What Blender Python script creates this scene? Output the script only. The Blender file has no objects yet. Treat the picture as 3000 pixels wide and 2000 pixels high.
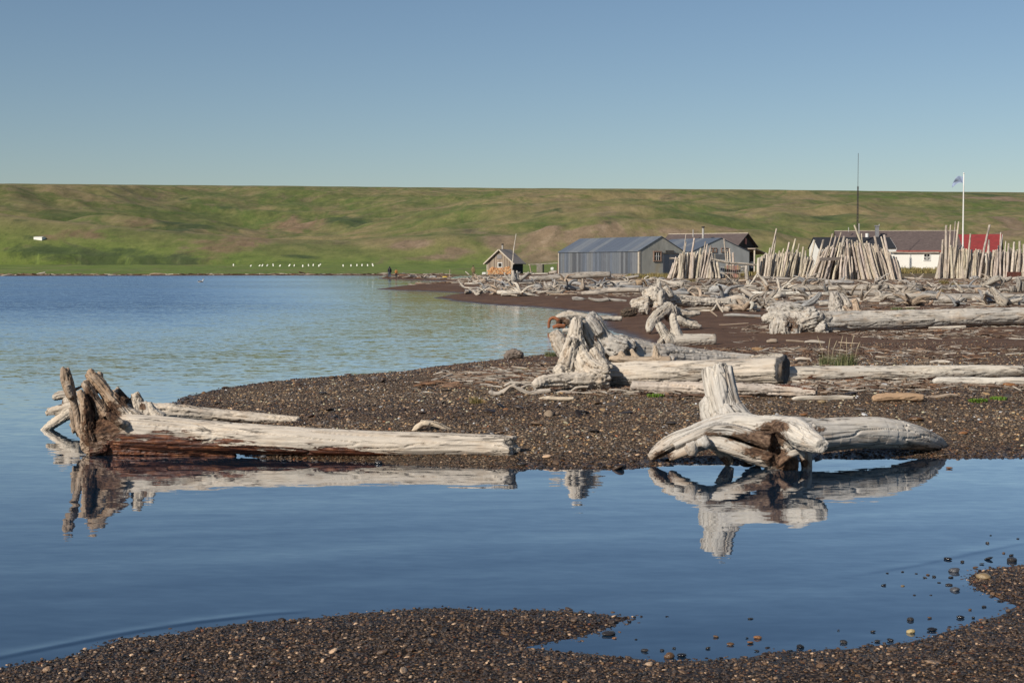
import bpy, math, random
import numpy as np
from mathutils import Vector, Matrix

rng = np.random.default_rng(7)
random.seed(7)
S = bpy.context.scene
COL = S.collection
PI = math.pi
R = math.radians

# ---------------------------------------------------------------- camera
CAM_H = 1.65
F = 3266.7                       # focal length in units of the 2352-wide view
HV = 613.0                       # row of the horizon in that view
TILT = math.atan((784.0 - HV) / F)
cd = bpy.data.cameras.new('camera')
cam = bpy.data.objects.new('camera', cd)
COL.objects.link(cam)
cd.sensor_width = 36.0
cd.lens = 50.0
cd.clip_start = 0.05
cd.clip_end = 9000
cam.location = (0, 0, CAM_H)
cam.rotation_euler = (PI / 2 - TILT, 0, 0)
S.camera = cam
_ct, _st = math.cos(TILT), math.sin(TILT)


def ray(u, v):
    a, b = (u - 1176.0) / F, (784.0 - v) / F
    return np.array([a, _ct + b * _st, -_st + b * _ct])


def at(u, v, Y):                  # world point on the sight line at depth Y
    d = ray(u, v)
    return np.array([0, 0, CAM_H]) + d * (Y / d[1])


def flat(u, v, z=0.0):
    d = ray(u, v)
    return np.array([0, 0, CAM_H]) + d * ((z - CAM_H) / d[2])


CROPS = {  # survey windows: origin and scale
    'V': (0, 0, 1.0), 'c1': (1019.2, 595.8, 1 / 6), 'c2': (1395.5, 611.5, 1 / 6), 'c3': (1709.1, 611.5, .14),
    'c4': (2022.7, 611.5, .14), 'c5': (78.4, 823.2, .15), 'R1': (0, 784, .3), 'R2': (548.8, 901.6, .3),
    'R3': (1450.4, 784, 1 / 3), 'R4': (1058.4, 666.4, 1 / 3), 'R5': (1724.8, 627.2, .26667), 'R6': (823.2, 533.1, .2),
    'R7': (1176, 1176, .5), 'q1': (1238.8, 501.8, 1 / 6), 'q2': (1489.6, 501.8, .13333), 'q3': (1709.2, 486.1, .17334),
    'q4': (2038.4, 376.3, .185), 'q5': (0, 407.7, .36667)}


def K(c, x, y):
    o = CROPS[c]
    return o[0] + o[2] * x, o[1] + o[2] * y


# ---------------------------------------------------------------- noise
def _h(ix, iy, iz, seed):
    n = (ix.astype(np.int64) * 374761393 + iy.astype(np.int64) * 668265263 + iz.astype(np.int64) * 2147483647 + seed * 974634777)
    n = (n ^ (n >> 13)) * 1274126177
    n = n & 0x7fffffff
    n = (n ^ (n >> 16)) & 0xffff
    return n.astype(np.float64) / 65535.0


def vn(p, seed=0):                # value noise, 0..1
    p = np.asarray(p, float)
    f = np.floor(p)
    i = f.astype(np.int64)
    w = p - f
    w = w * w * (3 - 2 * w)
    x, y, z = i[..., 0], i[..., 1], i[..., 2]
    r = 0
    for dx in (0, 1):
        for dy in (0, 1):
            for dz in (0, 1):
                k = (w[..., 0] if dx else 1 - w[..., 0]) * (w[..., 1] if dy else 1 - w[..., 1]) * (w[..., 2] if dz else 1 - w[..., 2])
                r = r + k * _h(x + dx, y + dy, z + dz, seed)
    return r


def fbm(p, o=4, seed=0, g=.5):
    p = np.asarray(p, float)
    r, a, t = 0, 1.0, 0
    for k in range(o):
        r = r + a * vn(p * (2.03 ** k) + 17.3 * k, seed + k)
        t += a
        a *= g
    return r / t


def n2(x, y, s, seed=0, o=4):
    return fbm(np.stack([x * s, y * s, np.zeros_like(x) + seed * 3.7], -1), o, seed)


def sm(x, a, b):
    t = np.clip((x - a) / (b - a), 0, 1)
    return t * t * (3 - 2 * t)


# ---------------------------------------------------------------- shore lines
near_px = [(-700, 1590), (-300, 1560), (0, 1533), (75, 1521), (140, 1513), (200, 1491), (280, 1468), (380, 1458), (450, 1446), (585, 1430),
           (725, 1420), (825, 1408), (925, 1400), (1025, 1395), (1100, 1398), (1175, 1402), (1276, 1402), (1376, 1409), (1471, 1416),
           (1440, 1432), (1416, 1441), (1376, 1456), (1316, 1469), (1251, 1477), (1206, 1486), (1276, 1496), (1351, 1503), (1426, 1508),
           (1526, 1519), (1626, 1517), (1726, 1513), (1766, 1499), (1876, 1493), (1976, 1488), (2076, 1476), (2126, 1463), (2176, 1451),
           (2235, 1433), (2315, 1408), (2330, 1392), (2290, 1378), (2240, 1356), (2216, 1330), (2246, 1309), (2301, 1301), (2352, 1297),
           (2600, 1240), (3300, 1180)]
main_px = [(3600, 1048), (2800, 1047), (2352, 1050), (2100, 1051), (1900, 1053), (1800, 1060), (1700, 1066), (1560, 1064), (1500, 1073),
           (1400, 1077), (1300, 1076), (1180, 1078), (1000, 1071), (850, 1063), (700, 1057), (600, 1051), (540, 1040), (470, 1000), (420, 950),
           (398, 926), (410, 919), (430, 910), (470, 900), (540, 888), (640, 876), (700, 872), (790, 866), (870, 860), (930, 852), (1010, 842),
           (1090, 832), (1180, 822), (1240, 816), (1290, 812), (1380, 806), (1440, 799), (1492, 789), (1440, 773), (1390, 757), (1378, 740),
           (1380, 730), (1394, 722.5), (1320, 715), (1250, 708), (1150, 701), (1060, 692.5), (1012, 687), (997, 683.5), (1023, 678.5), (1063, 673.5),
           (1003, 670), (963, 668), (903, 666), (868, 664), (889, 660.5), (933, 656), (983, 653), (1040, 650), (1060, 648), (1023, 646),
           (960, 643), (923, 642), (877, 640.6), (862, 639.4), (880, 637.8), (919, 636), (963, 634), (900, 633), (700, 633), (400, 633.5), (0, 634), (-1500, 635)]
near_poly = np.array([flat(*p)[:2] for p in near_px] + [[30, 3], [30, -60], [-60, -60], [-20, 3]])
main_poly = np.array([flat(*p)[:2] for p in main_px] + [[-2500, 300], [-9000, 9000], [9000, 9000], [9000, 12.5]])


def sdist(x, y, poly):            # signed distance, positive inside
    x = np.asarray(x, float); y = np.asarray(y, float)
    sh = x.shape
    x = x.ravel(); y = y.ravel()
    d2 = np.full(x.shape, 1e18)
    ins = np.zeros(x.shape, bool)
    n = len(poly)
    for i in range(n):
        ax, ay = poly[i]; bx, by = poly[(i + 1) % n]
        ex, ey = bx - ax, by - ay
        t = np.clip(((x - ax) * ex + (y - ay) * ey) / max(ex * ex + ey * ey, 1e-12), 0, 1)
        qx, qy = x - ax - t * ex, y - ay - t * ey
        d2 = np.minimum(d2, qx * qx + qy * qy)
        c = ((ay <= y) & (by > y)) | ((by <= y) & (ay > y))
        with np.errstate(divide='ignore', invalid='ignore'):
            xi = ax + (y - ay) / (ey if ey != 0 else 1e-12) * ex
        ins ^= c & (x < xi)
    d = np.sqrt(d2)
    return np.where(ins, d, -d).reshape(sh)


def hill_z(x, y):
    u = 1176 + x / np.maximum(y, 1) * F
    sky = np.interp(u, [-3000, 0, 600, 1176, 1700, 2352, 5000], [415, 421, 426, 431.5, 434.5, 441.5, 470])
    yr = 1500.0
    zr = 1.65 + (HV - sky) / F * yr
    s = (y - 400) / (yr - 400)
    prof = np.where(s < 0, 0, np.where(s < 1, 1.08 * s - .08 * s ** 3, 1.0 - .02 * (s - 1)))
    z = zr * prof
    k = sm(s, 0.0, .12) * (1 - sm(s, .35, .92))
    z = z + k * (42 * (n2(x + 900, y * .7, 1 / 190, 3, 3) - .5) + 15 * (n2(x, y, 1 / 60, 5, 3) - .5) + 3 * (n2(x, y, 1 / 17, 7, 2) - .5))
    # grassy knoll on the left
    z = z + 13.5 * np.exp(-((x + 185) / 55) ** 2 - ((y - 440) / 45) ** 2) + 5 * np.exp(-((x + 105) / 45) ** 2 - ((y - 445) / 40) ** 2)
    # eroded bluffs behind the sheds
    for (bx, by, h, sx, sy) in ((12, 438, 3.5, 10, 26), (26, 444, 6, 11, 30), (41, 450, 5, 12, 28), (58, 452, 4.6, 13, 28), (80, 455, 4, 16, 28), (-16, 444, 3, 20, 22), (165, 455, 5, 20, 28), (192, 458, 4.5, 18, 30)):
        z = z + h * np.exp(-np.abs((x - bx) / sx) ** 1.7 - ((y - by) / sy) ** 2) * (.75 + .5 * n2(x, y * .5, 1 / 10, 9, 3))
    cap = 1.65 + (HV - sky) / F * y - 1.6 - 2.0
    z = np.where(y > 700, np.minimum(z, cap + 1.2 * (n2(x, y, 1 / 40, 15, 3) - .5)), z)
    return np.maximum(z, 0)


def shore_sd(x, y):
    x = np.asarray(x, float); y = np.asarray(y, float)
    r = np.hypot(x, y)
    a = sdist(x, y, near_poly)
    b = sdist(x, y, main_poly)
    w = np.clip(r / 14, .3, 10)
    wob = (n2(x, y, 3.2, 11, 3) - .5) * .16 + (n2(x, y, 9, 12, 3) - .5) * .13
    wob = wob * np.minimum(w, 1.6) + (n2(x, y, .25, 13, 3) - .5) * np.clip((r - 20) / 40, 0, 1.2)
    return a + wob * .8, b + wob


def H(x, y, full=False):
    x = np.asarray(x, float); y = np.asarray(y, float)
    a, b = shore_sd(x, y)
    za = np.interp(a, [-6, -1.5, -.3, 0, .3, 1.2, 3, 8], [-.7, -.2, -.035, 0, .022, .05, .07, .12])
    spit = np.interp(b, [-9, -2, -.4, 0, .35, 1.2, 3.5, 9, 25, 60], [-1.2, -.3, -.05, 0, .05, .13, .22, .36, .55, .66])
    zb = spit
    # the raised ground under the buildings
    up = sm(y, 112, 145) * sm(x, -12, 8) * (1 - sm(y, 330, 380))
    zb = zb + .36 * up + .35 * sm(y, 148, 165) * sm(x, 25, 40) * (1 - sm(y, 330, 380))
    zb = zb + .35 * sm(y, 290, 330) + 1.6 * sm(y, 320, 420)
    zb = np.where(y > 395, zb + hill_z(x, y), zb)
    z = np.maximum(za, zb)
    r = np.hypot(x, y)
    land = np.maximum(a, b)
    z = z + (n2(x, y, .8, 21, 3) - .5) * .06 * sm(land, .3, 2.5) * (r < 400) + (n2(x, y, 6, 22, 2) - .5) * .022 * sm(land, -.2, .4) * (r < 60)
    if full:
        return z, a, b
    return z


_ss = np.concatenate([np.linspace(3, 30, 260), np.geomspace(30.2, 420, 420), np.geomspace(422, 1600, 260)])


def G(u, v):                      # where a sight line meets the ground
    d = ray(u, v)
    t = _ss / d[1]
    x, y, z = d[0] * t, d[1] * t, CAM_H + d[2] * t
    h = np.maximum(H(x, y), 0)
    below = np.nonzero(z <= h)[0]
    if len(below) == 0:
        i = len(t) - 1
        return np.array([x[i], y[i], h[i]])
    i = below[0]
    if i == 0:
        return np.array([x[0], y[0], h[0]])
    g0, g1 = z[i - 1] - h[i - 1], z[i] - h[i]
    k = g0 / (g0 - g1)
    yy = y[i - 1] + k * (y[i] - y[i - 1]); xx = x[i - 1] + k * (x[i] - x[i - 1])
    return np.array([xx, yy, max(float(H(np.array([xx]), np.array([yy]))[0]), 0)])


def hz(x, y):
    return max(float(H(np.array([float(x)]), np.array([float(y)]))[0]), 0.0)


# ---------------------------------------------------------------- node helpers
def newmat(name):
    m = bpy.data.materials.new(name)
    m.use_nodes = True
    nt = m.node_tree
    for n in list(nt.nodes):
        nt.nodes.remove(n)
    out = nt.nodes.new('ShaderNodeOutputMaterial')
    return m, nt, out


class NT:
    def __init__(s, nt):
        s.nt = nt

    def n(s, t, ins=None, **kw):
        nd = s.nt.nodes.new('ShaderNode' + t)
        for k, v in kw.items():
            setattr(nd, k, v)
        for k, v in (ins or {}).items():
            sock = nd.inputs[k]
            if isinstance(v, bpy.types.NodeSocket):
                s.nt.links.new(v, sock)
            else:
                sock.default_value = v
        return nd

    def mix(s, f, a, b, mode='MIX'):
        nd = s.nt.nodes.new('ShaderNodeMix')
        nd.data_type = 'RGBA'
        nd.blend_type = mode
        for i, v in ((0, f), (6, a), (7, b)):
            if isinstance(v, bpy.types.NodeSocket):
                s.nt.links.new(v, nd.inputs[i])
            elif i == 0:
                nd.inputs[0].default_value = v
            else:
                nd.inputs[i].default_value = (*v[:3], 1)
        return nd.outputs[2]

    def math(s, op, a, b=0.0, c=None, clamp=False):
        nd = s.nt.nodes.new('ShaderNodeMath')
        nd.operation = op
        nd.use_clamp = clamp
        for i, v in enumerate((a, b) if c is None else (a, b, c)):
            if isinstance(v, bpy.types.NodeSocket):
                s.nt.links.new(v, nd.inputs[i])
            else:
                nd.inputs[i].default_value = v
        return nd.outputs[0]

    def ramp(s, f, stops, interp='LINEAR'):
        nd = s.nt.nodes.new('ShaderNodeValToRGB')
        cr = nd.color_ramp
        cr.interpolation = interp
        while len(cr.elements) < len(stops):
            cr.elements.new(0.5)
        for e, (p, c) in zip(cr.elements, stops):
            e.position = p
            e.color = (*c[:3], 1) if hasattr(c, '__len__') else (c, c, c, 1)
        s.nt.links.new(f, nd.inputs[0])
        return nd.outputs[0]

    def maprange(s, v, a, b, c, d):
        nd = s.n('MapRange', {'Value': v, 'From Min': a, 'From Max': b, 'To Min': c, 'To Max': d})
        return nd.outputs[0]

    def noise(s, vec, scale, detail=4, rough=.55, dist=0.0):
        return s.n('TexNoise', {'Vector': vec, 'Scale': scale, 'Detail': detail, 'Roughness': rough, 'Distortion': dist})

    def vmul(s, v, k):
        return s.n('VectorMath', {0: v, 1: k}, operation='MULTIPLY').outputs[0]

    def bsdf(s, out, **ins):
        b = s.n('BsdfPrincipled', ins)
        s.nt.links.new(b.outputs[0], out.inputs['Surface'])
        return b


def wood_material(name, contrast=1.0, fine=1.0, sc=1.0):
    m, nt, out = newmat(name)
    t = NT(nt)
    g = t.n('Attribute', attribute_name='grain').outputs['Vector']
    oi = t.n('ObjectInfo')
    off = t.n('VectorMath', {0: g, 1: t.n('CombineXYZ', {0: t.math('MULTIPLY', oi.outputs['Random'], 37.0), 1: t.math('MULTIPLY', oi.outputs['Random'], 11.0), 2: 0.0}).outputs[0]}, operation='ADD').outputs[0]
    big = t.noise(t.vmul(off, (1.0, 3.0, 3.0)), 1.6, 4).outputs[0]
    streak = t.noise(t.vmul(off, (1.3 * sc, 30.0 * sc, 30.0 * sc)), 1.0, 5, .6, .6).outputs[0]
    finer = t.noise(t.vmul(off, (6.0, 150.0, 150.0)), 1.0, 3).outputs[0]
    crk = t.noise(t.vmul(off, (.9, 16.0, 16.0)), 1.0, 3, .5, 1.2).outputs[0]
    crack = t.math('ABSOLUTE', t.math('SUBTRACT', crk, .5))
    crackm = t.maprange(crack, 0.0, .026, 1.0, 0.0)
    gate = t.maprange(t.noise(t.vmul(off, (1.5, 4, 4)), 1.3, 2).outputs[0], .44, .56, 0.0, 1.0)
    crackm = t.math('MULTIPLY', crackm, gate, clamp=True)
    base = oi.outputs['Color']
    light = t.mix(1.0, base, (1.03, 1.01, .98), 'MULTIPLY')
    dark = t.mix(1.0, base, (.55, .49, .43), 'MULTIPLY')
    c = t.mix(t.maprange(big, .35, .68, 0, 1), light, base)
    c = t.mix(t.maprange(streak, .5, .78, 0, .75 * contrast), c, dark)
    c = t.mix(t.maprange(finer, .5, .8, 0, .35 * contrast), c, dark)
    tan = t.noise(t.vmul(off, (2.0, 7.0, 7.0)), 1.4, 3).outputs[0]
    c = t.mix(t.maprange(tan, .55, .74, 0, .6), c, (.42, .29, .18))
    gm = t.noise(t.vmul(off, (.8, 2.2, 2.2)), 1.0, 4, .65).outputs[0]
    c = t.mix(t.maprange(gm, .44, .66, 0, .75), c, t.mix(1.0, c, (.66, .68, .72), 'MULTIPLY'))
    c = t.mix(t.math('MULTIPLY', crackm, .85), c, (.045, .032, .024))
    # pale worn patches / knots
    vor = t.n('TexVoronoi', {'Vector': t.vmul(off, (3.0, 6.0, 6.0)), 'Scale': 1.0}).outputs['Distance']
    knot = t.maprange(vor, .05, .11, 1.0, 0.0)
    c = t.mix(t.math('MULTIPLY', knot, .6, clamp=True), c, (.12, .08, .055))
    # bark left on the wood, soil packed in the roots
    bn = t.noise(t.vmul(off, (4.0, 34.0, 34.0)), 1.0, 5, .65, .5).outputs[0]
    bark = t.n('Attribute', attribute_name='bark').outputs['Fac']
    bm = t.maprange(t.math('ADD', bark, t.math('MULTIPLY', t.math('SUBTRACT', bn, .5), 2.0)), .45, .53, 0, 1)
    bc = t.ramp(t.noise(t.vmul(off, (7, 40, 40)), 1.0, 4).outputs[0], [(.3, (.022, .011, .008)), (.5, (.085, .03, .017)), (.66, (.2, .075, .032)), (.78, (.36, .2, .1))])
    c = t.mix(bm, c, bc)
    dirt = t.n('Attribute', attribute_name='dirt').outputs['Fac']
    dn = t.noise(t.vmul(off, (22, 40, 40)), 1.0, 4).outputs[0]
    dm = t.maprange(t.math('ADD', dirt, t.math('MULTIPLY', t.math('SUBTRACT', dn, .5), 1.1)), .4, .6, 0, 1)
    dc = t.ramp(dn, [(.32, (.022, .013, .009)), (.45, (.085, .05, .032)), (.58, (.16, .10, .065)), (.72, (.27, .185, .125))])
    c = t.mix(dm, c, dc)
    hgt = t.math('ADD', t.math('MULTIPLY', streak, -.6), t.math('ADD', t.math('MULTIPLY', finer, -.3), t.math('ADD', t.math('MULTIPLY', crackm, -1.1), t.math('ADD', t.math('MULTIPLY', bm, .5), t.math('MULTIPLY', dn, t.math('MULTIPLY', dm, .9))))))
    bp = t.n('Bump', {'Strength': .8, 'Distance': .012 * fine, 'Height': hgt})
    wrm = t.n('Attribute', attribute_name='warm').outputs['Fac']
    wn_ = t.noise(t.vmul(off, (3.0, 14, 14)), 1.0, 4, .6).outputs[0]
    wm = t.maprange(t.math('ADD', wrm, t.math('MULTIPLY', t.math('SUBTRACT', wn_, .5), 1.2)), .2, .8, 0, .85)
    c = t.mix(t.math('MULTIPLY', wm, t.math('SUBTRACT', 1.0, bm)), c, t.mix(1.0, c, (.62, .47, .35), 'MULTIPLY'))
    t.bsdf(out, **{'Base Color': c, 'Roughness': t.maprange(bm, 0, 1, .78, .5), 'Normal': bp.outputs[0], 'Specular IOR Level': .3})
    return m


def paint_material(name, col, rough=.7, var=.25, scale=6.0, stretch=(1, 1, 1), bump=.0, metal=0.0, spots=None):
    """A plain surface with weathering: colour varies with object-space noise."""
    m, nt, out = newmat(name)
    t = NT(nt)
    co = t.n('TexCoord').outputs['Object']
    v = t.vmul(co, stretch)
    nz = t.noise(v, scale, 5, .6).outputs[0]
    c = t.mix(t.maprange(nz, .3, .7, 0, 1), tuple(x * (1 - var) for x in col), tuple(min(1, x * (1 + var)) for x in col))
    if spots:
        n3 = t.noise(v, scale * .45, 4).outputs[0]
        c = t.mix(t.maprange(n3, .55, .68, 0, 1), c, spots)
    ins = {'Base Color': c, 'Roughness': rough, 'Metallic': metal}
    if bump:
        ins['Normal'] = t.n('Bump', {'Strength': .6, 'Distance': bump, 'Height': nz}).outputs[0]
    t.bsdf(out, **ins)
    return m


def board_material(name, cols, width=.18, axis=0, rough=.8, gap=.06):
    """Upright boards: a colour per board along `axis`, dark gaps, streaks down the boards."""
    m, nt, out = newmat(name)
    t = NT(nt)
    co = t.n('TexCoord').outputs['Object']
    sp = t.n('SeparateXYZ', {0: co})
    x = t.math('DIVIDE', sp.outputs[axis], width)
    cell = t.math('FLOOR', x)
    fr = t.math('FRACT', x)
    wn = t.n('TexWhiteNoise', {'W': cell}, noise_dimensions='1D').outputs['Value']
    stops = [(i / len(cols), c) for i, c in enumerate(cols)]
    c = t.ramp(wn, stops, 'CONSTANT')
    st = (14, 14, .8) if axis != 2 else (.8, .8, 14)
    s = t.noise(t.vmul(co, st), 2.0, 5, .65).outputs[0]
    c = t.mix(t.maprange(s, .45, .75, 0, .7), c, t.mix(1.0, c, (.5, .48, .46), 'MULTIPLY'))
    blot = t.noise(co, 1.7, 4).outputs[0]
    c = t.mix(t.maprange(blot, .5, .75, 0, .4), c, t.mix(1.0, c, (1.4, 1.36, 1.3), 'MULTIPLY'))
    edge = t.math('MINIMUM', fr, t.math('SUBTRACT', 1.0, fr))
    gp = t.maprange(edge, 0, gap, 1, 0)
    c = t.mix(t.math('MULTIPLY', gp, .75, clamp=True), c, (.015, .014, .013))
    b = t.n('Bump', {'Strength': .7, 'Distance': .015, 'Height': t.math('ADD', t.math('MULTIPLY', gp, -1.0), t.math('MULTIPLY', s, .3))})
    t.bsdf(out, **{'Base Color': c, 'Roughness': rough, 'Normal': b.outputs[0]})
    return m


M = {}
M['wood'] = wood_material('driftwood', 1.25)
M['wood_far'] = wood_material('driftwood_far', 1.1, 3.0, .45)

# ---------------------------------------------------------------- object helpers
def tag(o, label=None, cat=None, group=None, kind=None):
    if label:
        o['label'] = label
    if cat:
        o['category'] = cat
    if group:
        o['group'] = group
    if kind:
        o['kind'] = kind
    return o


def thing(name, loc, label, cat, group=None, rz=0.0):
    o = bpy.data.objects.new(name, None)
    o.empty_display_size = .2
    COL.objects.link(o)
    o.location = loc
    o.rotation_euler = (0, 0, rz)
    return tag(o, label, cat, group)


def mesh_obj(name, verts, faces, mat, parent=None, loc=None, smooth=False, attrs=None):
    me = bpy.data.meshes.new(name)
    me.from_pydata([tuple(v) for v in verts], [], [tuple(f) for f in faces])
    if smooth:
        me.polygons.foreach_set('use_smooth', np.ones(len(me.polygons), bool))
    for k, a in (attrs or {}).items():
        a = np.asarray(a, np.float32)
        at_ = me.attributes.new(k, 'FLOAT_VECTOR' if a.ndim == 2 else 'FLOAT', 'POINT')
        at_.data.foreach_set('vector' if a.ndim == 2 else 'value', a.ravel())
    me.materials.append(mat if not isinstance(mat, str) else M[mat])
    me.update()
    o = bpy.data.objects.new(name, me)
    COL.objects.link(o)
    if parent is not None:
        o.parent = parent
    if loc is not None:
        o.location = loc
    return o


class MB:
    """Collects boxes, prisms and bars, then links them as one mesh."""
    def __init__(s):
        s.v, s.f = [], []

    def add(s, v, f):
        k = len(s.v)
        s.v += [tuple(map(float, p)) for p in v]
        s.f += [tuple(i + k for i in q) for q in f]
        return s

    def box(s, x0, x1, y0, y1, z0, z1):
        return s.add([(x0, y0, z0), (x1, y0, z0), (x1, y1, z0), (x0, y1, z0), (x0, y0, z1), (x1, y0, z1), (x1, y1, z1), (x0, y1, z1)],
                     [(3, 2, 1, 0), (4, 5, 6, 7), (0, 1, 5, 4), (1, 2, 6, 5), (2, 3, 7, 6), (3, 0, 4, 7)])

    def bar(s, a, b, w, h=None, sides=None):
        a, b = Vector(a), Vector(b)
        h = h or w
        d = (b - a).normalized()
        up = Vector((0, 0, 1)) if abs(d.z) < .9 else Vector((0, 1, 0))
        x = d.cross(up).normalized(); y = x.cross(d)
        if sides is None:
            q = [(-1, -1), (1, -1), (1, 1), (-1, 1)]
        else:
            q = [(math.cos(i * 2 * PI / sides), math.sin(i * 2 * PI / sides)) for i in range(sides)]
        n = len(q)
        vs = [p + x * (w / 2 * i) + y * (h / 2 * j) for p in (a, b) for i, j in q]
        fs = [tuple(range(n - 1, -1, -1)), tuple(range(n, 2 * n))] + [(i, (i + 1) % n, n + (i + 1) % n, n + i) for i in range(n)]
        return s.add(vs, fs)

    def prism(s, poly, x0, x1):      # polygon in (y, z) swept along x
        n = len(poly)
        vs = [(x0, y, z) for y, z in poly] + [(x1, y, z) for y, z in poly]
        fs = [tuple(range(n)), tuple(range(2 * n - 1, n - 1, -1))] + [((i + 1) % n, i, n + i, n + (i + 1) % n) for i in range(n)]
        return s.add(vs, fs)

    def build(s, name, mat, parent=None, loc=None, smooth=False):
        return mesh_obj(name, s.v, s.f, mat, parent, loc, smooth)


# ---------------------------------------------------------------- wood
def spline(P, n):                 # Catmull-Rom through the rows of P
    P = np.asarray(P, float)
    if len(P) == 2:
        t = np.linspace(0, 1, n)[:, None]
        return P[0] * (1 - t) + P[1] * t
    Q = np.vstack([2 * P[0] - P[1], P, 2 * P[-1] - P[-2]])
    seg = np.linalg.norm(np.diff(P[:, :3], axis=0), axis=1) + 1e-6
    cum = np.concatenate([[0], np.cumsum(seg)])
    s = np.linspace(0, cum[-1], n)
    i = np.clip(np.searchsorted(cum, s, side='right') - 1, 0, len(P) - 2)
    t = ((s - cum[i]) / seg[i])[:, None]
    a, b, c, d = Q[i], Q[i + 1], Q[i + 2], Q[i + 3]
    r = .5 * (2 * b + (c - a) * t + (2 * a - 5 * b + 4 * c - d) * t ** 2 + (3 * b - a - 3 * c + d) * t ** 3)
    r[:, 3] = np.clip(r[:, 3], P[:, 3].min() * .8, P[:, 3].max() * 1.1)
    return r


def frames(P):
    T = np.gradient(P, axis=0)
    T /= np.linalg.norm(T, axis=1)[:, None] + 1e-9
    N = np.zeros_like(P)
    a = np.array([0, 0, 1.0]) if abs(T[0, 2]) < .8 else np.array([0, 1.0, 0])
    v = np.cross(T[0], a); v /= np.linalg.norm(v)
    N[0] = v
    for i in range(1, len(P)):
        v = N[i - 1] - T[i] * np.dot(N[i - 1], T[i])
        N[i] = v / (np.linalg.norm(v) + 1e-9)
    return T, N, np.cross(T, N)


_tube_seed = [0]


def tube(P, sides=10, rough=.1, jag=.35, dens=None):
    """Verts, faces, grain coordinates and the axis samples of one tapering limb (rows of P: x y z r)."""
    _tube_seed[0] += 1
    sd = _tube_seed[0]
    P = np.asarray(P, float)
    L = np.linalg.norm(np.diff(P[:, :3], axis=0), axis=1).sum()
    rm = P[:, 3].mean()
    n = dens or int(np.clip(L / (rm * .8), 4, 60))
    Q = spline(P, n)
    C, r = Q[:, :3], Q[:, 3]
    T, N, B = frames(C)
    s = np.concatenate([[0], np.cumsum(np.linalg.norm(np.diff(C, axis=0), axis=1))])
    ang = np.arange(sides) * 2 * PI / sides
    ca, sa = np.cos(ang), np.sin(ang)
    nz = np.stack([np.broadcast_to(s[:, None] / (rm * 6.5 + 1e-6), (n, sides)), np.broadcast_to(ca * 1.4, (n, sides)), np.broadcast_to(sa * 1.4, (n, sides))], -1) + sd * 5.1
    k = 1 + rough * 2 * (fbm(nz, 3, sd % 97) - .5) * 1.6
    rr = r[:, None] * k
    V = C[:, None, :] + rr[..., None] * (ca[None, :, None] * N[:, None, :] + sa[None, :, None] * B[:, None, :])
    if jag:
        j = (vn(np.stack([ca * 2.3 + sd, sa * 2.3, np.zeros(sides)], -1), sd % 89) - .5) * 2 * jag
        V[-1] += T[-1] * (j * r[-1])[:, None]
        j = (vn(np.stack([ca * 2.3 - sd, sa * 2.3, np.ones(sides)], -1), sd % 83) - .5) * 2 * jag
        V[0] += T[0] * (j * r[0])[:, None]
    gr = np.stack([np.broadcast_to(s[:, None], (n, sides)), rr * ca, rr * sa], -1) + np.array([sd * 3.3, 0, 0])
    V = V.reshape(-1, 3); gr = gr.reshape(-1, 3)
    i = np.arange(n - 1)[:, None] * sides + np.arange(sides)[None, :]
    i2 = np.arange(n - 1)[:, None] * sides + (np.arange(sides)[None, :] + 1) % sides
    Fq = np.stack([i, i2, i2 + sides, i + sides], -1).reshape(-1, 4)
    c0, c1 = len(V), len(V) + 1
    V = np.vstack([V, C[0] - T[0] * r[0] * .05, C[-1] + T[-1] * r[-1] * .05])
    gr = np.vstack([gr, [[sd * 3.3, 0, 0], [sd * 3.3 + s[-1], 0, 0]]])
    caps = [((k_ + 1) % sides, k_, c0) for k_ in range(sides)]
    o = (n - 1) * sides
    caps += [(o + k_, o + (k_ + 1) % sides, c1) for k_ in range(sides)]
    F_ = [tuple(q) for q in Fq] + caps
    return V, F_, gr, (C, T, N, B, r, s + sd * 3.3)


def lap(V, E, k, it):
    n = len(V)
    for _ in range(it):
        a = np.zeros_like(V); c = np.zeros(n)
        np.add.at(a, E[:, 0], V[E[:, 1]]); np.add.at(a, E[:, 1], V[E[:, 0]])
        np.add.at(c, E[:, 0], 1); np.add.at(c, E[:, 1], 1)
        V = V + k * (a / np.maximum(c, 1)[:, None] - V)
    return V


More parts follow.
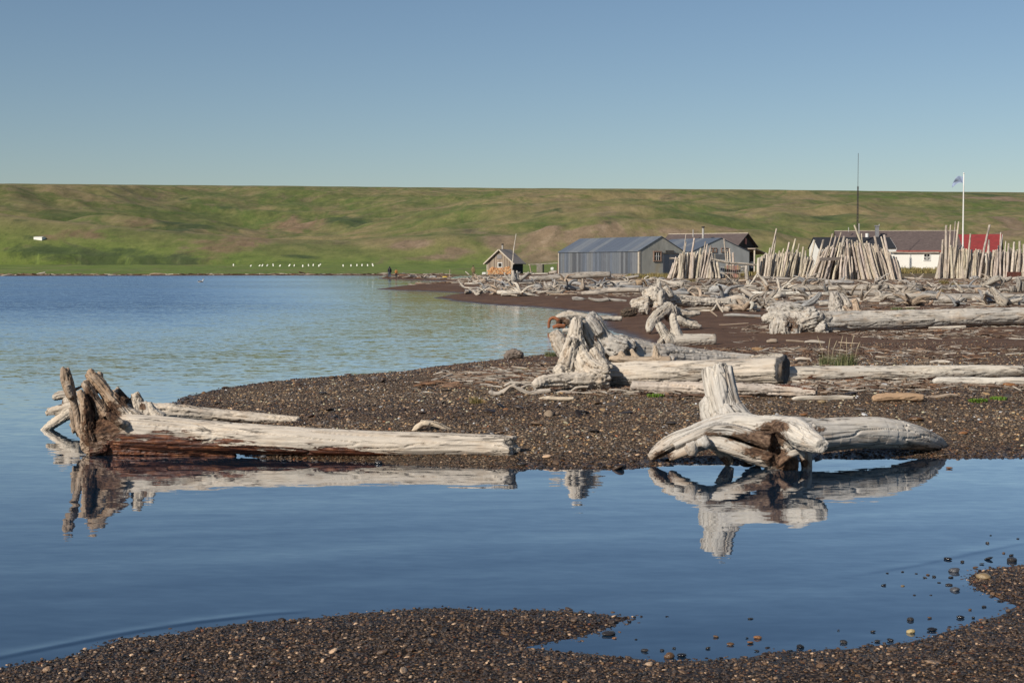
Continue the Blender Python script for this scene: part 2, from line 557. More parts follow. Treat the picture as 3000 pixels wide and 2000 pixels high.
def wood(name, tubes, label, cat, group=None, vox=None, color=(.5, .46, .4), amp=.06, trunk=None, sides=10, rough=.1, jag=.35, parent=None,
         bark=None, dirt=None, warm=None, mat=None, smooth_it=2, twist=0.0):
    """One piece of driftwood out of limbs. With vox the limbs are fused into one skin and carved along the grain."""
    vs, fs, gs, ax = [], [], [], []
    k = 0
    ams = []
    for it_, tb in enumerate(tubes):
        main_ = trunk is not None and it_ == 0
        V, F_, g, a = tube(tb, sides if vox is None else 18, (rough * .35 if main_ else rough * 1.5) if vox is not None else rough, jag)
        ams.append(np.full(len(a[0]), trunk if main_ else amp))
        vs.append(V); gs.append(g); ax.append(a)
        fs += [tuple(i + k for i in q) for q in F_]
        k += len(V)
    V = np.vstack(vs); g = np.vstack(gs)
    if vox is not None:
        me = bpy.data.meshes.new('tmp')
        me.from_pydata(V.tolist(), [], fs)
        ob = bpy.data.objects.new('tmp', me)
        COL.objects.link(ob)
        md = ob.modifiers.new('r', 'REMESH')
        md.mode = 'VOXEL'
        md.voxel_size = vox
        dg = bpy.context.evaluated_depsgraph_get()
        m2 = bpy.data.meshes.new_from_object(ob.evaluated_get(dg))
        bpy.data.objects.remove(ob); bpy.data.meshes.remove(me)
        n = len(m2.vertices)
        V = np.empty(n * 3); m2.vertices.foreach_get('co', V); V = V.reshape(-1, 3)
        E = np.empty(len(m2.edges) * 2, np.int32); m2.edges.foreach_get('vertices', E); E = E.reshape(-1, 2)
        V = lap(V, E, .5, smooth_it)
        C = np.vstack([a[0] for a in ax]); T = np.vstack([a[1] for a in ax]); N = np.vstack([a[2] for a in ax])
        B = np.vstack([a[3] for a in ax]); r = np.concatenate([a[4] for a in ax]); s = np.concatenate([a[5] for a in ax])
        idx = np.empty(n, np.int64)
        for i in range(0, n, 20000):
            d = np.linalg.norm(V[i:i + 20000, None, :] - C[None], axis=2) / np.maximum(r[None], .3 * r.max())
            idx[i:i + 20000] = d.argmin(1)
        q = V - C[idx]
        g = np.stack([s[idx] + (q * T[idx]).sum(1), (q * N[idx]).sum(1), (q * B[idx]).sum(1)], -1)
        rl = r[idx]
        am_ = lap(np.concatenate(ams)[idx][:, None], E, .6, 6)[:, 0]
        # carve flutes and checks along the grain
        ga = g / np.maximum(rl, .02)[:, None]
        tw = ga[:, 0] * .12
        f1 = fbm(np.stack([g[:, 0] * 1.1, ga[:, 1] * 2.6 + tw, ga[:, 2] * 2.6], -1), 3, 31) - .5
        f2 = np.abs(fbm(np.stack([g[:, 0] * 1.0, ga[:, 1] * 4.0, ga[:, 2] * 4.0], -1), 2, 37) - .5)
        f3 = fbm(np.stack([g[:, 0] * 5, g[:, 1] * 60, g[:, 2] * 60], -1), 2, 41) - .5
        m2.vertices.foreach_set('co', V.ravel()); m2.update()
        nn = np.empty(n * 3); m2.vertex_normals.foreach_get('vector', nn); nn = nn.reshape(-1, 3)
        f0 = fbm(np.stack([g[:, 0] * .16 / np.maximum(rl, .05), ga[:, 1] * .9, ga[:, 2] * .9], -1), 3, 29) - .5
        fc = np.abs(fbm(np.stack([g[:, 0] * 1.1, ga[:, 1] * 1.25, ga[:, 2] * 1.25], -1), 2, 61) - .5)
        lc_ = np.clip(.02 - fc, 0, 1) / .02
        disp = rl * am_ * (2.0 * f1 + 3.0 * f0 - 1.6 * np.clip(.10 - f2, 0, 1) / .10 + 1.0 - 4.5 * lc_) + vox * .5 * f3
        V = V + nn * disp[:, None]
        org = np.array([V[:, 0].mean(), V[:, 1].mean(), V[:, 2].min()])
        W = V.copy()
        V = V - org
        m2.vertices.foreach_set('co', V.ravel())
        m2.polygons.foreach_set('use_smooth', np.ones(len(m2.polygons), bool))
        m2.materials.clear(); m2.materials.append(mat or M['wood'])
        m2.update()
        me = m2
        me.name = name
        o = bpy.data.objects.new(name, me); COL.objects.link(o)
    else:
        org = np.array([V[:, 0].mean(), V[:, 1].mean(), V[:, 2].min()])
        W = V
        o = mesh_obj(name, V - org, fs, mat or M['wood_far'], None, None, True)
        me = o.data
    def setattr_(nm, arr, t, key):
        a_ = me.attributes.get(nm)
        if a_:
            me.attributes.remove(a_)
        a_ = me.attributes.new(nm, t, 'POINT'); a_.data.foreach_set(key, np.asarray(arr, np.float32).ravel())
    setattr_('grain', g, 'FLOAT_VECTOR', 'vector')
    if bark is not None:
        setattr_('bark', bark(W), 'FLOAT', 'value')
    if warm is not None:
        setattr_('warm', warm(W), 'FLOAT', 'value')
    if dirt is not None:
        setattr_('dirt', dirt(W), 'FLOAT', 'value')
    o.location = org
    o.color = (*color, 1)
    if parent is not None:
        o.location = org - np.array(parent.location)
        o.parent = parent
        if label:
            o['label'] = label
    else:
        tag(o, label, cat, group)
    return o


def T(c, pts, Y0, Y1=None):       # limb from survey points (x, y, half width) between two depths
    n = len(pts)
    res = []
    for i, p in enumerate(pts):
        Y = p[3] if len(p) > 3 else Y0 + ((Y1 if Y1 is not None else Y0) - Y0) * i / max(n - 1, 1)
        u, v = K(c, p[0], p[1])
        w = at(u, v, Y)
        res.append([*w, p[2] * CROPS[c][2] * Y / F])
    return res


def depth(c, x, y):
    return G(*K(c, x, y))[1]


CREAM = (.58, .515, .435)
GREY = (.48, .425, .36)
PALE = (.61, .555, .475)
TAN = (.46, .36, .27)
BROWN = (.27, .18, .12)
BLUE = (.36, .36, .36)

# ---------------------------------------------------------------- sun and sky
SUN_AZ, SUN_EL = R(44), R(33)
sd_ = Vector((-math.sin(SUN_AZ) * math.cos(SUN_EL), -math.cos(SUN_AZ) * math.cos(SUN_EL), math.sin(SUN_EL)))
ld = bpy.data.lights.new('sun', 'SUN')
ld.energy = 4.8
ld.angle = R(.55)
ld.color = (1.0, .92, .80)
sun = bpy.data.objects.new('sun', ld)
COL.objects.link(sun)
sun.rotation_euler = (-sd_).to_track_quat('-Z', 'Y').to_euler()
sun.location = (-20, -20, 40)
W_ = bpy.data.worlds.new('World')
S.world = W_
W_.use_nodes = True
wt = W_.node_tree
bg = wt.nodes['Background']
sky = wt.nodes.new('ShaderNodeTexSky')
sky.sky_type = 'NISHITA'
sky.sun_disc = False
sky.sun_elevation = SUN_EL
sky.sun_rotation = PI + SUN_AZ
sky.altitude = 0
sky.air_density = 1.0
sky.dust_density = .35
sky.ozone_density = 3.2
wt.links.new(sky.outputs[0], bg.inputs['Color'])
bg.inputs['Strength'].default_value = .076
S.view_settings.view_transform = 'Standard'
S.view_settings.look = 'None'
S.view_settings.exposure = 0.0
S.view_settings.gamma = 1.0
S.cycles.max_bounces = 6
S.cycles.transparent_max_bounces = 4
S.cycles.caustics_reflective = False
S.cycles.caustics_refractive = False

# ---------------------------------------------------------------- the ground
a_in = np.linspace(-21.5, 21.5, 640)
a_out = 21.5 + np.cumsum(np.geomspace(.1, 4.2, 36))
ANG = np.radians(np.concatenate([-a_out[::-1], a_in, a_out]))
v_ = np.concatenate([np.arange(1650, 720, -2.3), np.arange(720, 634, -.75)])
r_near = CAM_H * F / (v_ - HV)
RAD = np.concatenate([np.geomspace(.6, r_near[0] * .985, 22), r_near, np.geomspace(r_near[-1] * 1.006, 420, 60), np.geomspace(423, 1700, 200), np.geomspace(1760, 8000, 14)])
AA, RR = np.meshgrid(ANG, RAD)
GX, GY = RR * np.sin(AA), RR * np.cos(AA)
GZ, SA, SB = H(GX, GY, True)
nr, na = GX.shape
me = bpy.data.meshes.new('ground')
me.vertices.add(nr * na)
me.vertices.foreach_set('co', np.stack([GX, GY, GZ], -1).astype(np.float32).ravel())
ii = (np.arange(nr - 1)[:, None] * na + np.arange(na - 1)[None]).ravel()
quads = np.stack([ii, ii + 1, ii + na + 1, ii + na], -1).astype(np.int32)
me.loops.add(quads.size)
me.loops.foreach_set('vertex_index', quads.ravel())
me.polygons.add(len(quads))
me.polygons.foreach_set('loop_start', np.arange(0, quads.size, 4, dtype=np.int32))
me.polygons.foreach_set('use_smooth', np.ones(len(quads), bool))
me.update(calc_edges=True)
me.validate()


def vattr(me, name, a):
    at_ = me.attributes.new(name, 'FLOAT', 'POINT')
    at_.data.foreach_set('value', np.asarray(a, np.float32).ravel())


land = np.maximum(SA, SB)
vattr(me, 'shore', np.clip(land, -2, 12))
vattr(me, 'nearbank', (SA > SB) & (GY < 12))
grass = np.maximum(sm(SB, 7, 15) * sm(GY, 185, 215), sm(SB + 6 * (n2(GX, GY, .08, 51, 2) - .5), 6, 10) * sm(GY, 250, 262))
vattr(me, 'grass', grass)
vattr(me, 'litter', sm(SB, 4, 8) * sm(GY, 30, 40) * (1 - sm(GY, 118, 135)) * (.35 + .65 * sm(n2(GX, GY, .22, 57, 3), .38, .55)))
dry = sm(GY, 112, 140) * (1 - grass) * sm(SB, 12, 25)
vattr(me, 'drygrass', dry)


def patches(lst):
    out = np.zeros_like(GX)
    for (u, v, ru, rv) in lst:
        c = G(u, v)
        rx = ru * c[1] / F
        y0, y1 = G(u, v + rv)[1], G(u, v - rv)[1]
        ry = max((y1 - y0) / 2, 4)
        d = np.sqrt(((GX - c[0]) / rx) ** 2 + ((GY - c[1]) / ry) ** 2)
        out = np.maximum(out, (1 - sm(d, .1, 1.5)) * .95)
    return out


soil = patches([(165, 535, 55, 16), (210, 540, 40, 12), (110, 545, 40, 10), (470, 555, 60, 9), (560, 545, 70, 13), (640, 525, 70, 14), (700, 520, 60, 13), (750, 512, 40, 8),
                (330, 520, 60, 10), (60, 565, 25, 8), (10, 570, 30, 8), (25, 545, 20, 5)])
bare = patches([(1330, 540, 50, 26), (1410, 535, 60, 24), (1480, 540, 60, 20), (1060, 575, 50, 12), (1150, 555, 60, 18), (1240, 545, 60, 20), (1560, 535, 70, 16),
                (1700, 540, 70, 14), (2260, 540, 50, 16), (2320, 535, 45, 16), (2345, 525, 40, 12), (950, 560, 60, 10), (1000, 590, 60, 8), (2290, 453, 40, 6)])
shrub = patches([(810, 508, 55, 9), (450, 560 - 40, 45, 6), (520, 478, 30, 6), (770, 500, 25, 6), (90, 575, 150, 30), (280, 598, 130, 13), (420, 604, 90, 7), (60, 545, 60, 8),
                 (40, 505, 40, 6), (380, 510, 40, 7), (300, 575, 60, 8), (420, 458, 14, 4), (1250, 488, 70, 7), (1900, 500, 70, 8), (700, 590, 60, 6), (2290, 450, 42, 3.5)])
vattr(me, 'soil', soil)
vattr(me, 'bare', bare)
vattr(me, 'shrub', shrub)
ground = bpy.data.objects.new('ground', me)
COL.objects.link(ground)
tag(ground, kind='structure')

m, nt, out = newmat('shore_and_tundra')
t = NT(nt)
P = t.n('NewGeometry').outputs['Position']
A = lambda n: t.n('Attribute', attribute_name=n).outputs['Fac']
# pebbles in three sizes
cells, hts = [], []
ramps = [(.0, (.012, .011, .011)), (.2, (.028, .023, .02)), (.42, (.055, .042, .033)), (.6, (.085, .072, .06)), (.74, (.13, .095, .06)), (.86, (.2, .17, .135)), (.93, (.16, .07, .03)), (.97, (.33, .29, .24))]
for sc in (48.0, 90.0, 26.0):
    vo = t.n('TexVoronoi', {'Vector': t.vmul(P, (1, 1.0, 1)), 'Scale': sc, 'Randomness': 1.0})
    cc = t.n('SeparateXYZ', {0: vo.outputs['Color']}).outputs[0]
    cells.append(t.ramp(cc, ramps, 'CONSTANT'))
    hts.append(t.maprange(vo.outputs['Distance'], 0, .7, 1, 0))
pick = t.noise(P, 2.3, 3).outputs[0]
peb = t.mix(t.maprange(pick, .42, .58, 0, 1), cells[0], cells[1])
pick2 = t.noise(P, 9.0, 2).outputs[0]
peb = t.mix(t.maprange(pick2, .62, .66, 0, 1), peb, cells[2])
gap = t.maprange(hts[0], .15, .5, 0, 1)
peb = t.mix(gap, t.mix(1.0, peb, (.35, .31, .27), 'MULTIPLY'), peb)
nb = A('nearbank')
peb = t.mix(nb, t.mix(1.0, peb, (2.4, 2.1, 1.75), 'MULTIPLY'), t.mix(1.0, peb, (1.05, .86, .74), 'MULTIPLY'))
# dark earth and bark crumbs away from the stones
n_a = t.noise(P, 1.1, 6, .7).outputs[0]
n_b = t.noise(t.vmul(P, (14, 40, 1)), 1.0, 3).outputs[0]
earth = t.ramp(n_a, [(.3, (.07, .037, .022)), (.5, (.112, .061, .037)), (.7, (.155, .09, .056))])
earth = t.mix(t.maprange(n_b, .6, .75, 0, .55), earth, (.24, .17, .12))
dist = t.n('SeparateXYZ', {0: P}).outputs[1]
tog = t.math('ADD', t.maprange(dist, 15, 24, -.35, .42), t.noise(t.vmul(P, (.35, .8, 1)), 1.0, 4).outputs[0])
c = t.mix(t.maprange(tog, .48, .6, 0, 1), peb, earth)
hgt = t.math('ADD', t.math('MULTIPLY', hts[0], .6), t.math('MULTIPLY', hts[2], .6))
lw = t.noise(t.vmul(P, (5, 16, 1)), 1.0, 5, .7, .6).outputs[0]
lc = t.ramp(lw, [(.3, (.05, .03, .02)), (.45, (.14, .08, .05)), (.56, (.24, .175, .125)), (.7, (.36, .3, .235))])
c = t.mix(A('litter'), c, lc)
# dry grass between the houses
n_d = t.noise(t.vmul(P, (1.5, .5, 1)), 1.0, 5).outputs[0]
dg = t.ramp(n_d, [(.3, (.075, .06, .03)), (.55, (.15, .12, .055)), (.75, (.25, .2, .11))])
c = t.mix(t.math('MULTIPLY', A('drygrass'), t.maprange(n_d, .35, .55, .2, 1)), c, dg)
# tundra
n1 = t.noise(t.vmul(P, (.006, .006, .02)), 1.0, 6, .62).outputs[0]
n2_ = t.noise(t.vmul(P, (.03, .016, .05)), 1.0, 6, .62).outputs[0]
n3 = t.noise(t.vmul(P, (.22, .1, .2)), 1.0, 5, .65).outputs[0]
n4 = t.noise(t.vmul(P, (1.6, .45, 1.6)), 1.0, 3, .6).outputs[0]
green = t.ramp(n3, [(.25, (.05, .066, .02)), (.5, (.092, .112, .034)), (.75, (.145, .155, .052))])
tan = t.ramp(n3, [(.25, (.12, .105, .05)), (.5, (.18, .15, .072)), (.75, (.245, .2, .105))])
tt = t.math('ADD', t.math('MULTIPLY', n1, .55), t.math('MULTIPLY', n2_, .6))
tun = t.mix(t.maprange(tt, .5, .64, 0, 1), green, tan)
lush = t.ramp(n3, [(.25, (.065, .1, .02)), (.5, (.105, .155, .03)), (.75, (.15, .19, .045))])
low = t.maprange(dist, 405, 445, 1, 0)
tun = t.mix(t.math('MULTIPLY', low, .85), tun, lush)
vein = t.noise(t.vmul(P, (.012, .008, .01)), 1.0, 5, .6, 1.0).outputs[0]
tun = t.mix(t.math('MULTIPLY', t.maprange(t.math('ABSOLUTE', t.math('SUBTRACT', vein, .5)), 0, .03, .7, 0), t.maprange(dist, 440, 520, 0, 1)), tun, t.mix(.5, lush, (.03, .055, .018)))
mn = t.noise(t.vmul(P, (.05, .02, .06)), 1.0, 7, .7, .8).outputs[0]
def masked(name, lo=.4, hi=.85, k=.85):
    return t.maprange(t.math('ADD', A(name), t.math('MULTIPLY', t.math('SUBTRACT', mn, .5), 3.4)), lo, hi, 0, k)
sc_ = t.ramp(n3, [(.3, (.125, .08, .052)), (.55, (.195, .125, .085)), (.75, (.24, .17, .12))])
bc_ = t.ramp(n3, [(.3, (.125, .092, .06)), (.55, (.20, .145, .10)), (.75, (.28, .215, .16))])
hc_ = t.ramp(n3, [(.3, (.028, .044, .016)), (.6, (.05, .075, .027)), (.8, (.08, .10, .04))])
tun = t.mix(masked('bare', .15, .75, .85), tun, bc_)
tun = t.mix(masked('soil', .45, 1.0, .7), tun, sc_)
tun = t.mix(masked('shrub'), tun, hc_)
tuf = t.noise(t.vmul(P, (.5, .16, .5)), 1.0, 6, .75).outputs[0]
tun = t.mix(t.maprange(tuf, .56, .62, 0, .4), tun, t.mix(1.0, tun, (.5, .58, .5), 'MULTIPLY'))
tun = t.mix(t.maprange(tuf, .42, .36, 0, .35), tun, t.mix(1.0, tun, (1.5, 1.35, 1.3), 'MULTIPLY'))
tun = t.mix(t.maprange(n4, .5, .75, 0, .45), tun, t.mix(1.0, tun, (.55, .6, .5), 'MULTIPLY'))
c = t.mix(A('grass'), c, t.mix(1.0, tun, (1.26, 1.2, 1.16), 'MULTIPLY'))
# wet rim of the water
sh = A('shore')
nw = t.noise(P, 3.0, 3).outputs[0]
wet = t.maprange(t.math('ADD', sh, t.math('MULTIPLY', nw, -.5)), -.15, .22, 1, 0)
c = t.mix(t.math('MULTIPLY', wet, .55), c, t.mix(1.0, c, (.42, .4, .4), 'MULTIPLY'))
rgh = t.maprange(wet, 0, 1, .85, .3)
hg2 = t.math('MULTIPLY', n3, A('grass'))
bp = t.n('Bump', {'Strength': .7, 'Distance': .02, 'Height': hgt})
bp2 = t.n('Bump', {'Strength': .35, 'Distance': 1.1, 'Height': hg2, 'Normal': bp.outputs[0]})
t.bsdf(out, **{'Base Color': c, 'Roughness': rgh, 'Normal': bp2.outputs[0], 'Specular IOR Level': .25})
ground.data.materials.append(m)

# ---------------------------------------------------------------- the water
m, nt, out = newmat('sea_water')
t = NT(nt)
P = t.n('NewGeometry').outputs['Position']
yy = t.n('SeparateXYZ', {0: P}).outputs[1]
xx = t.n('SeparateXYZ', {0: P}).outputs[0]
na_ = t.noise(t.vmul(P, (7, 16, 1)), 1.0, 2, .5).outputs['Color']
nb_ = t.noise(t.vmul(P, (1.8, 8.0, 1)), 1.0, 3, .55, .4).outputs['Color']
nc_ = t.noise(t.vmul(P, (.18, .75, 1)), 1.0, 4, .6, .5).outputs['Color']
wind = t.noise(t.vmul(P, (.012, .03, 1)), 1.0, 4, .55).outputs[0]
dd = t.math('POWER', t.math('ADD', t.math('MULTIPLY', xx, xx), t.math('MULTIPLY', yy, yy)), .5)
calm = t.maprange(dd, 11, 26, 0, 1)                       # the pond lies calm behind its bar, the bay carries ripples
far = t.math('MULTIPLY', t.maprange(dd, 27, 62, 0, 1), t.maprange(t.math('DIVIDE', xx, t.math('MAXIMUM', yy, 1.0)), -.25, -.07, 1, 0))
gust = t.math('ADD', .6, t.math('MULTIPLY', t.maprange(wind, .38, .62, 0, 1), .9))
lee = t.math('SUBTRACT', 1.0, t.math('MULTIPLY', t.math('MULTIPLY', t.maprange(dd, 30, 50, 0, .62), t.maprange(dd, 90, 150, 1, 0)), t.maprange(t.math('DIVIDE', xx, t.math('MAXIMUM', yy, 1.0)), -.1, -.03, 0, 1)))
open_ = t.math('MULTIPLY', t.math('ADD', t.math('MULTIPLY', calm, lee), t.math('MULTIPLY', far, 1.6)), gust)
def slope(col, amp):
    v = t.n('VectorMath', {0: col, 1: (.5, .5, .5)}, operation='SUBTRACT').outputs[0]
    s = t.n('VectorMath', {0: v, 'Scale': amp}, operation='SCALE').outputs[0]
    return t.vmul(s, (.55, 1, 0))
s1 = slope(na_, t.math('ADD', .026, t.math('MULTIPLY', open_, .12)))
s2 = slope(nb_, t.math('ADD', .03, t.math('MULTIPLY', open_, .085)))
s3 = slope(nc_, t.math('ADD', .02, t.math('MULTIPLY', open_, .018)))
n_ = t.n('VectorMath', {0: s1, 1: s2}, operation='ADD').outputs[0]
n_ = t.n('VectorMath', {0: n_, 1: s3}, operation='ADD').outputs[0]
bias = t.math('ADD', t.math('MULTIPLY', far, -.11), t.math('MULTIPLY', t.math('MULTIPLY', calm, gust), -.004))
n_ = t.n('VectorMath', {0: n_, 1: t.n('CombineXYZ', {0: 0.0, 1: bias, 2: 0.0}).outputs[0]}, operation='ADD').outputs[0]
n_ = t.n('VectorMath', {0: n_, 1: t.n('NewGeometry').outputs['Normal']}, operation='ADD').outputs[0]
n_ = t.n('VectorMath', {0: n_}, operation='NORMALIZE').outputs[0]
fr = t.n('Fresnel', {'IOR': 1.333, 'Normal': n_}).outputs[0]
fr = t.math('MULTIPLY', fr, 1.8, clamp=True)
df = t.n('BsdfDiffuse', {'Color': (.012, .032, .062, 1)})
gl = t.n('BsdfGlossy', {'Color': (.95, .97, 1, 1), 'Roughness': .02, 'Normal': n_})
mx = t.n('MixShader', {0: fr, 1: df.outputs[0], 2: gl.outputs[0]})
nt.links.new(mx.outputs[0], out.inputs['Surface'])
WX, WY = np.linspace(-3.6, 3.6, 361), np.linspace(4.6, 13.0, 421)
wx, wy = np.meshgrid(WX, WY)
wz = np.zeros_like(wx)
for pl_, hgt_, wd_ in (([(-200, 1550), (-60, 1522), (30, 1504), (180, 1474), (310, 1449), (450, 1428), (600, 1411), (720, 1401)], .0032, .02), ([(1930, 1326), (2100, 1298), (2230, 1270), (2352, 1246), (2600, 1200)], .0016, .025)):
    pp = np.array([flat(*q)[:2] for q in pl_])
    dmin = np.full(wx.shape, 9.0); al = np.zeros_like(wx)
    for k_ in range(len(pp) - 1):
        a_, b_ = pp[k_], pp[k_ + 1]
        e_ = b_ - a_
        tt_ = np.clip(((wx - a_[0]) * e_[0] + (wy - a_[1]) * e_[1]) / (e_ @ e_), 0, 1)
        dq = np.hypot(wx - a_[0] - tt_ * e_[0], wy - a_[1] - tt_ * e_[1])
        al = np.where(dq < dmin, (k_ + tt_) / (len(pp) - 1), al); dmin = np.minimum(dmin, dq)
    ly_ = np.interp(wx, pp[:, 0], pp[:, 1])
    wz += hgt_ * np.exp(-(dmin / np.where(wy > ly_, wd_ * 3.2, wd_ * .8)) ** 2) * np.sin(np.clip(al, 0, 1) * PI) ** .6 * (.6 + .8 * n2(wx, wy, 6, 91, 2))
ph = wy * 1.0 - wx * .28
for lam, amp_, sd in ((.95, .0006, 1), (.42, .00022, 2), (1.7, .0012, 3)):
    wz += amp_ * np.sin(ph * 6.283 / lam + 5 * n2(wx, wy, .45, 92 + sd, 2)) * (.3 + 1.2 * n2(wx, wy, .6, 95 + sd, 2))
edge = np.minimum.reduce([wx + 3.6, 3.6 - wx, wy - 4.6, 13.0 - wy])
wz *= sm(edge, 0, .8)
wv = np.stack([wx, wy, wz], -1).reshape(-1, 3)
nr_, nc2 = wx.shape
ii = (np.arange(nr_ - 1)[:, None] * nc2 + np.arange(nc2 - 1)[None]).ravel()
wf_ = np.stack([ii, ii + 1, ii + nc2 + 1, ii + nc2], -1).tolist()
b0_ = len(wv)
ox = [-3000, -3.6, 3.6, 3000]; oy = [-200, 4.6, 13.0, 900]
wv = wv.tolist() + [(x_, y_, 0) for y_ in oy for x_ in ox]
for r_ in range(3):
    for c_ in range(3):
        if r_ == 1 and c_ == 1:
            continue
        k_ = b0_ + r_ * 4 + c_
        wf_.append((k_, k_ + 1, k_ + 5, k_ + 4))
water = mesh_obj('water', wv, wf_, m, smooth=True)
tag(water, kind='structure')

# ---------------------------------------------------------------- loose gravel (stuff)
lib = bpy.data.collections.new('pebble shapes')


def pebble_shape(i, sub=2):
    import bmesh
    bm = bmesh.new()
    bmesh.ops.create_icosphere(bm, subdivisions=sub, radius=.5)
    v = np.array([p.co[:] for p in bm.verts])
    d = 1 + .5 * (fbm(v * 2.2 + i * 7.7, 2, i) - .5) + .22 * (vn(v * 5 + i, i + 40) - .5)
    k = [(1, .8, .5), (1, .72, .42), (.95, .9, .62), (1.1, .6, .5), (1, .85, .33), (1, .9, .75)][i % 6]
    for p, q, s in zip(bm.verts, v, d):
        p.co = (q[0] * s * k[0], q[1] * s * k[1], q[2] * s * k[2])
    me = bpy.data.meshes.new('pebble')
    bm.to_mesh(me); bm.free()
    me.polygons.foreach_set('use_smooth', np.ones(len(me.polygons), bool))
    return me


def stone_material(name, stops, rough):
    m, nt, out = newmat(name)
    t = NT(nt)
    oi = t.n('ObjectInfo')
    c = t.ramp(oi.outputs['Random'], stops, 'CONSTANT')
    co = t.n('TexCoord').outputs['Object']
    nz = t.noise(co, 5.0, 4).outputs[0]
    c = t.mix(t.maprange(nz, .4, .7, 0, .6), c, t.mix(1.0, c, (.55, .55, .55), 'MULTIPLY'))
    r2 = t.math('FRACT', t.math('MULTIPLY', oi.outputs['Random'], 53.0))
    c = t.mix(1.0, c, t.mix(r2, (.75, .75, .75), (1.25, 1.22, 1.18)), 'MULTIPLY')
    t.bsdf(out, **{'Base Color': c, 'Roughness': rough, 'Normal': t.n('Bump', {'Strength': .3, 'Distance': .05, 'Height': nz}).outputs[0]})
    return m


stone_stops = [(0, (.016, .015, .016)), (.2, (.03, .026, .024)), (.4, (.055, .043, .034)), (.56, (.085, .072, .06)), (.7, (.05, .05, .055)), (.8, (.11, .085, .06)), (.9, (.15, .11, .065)), (.935, (.12, .058, .03)), (.945, (.22, .19, .155)), (.975, (.42, .38, .32))]
wetk = np.array([1.3, .98, .74])
dryk = np.array([3.3, 2.9, 2.4])
lib_d = bpy.data.collections.new('dry pebble shapes')
for lb, kk_, rg_ in ((lib, wetk, .38), (lib_d, dryk, .7)):
    mt_ = stone_material('pebbles', [(p_, tuple(np.minimum(np.array(c_) * kk_, .6))) for p_, c_ in stone_stops], rg_)
    for i in range(6):
        me = pebble_shape(i)
        me.materials.append(mt_)
        lb.objects.link(bpy.data.objects.new('pebble', me))


def scatter_object(name, pos, rot, scl, idx, coll, matl=None):
    me = bpy.data.meshes.new(name)
    me.vertices.add(len(pos))
    me.vertices.foreach_set('co', pos.astype(np.float32).ravel())
    for nm, a, ty in (('rot', rot, 'FLOAT_VECTOR'), ('scl', scl, 'FLOAT_VECTOR')):
        q = me.attributes.new(nm, ty, 'POINT'); q.data.foreach_set('vector', a.astype(np.float32).ravel())
    q = me.attributes.new('pick', 'INT', 'POINT'); q.data.foreach_set('value', idx.astype(np.int32))
    o = bpy.data.objects.new(name, me)
    COL.objects.link(o)
    ng = bpy.data.node_groups.new(name, 'GeometryNodeTree')
    ng.interface.new_socket('Geometry', in_out='INPUT', socket_type='NodeSocketGeometry')
    ng.interface.new_socket('Geometry', in_out='OUTPUT', socket_type='NodeSocketGeometry')
    N = ng.nodes
    gi, go = N.new('NodeGroupInput'), N.new('NodeGroupOutput')
    ci = N.new('GeometryNodeCollectionInfo')
    ci.inputs['Collection'].default_value = coll
    ci.inputs['Separate Children'].default_value = True
    ci.inputs['Reset Children'].default_value = True
    ip = N.new('GeometryNodeInstanceOnPoints')
    ip.inputs['Pick Instance'].default_value = True

    def na(nm, ty):
        n = N.new('GeometryNodeInputNamedAttribute')
        n.data_type = ty
        n.inputs['Name'].default_value = nm
        return n.outputs['Attribute']
    L = ng.links
    L.new(gi.outputs[0], ip.inputs['Points'])
    L.new(ci.outputs[0], ip.inputs['Instance'])
    L.new(na('pick', 'INT'), ip.inputs['Instance Index'])
    er = N.new('FunctionNodeEulerToRotation')
    L.new(na('rot', 'FLOAT_VECTOR'), er.inputs[0])
    L.new(er.outputs[0], ip.inputs['Rotation'])
    L.new(na('scl', 'FLOAT_VECTOR'), ip.inputs['Scale'])
    L.new(ip.outputs[0], go.inputs[0])
    md = o.modifiers.new('scatter', 'NODES')
    md.node_group = ng
    return o


def gravel(n, x0, x1, y0, y1, smin, smax, keep, pw=3.0):
    x = rng.uniform(x0, x1, n); y = rng.uniform(y0, y1, n)
    z, a, b = H(x, y, True)
    ld_ = np.maximum(a, b)
    k = rng.random(n) < keep(x, y, ld_)
    x, y, z = x[k], y[k], z[k]
    s = smin + (smax - smin) * rng.random(len(x)) ** pw
    return np.stack([x, y, z + s * .08], -1), s


near_keep = lambda x, y, l: np.where(l > .02, .55 + .45 * n2(x, y, 1.5, 61, 2), np.clip(.38 + l * 1.6, 0, .4)) * (l > -.3)
spit_keep = lambda x, y, l: np.where(l > .02, np.clip(n2(x, y, .9, 63, 3) * 2.2 - .35, .12, 1), np.clip(.25 + l * 1.6, 0, .25)) * (l > -.25) * (1 - .75 * sm(y, 17, 24))
sets = [gravel(290000, -3.4, 5.2, 4.2, 8.8, .005, .022, near_keep, 2.2), gravel(2600, -3.4, 5.2, 4.2, 8.8, .025, .05, near_keep, 3),
        gravel(210000, -4.2, 8.5, 10.6, 26, .009, .038, spit_keep, 2.2), gravel(1700, -4.2, 8.5, 10.6, 24, .04, .14, spit_keep, 3)]
allp = np.vstack([s[0] for s in sets[2:]]); alls = np.concatenate([s[1] for s in sets[2:]])
_z, _a, _b = H(allp[:, 0], allp[:, 1], True)
_dk = (n2(allp[:, 0] * .6, allp[:, 1] * 1.5, .7, 67, 3) + .12 * rng.normal(0, 1, len(alls)) > .6) | (_b < .35 + .3 * rng.random(len(alls)))
sets = sets[:2] + [(allp[~_dk], alls[~_dk]), (allp[_dk], alls[_dk])]
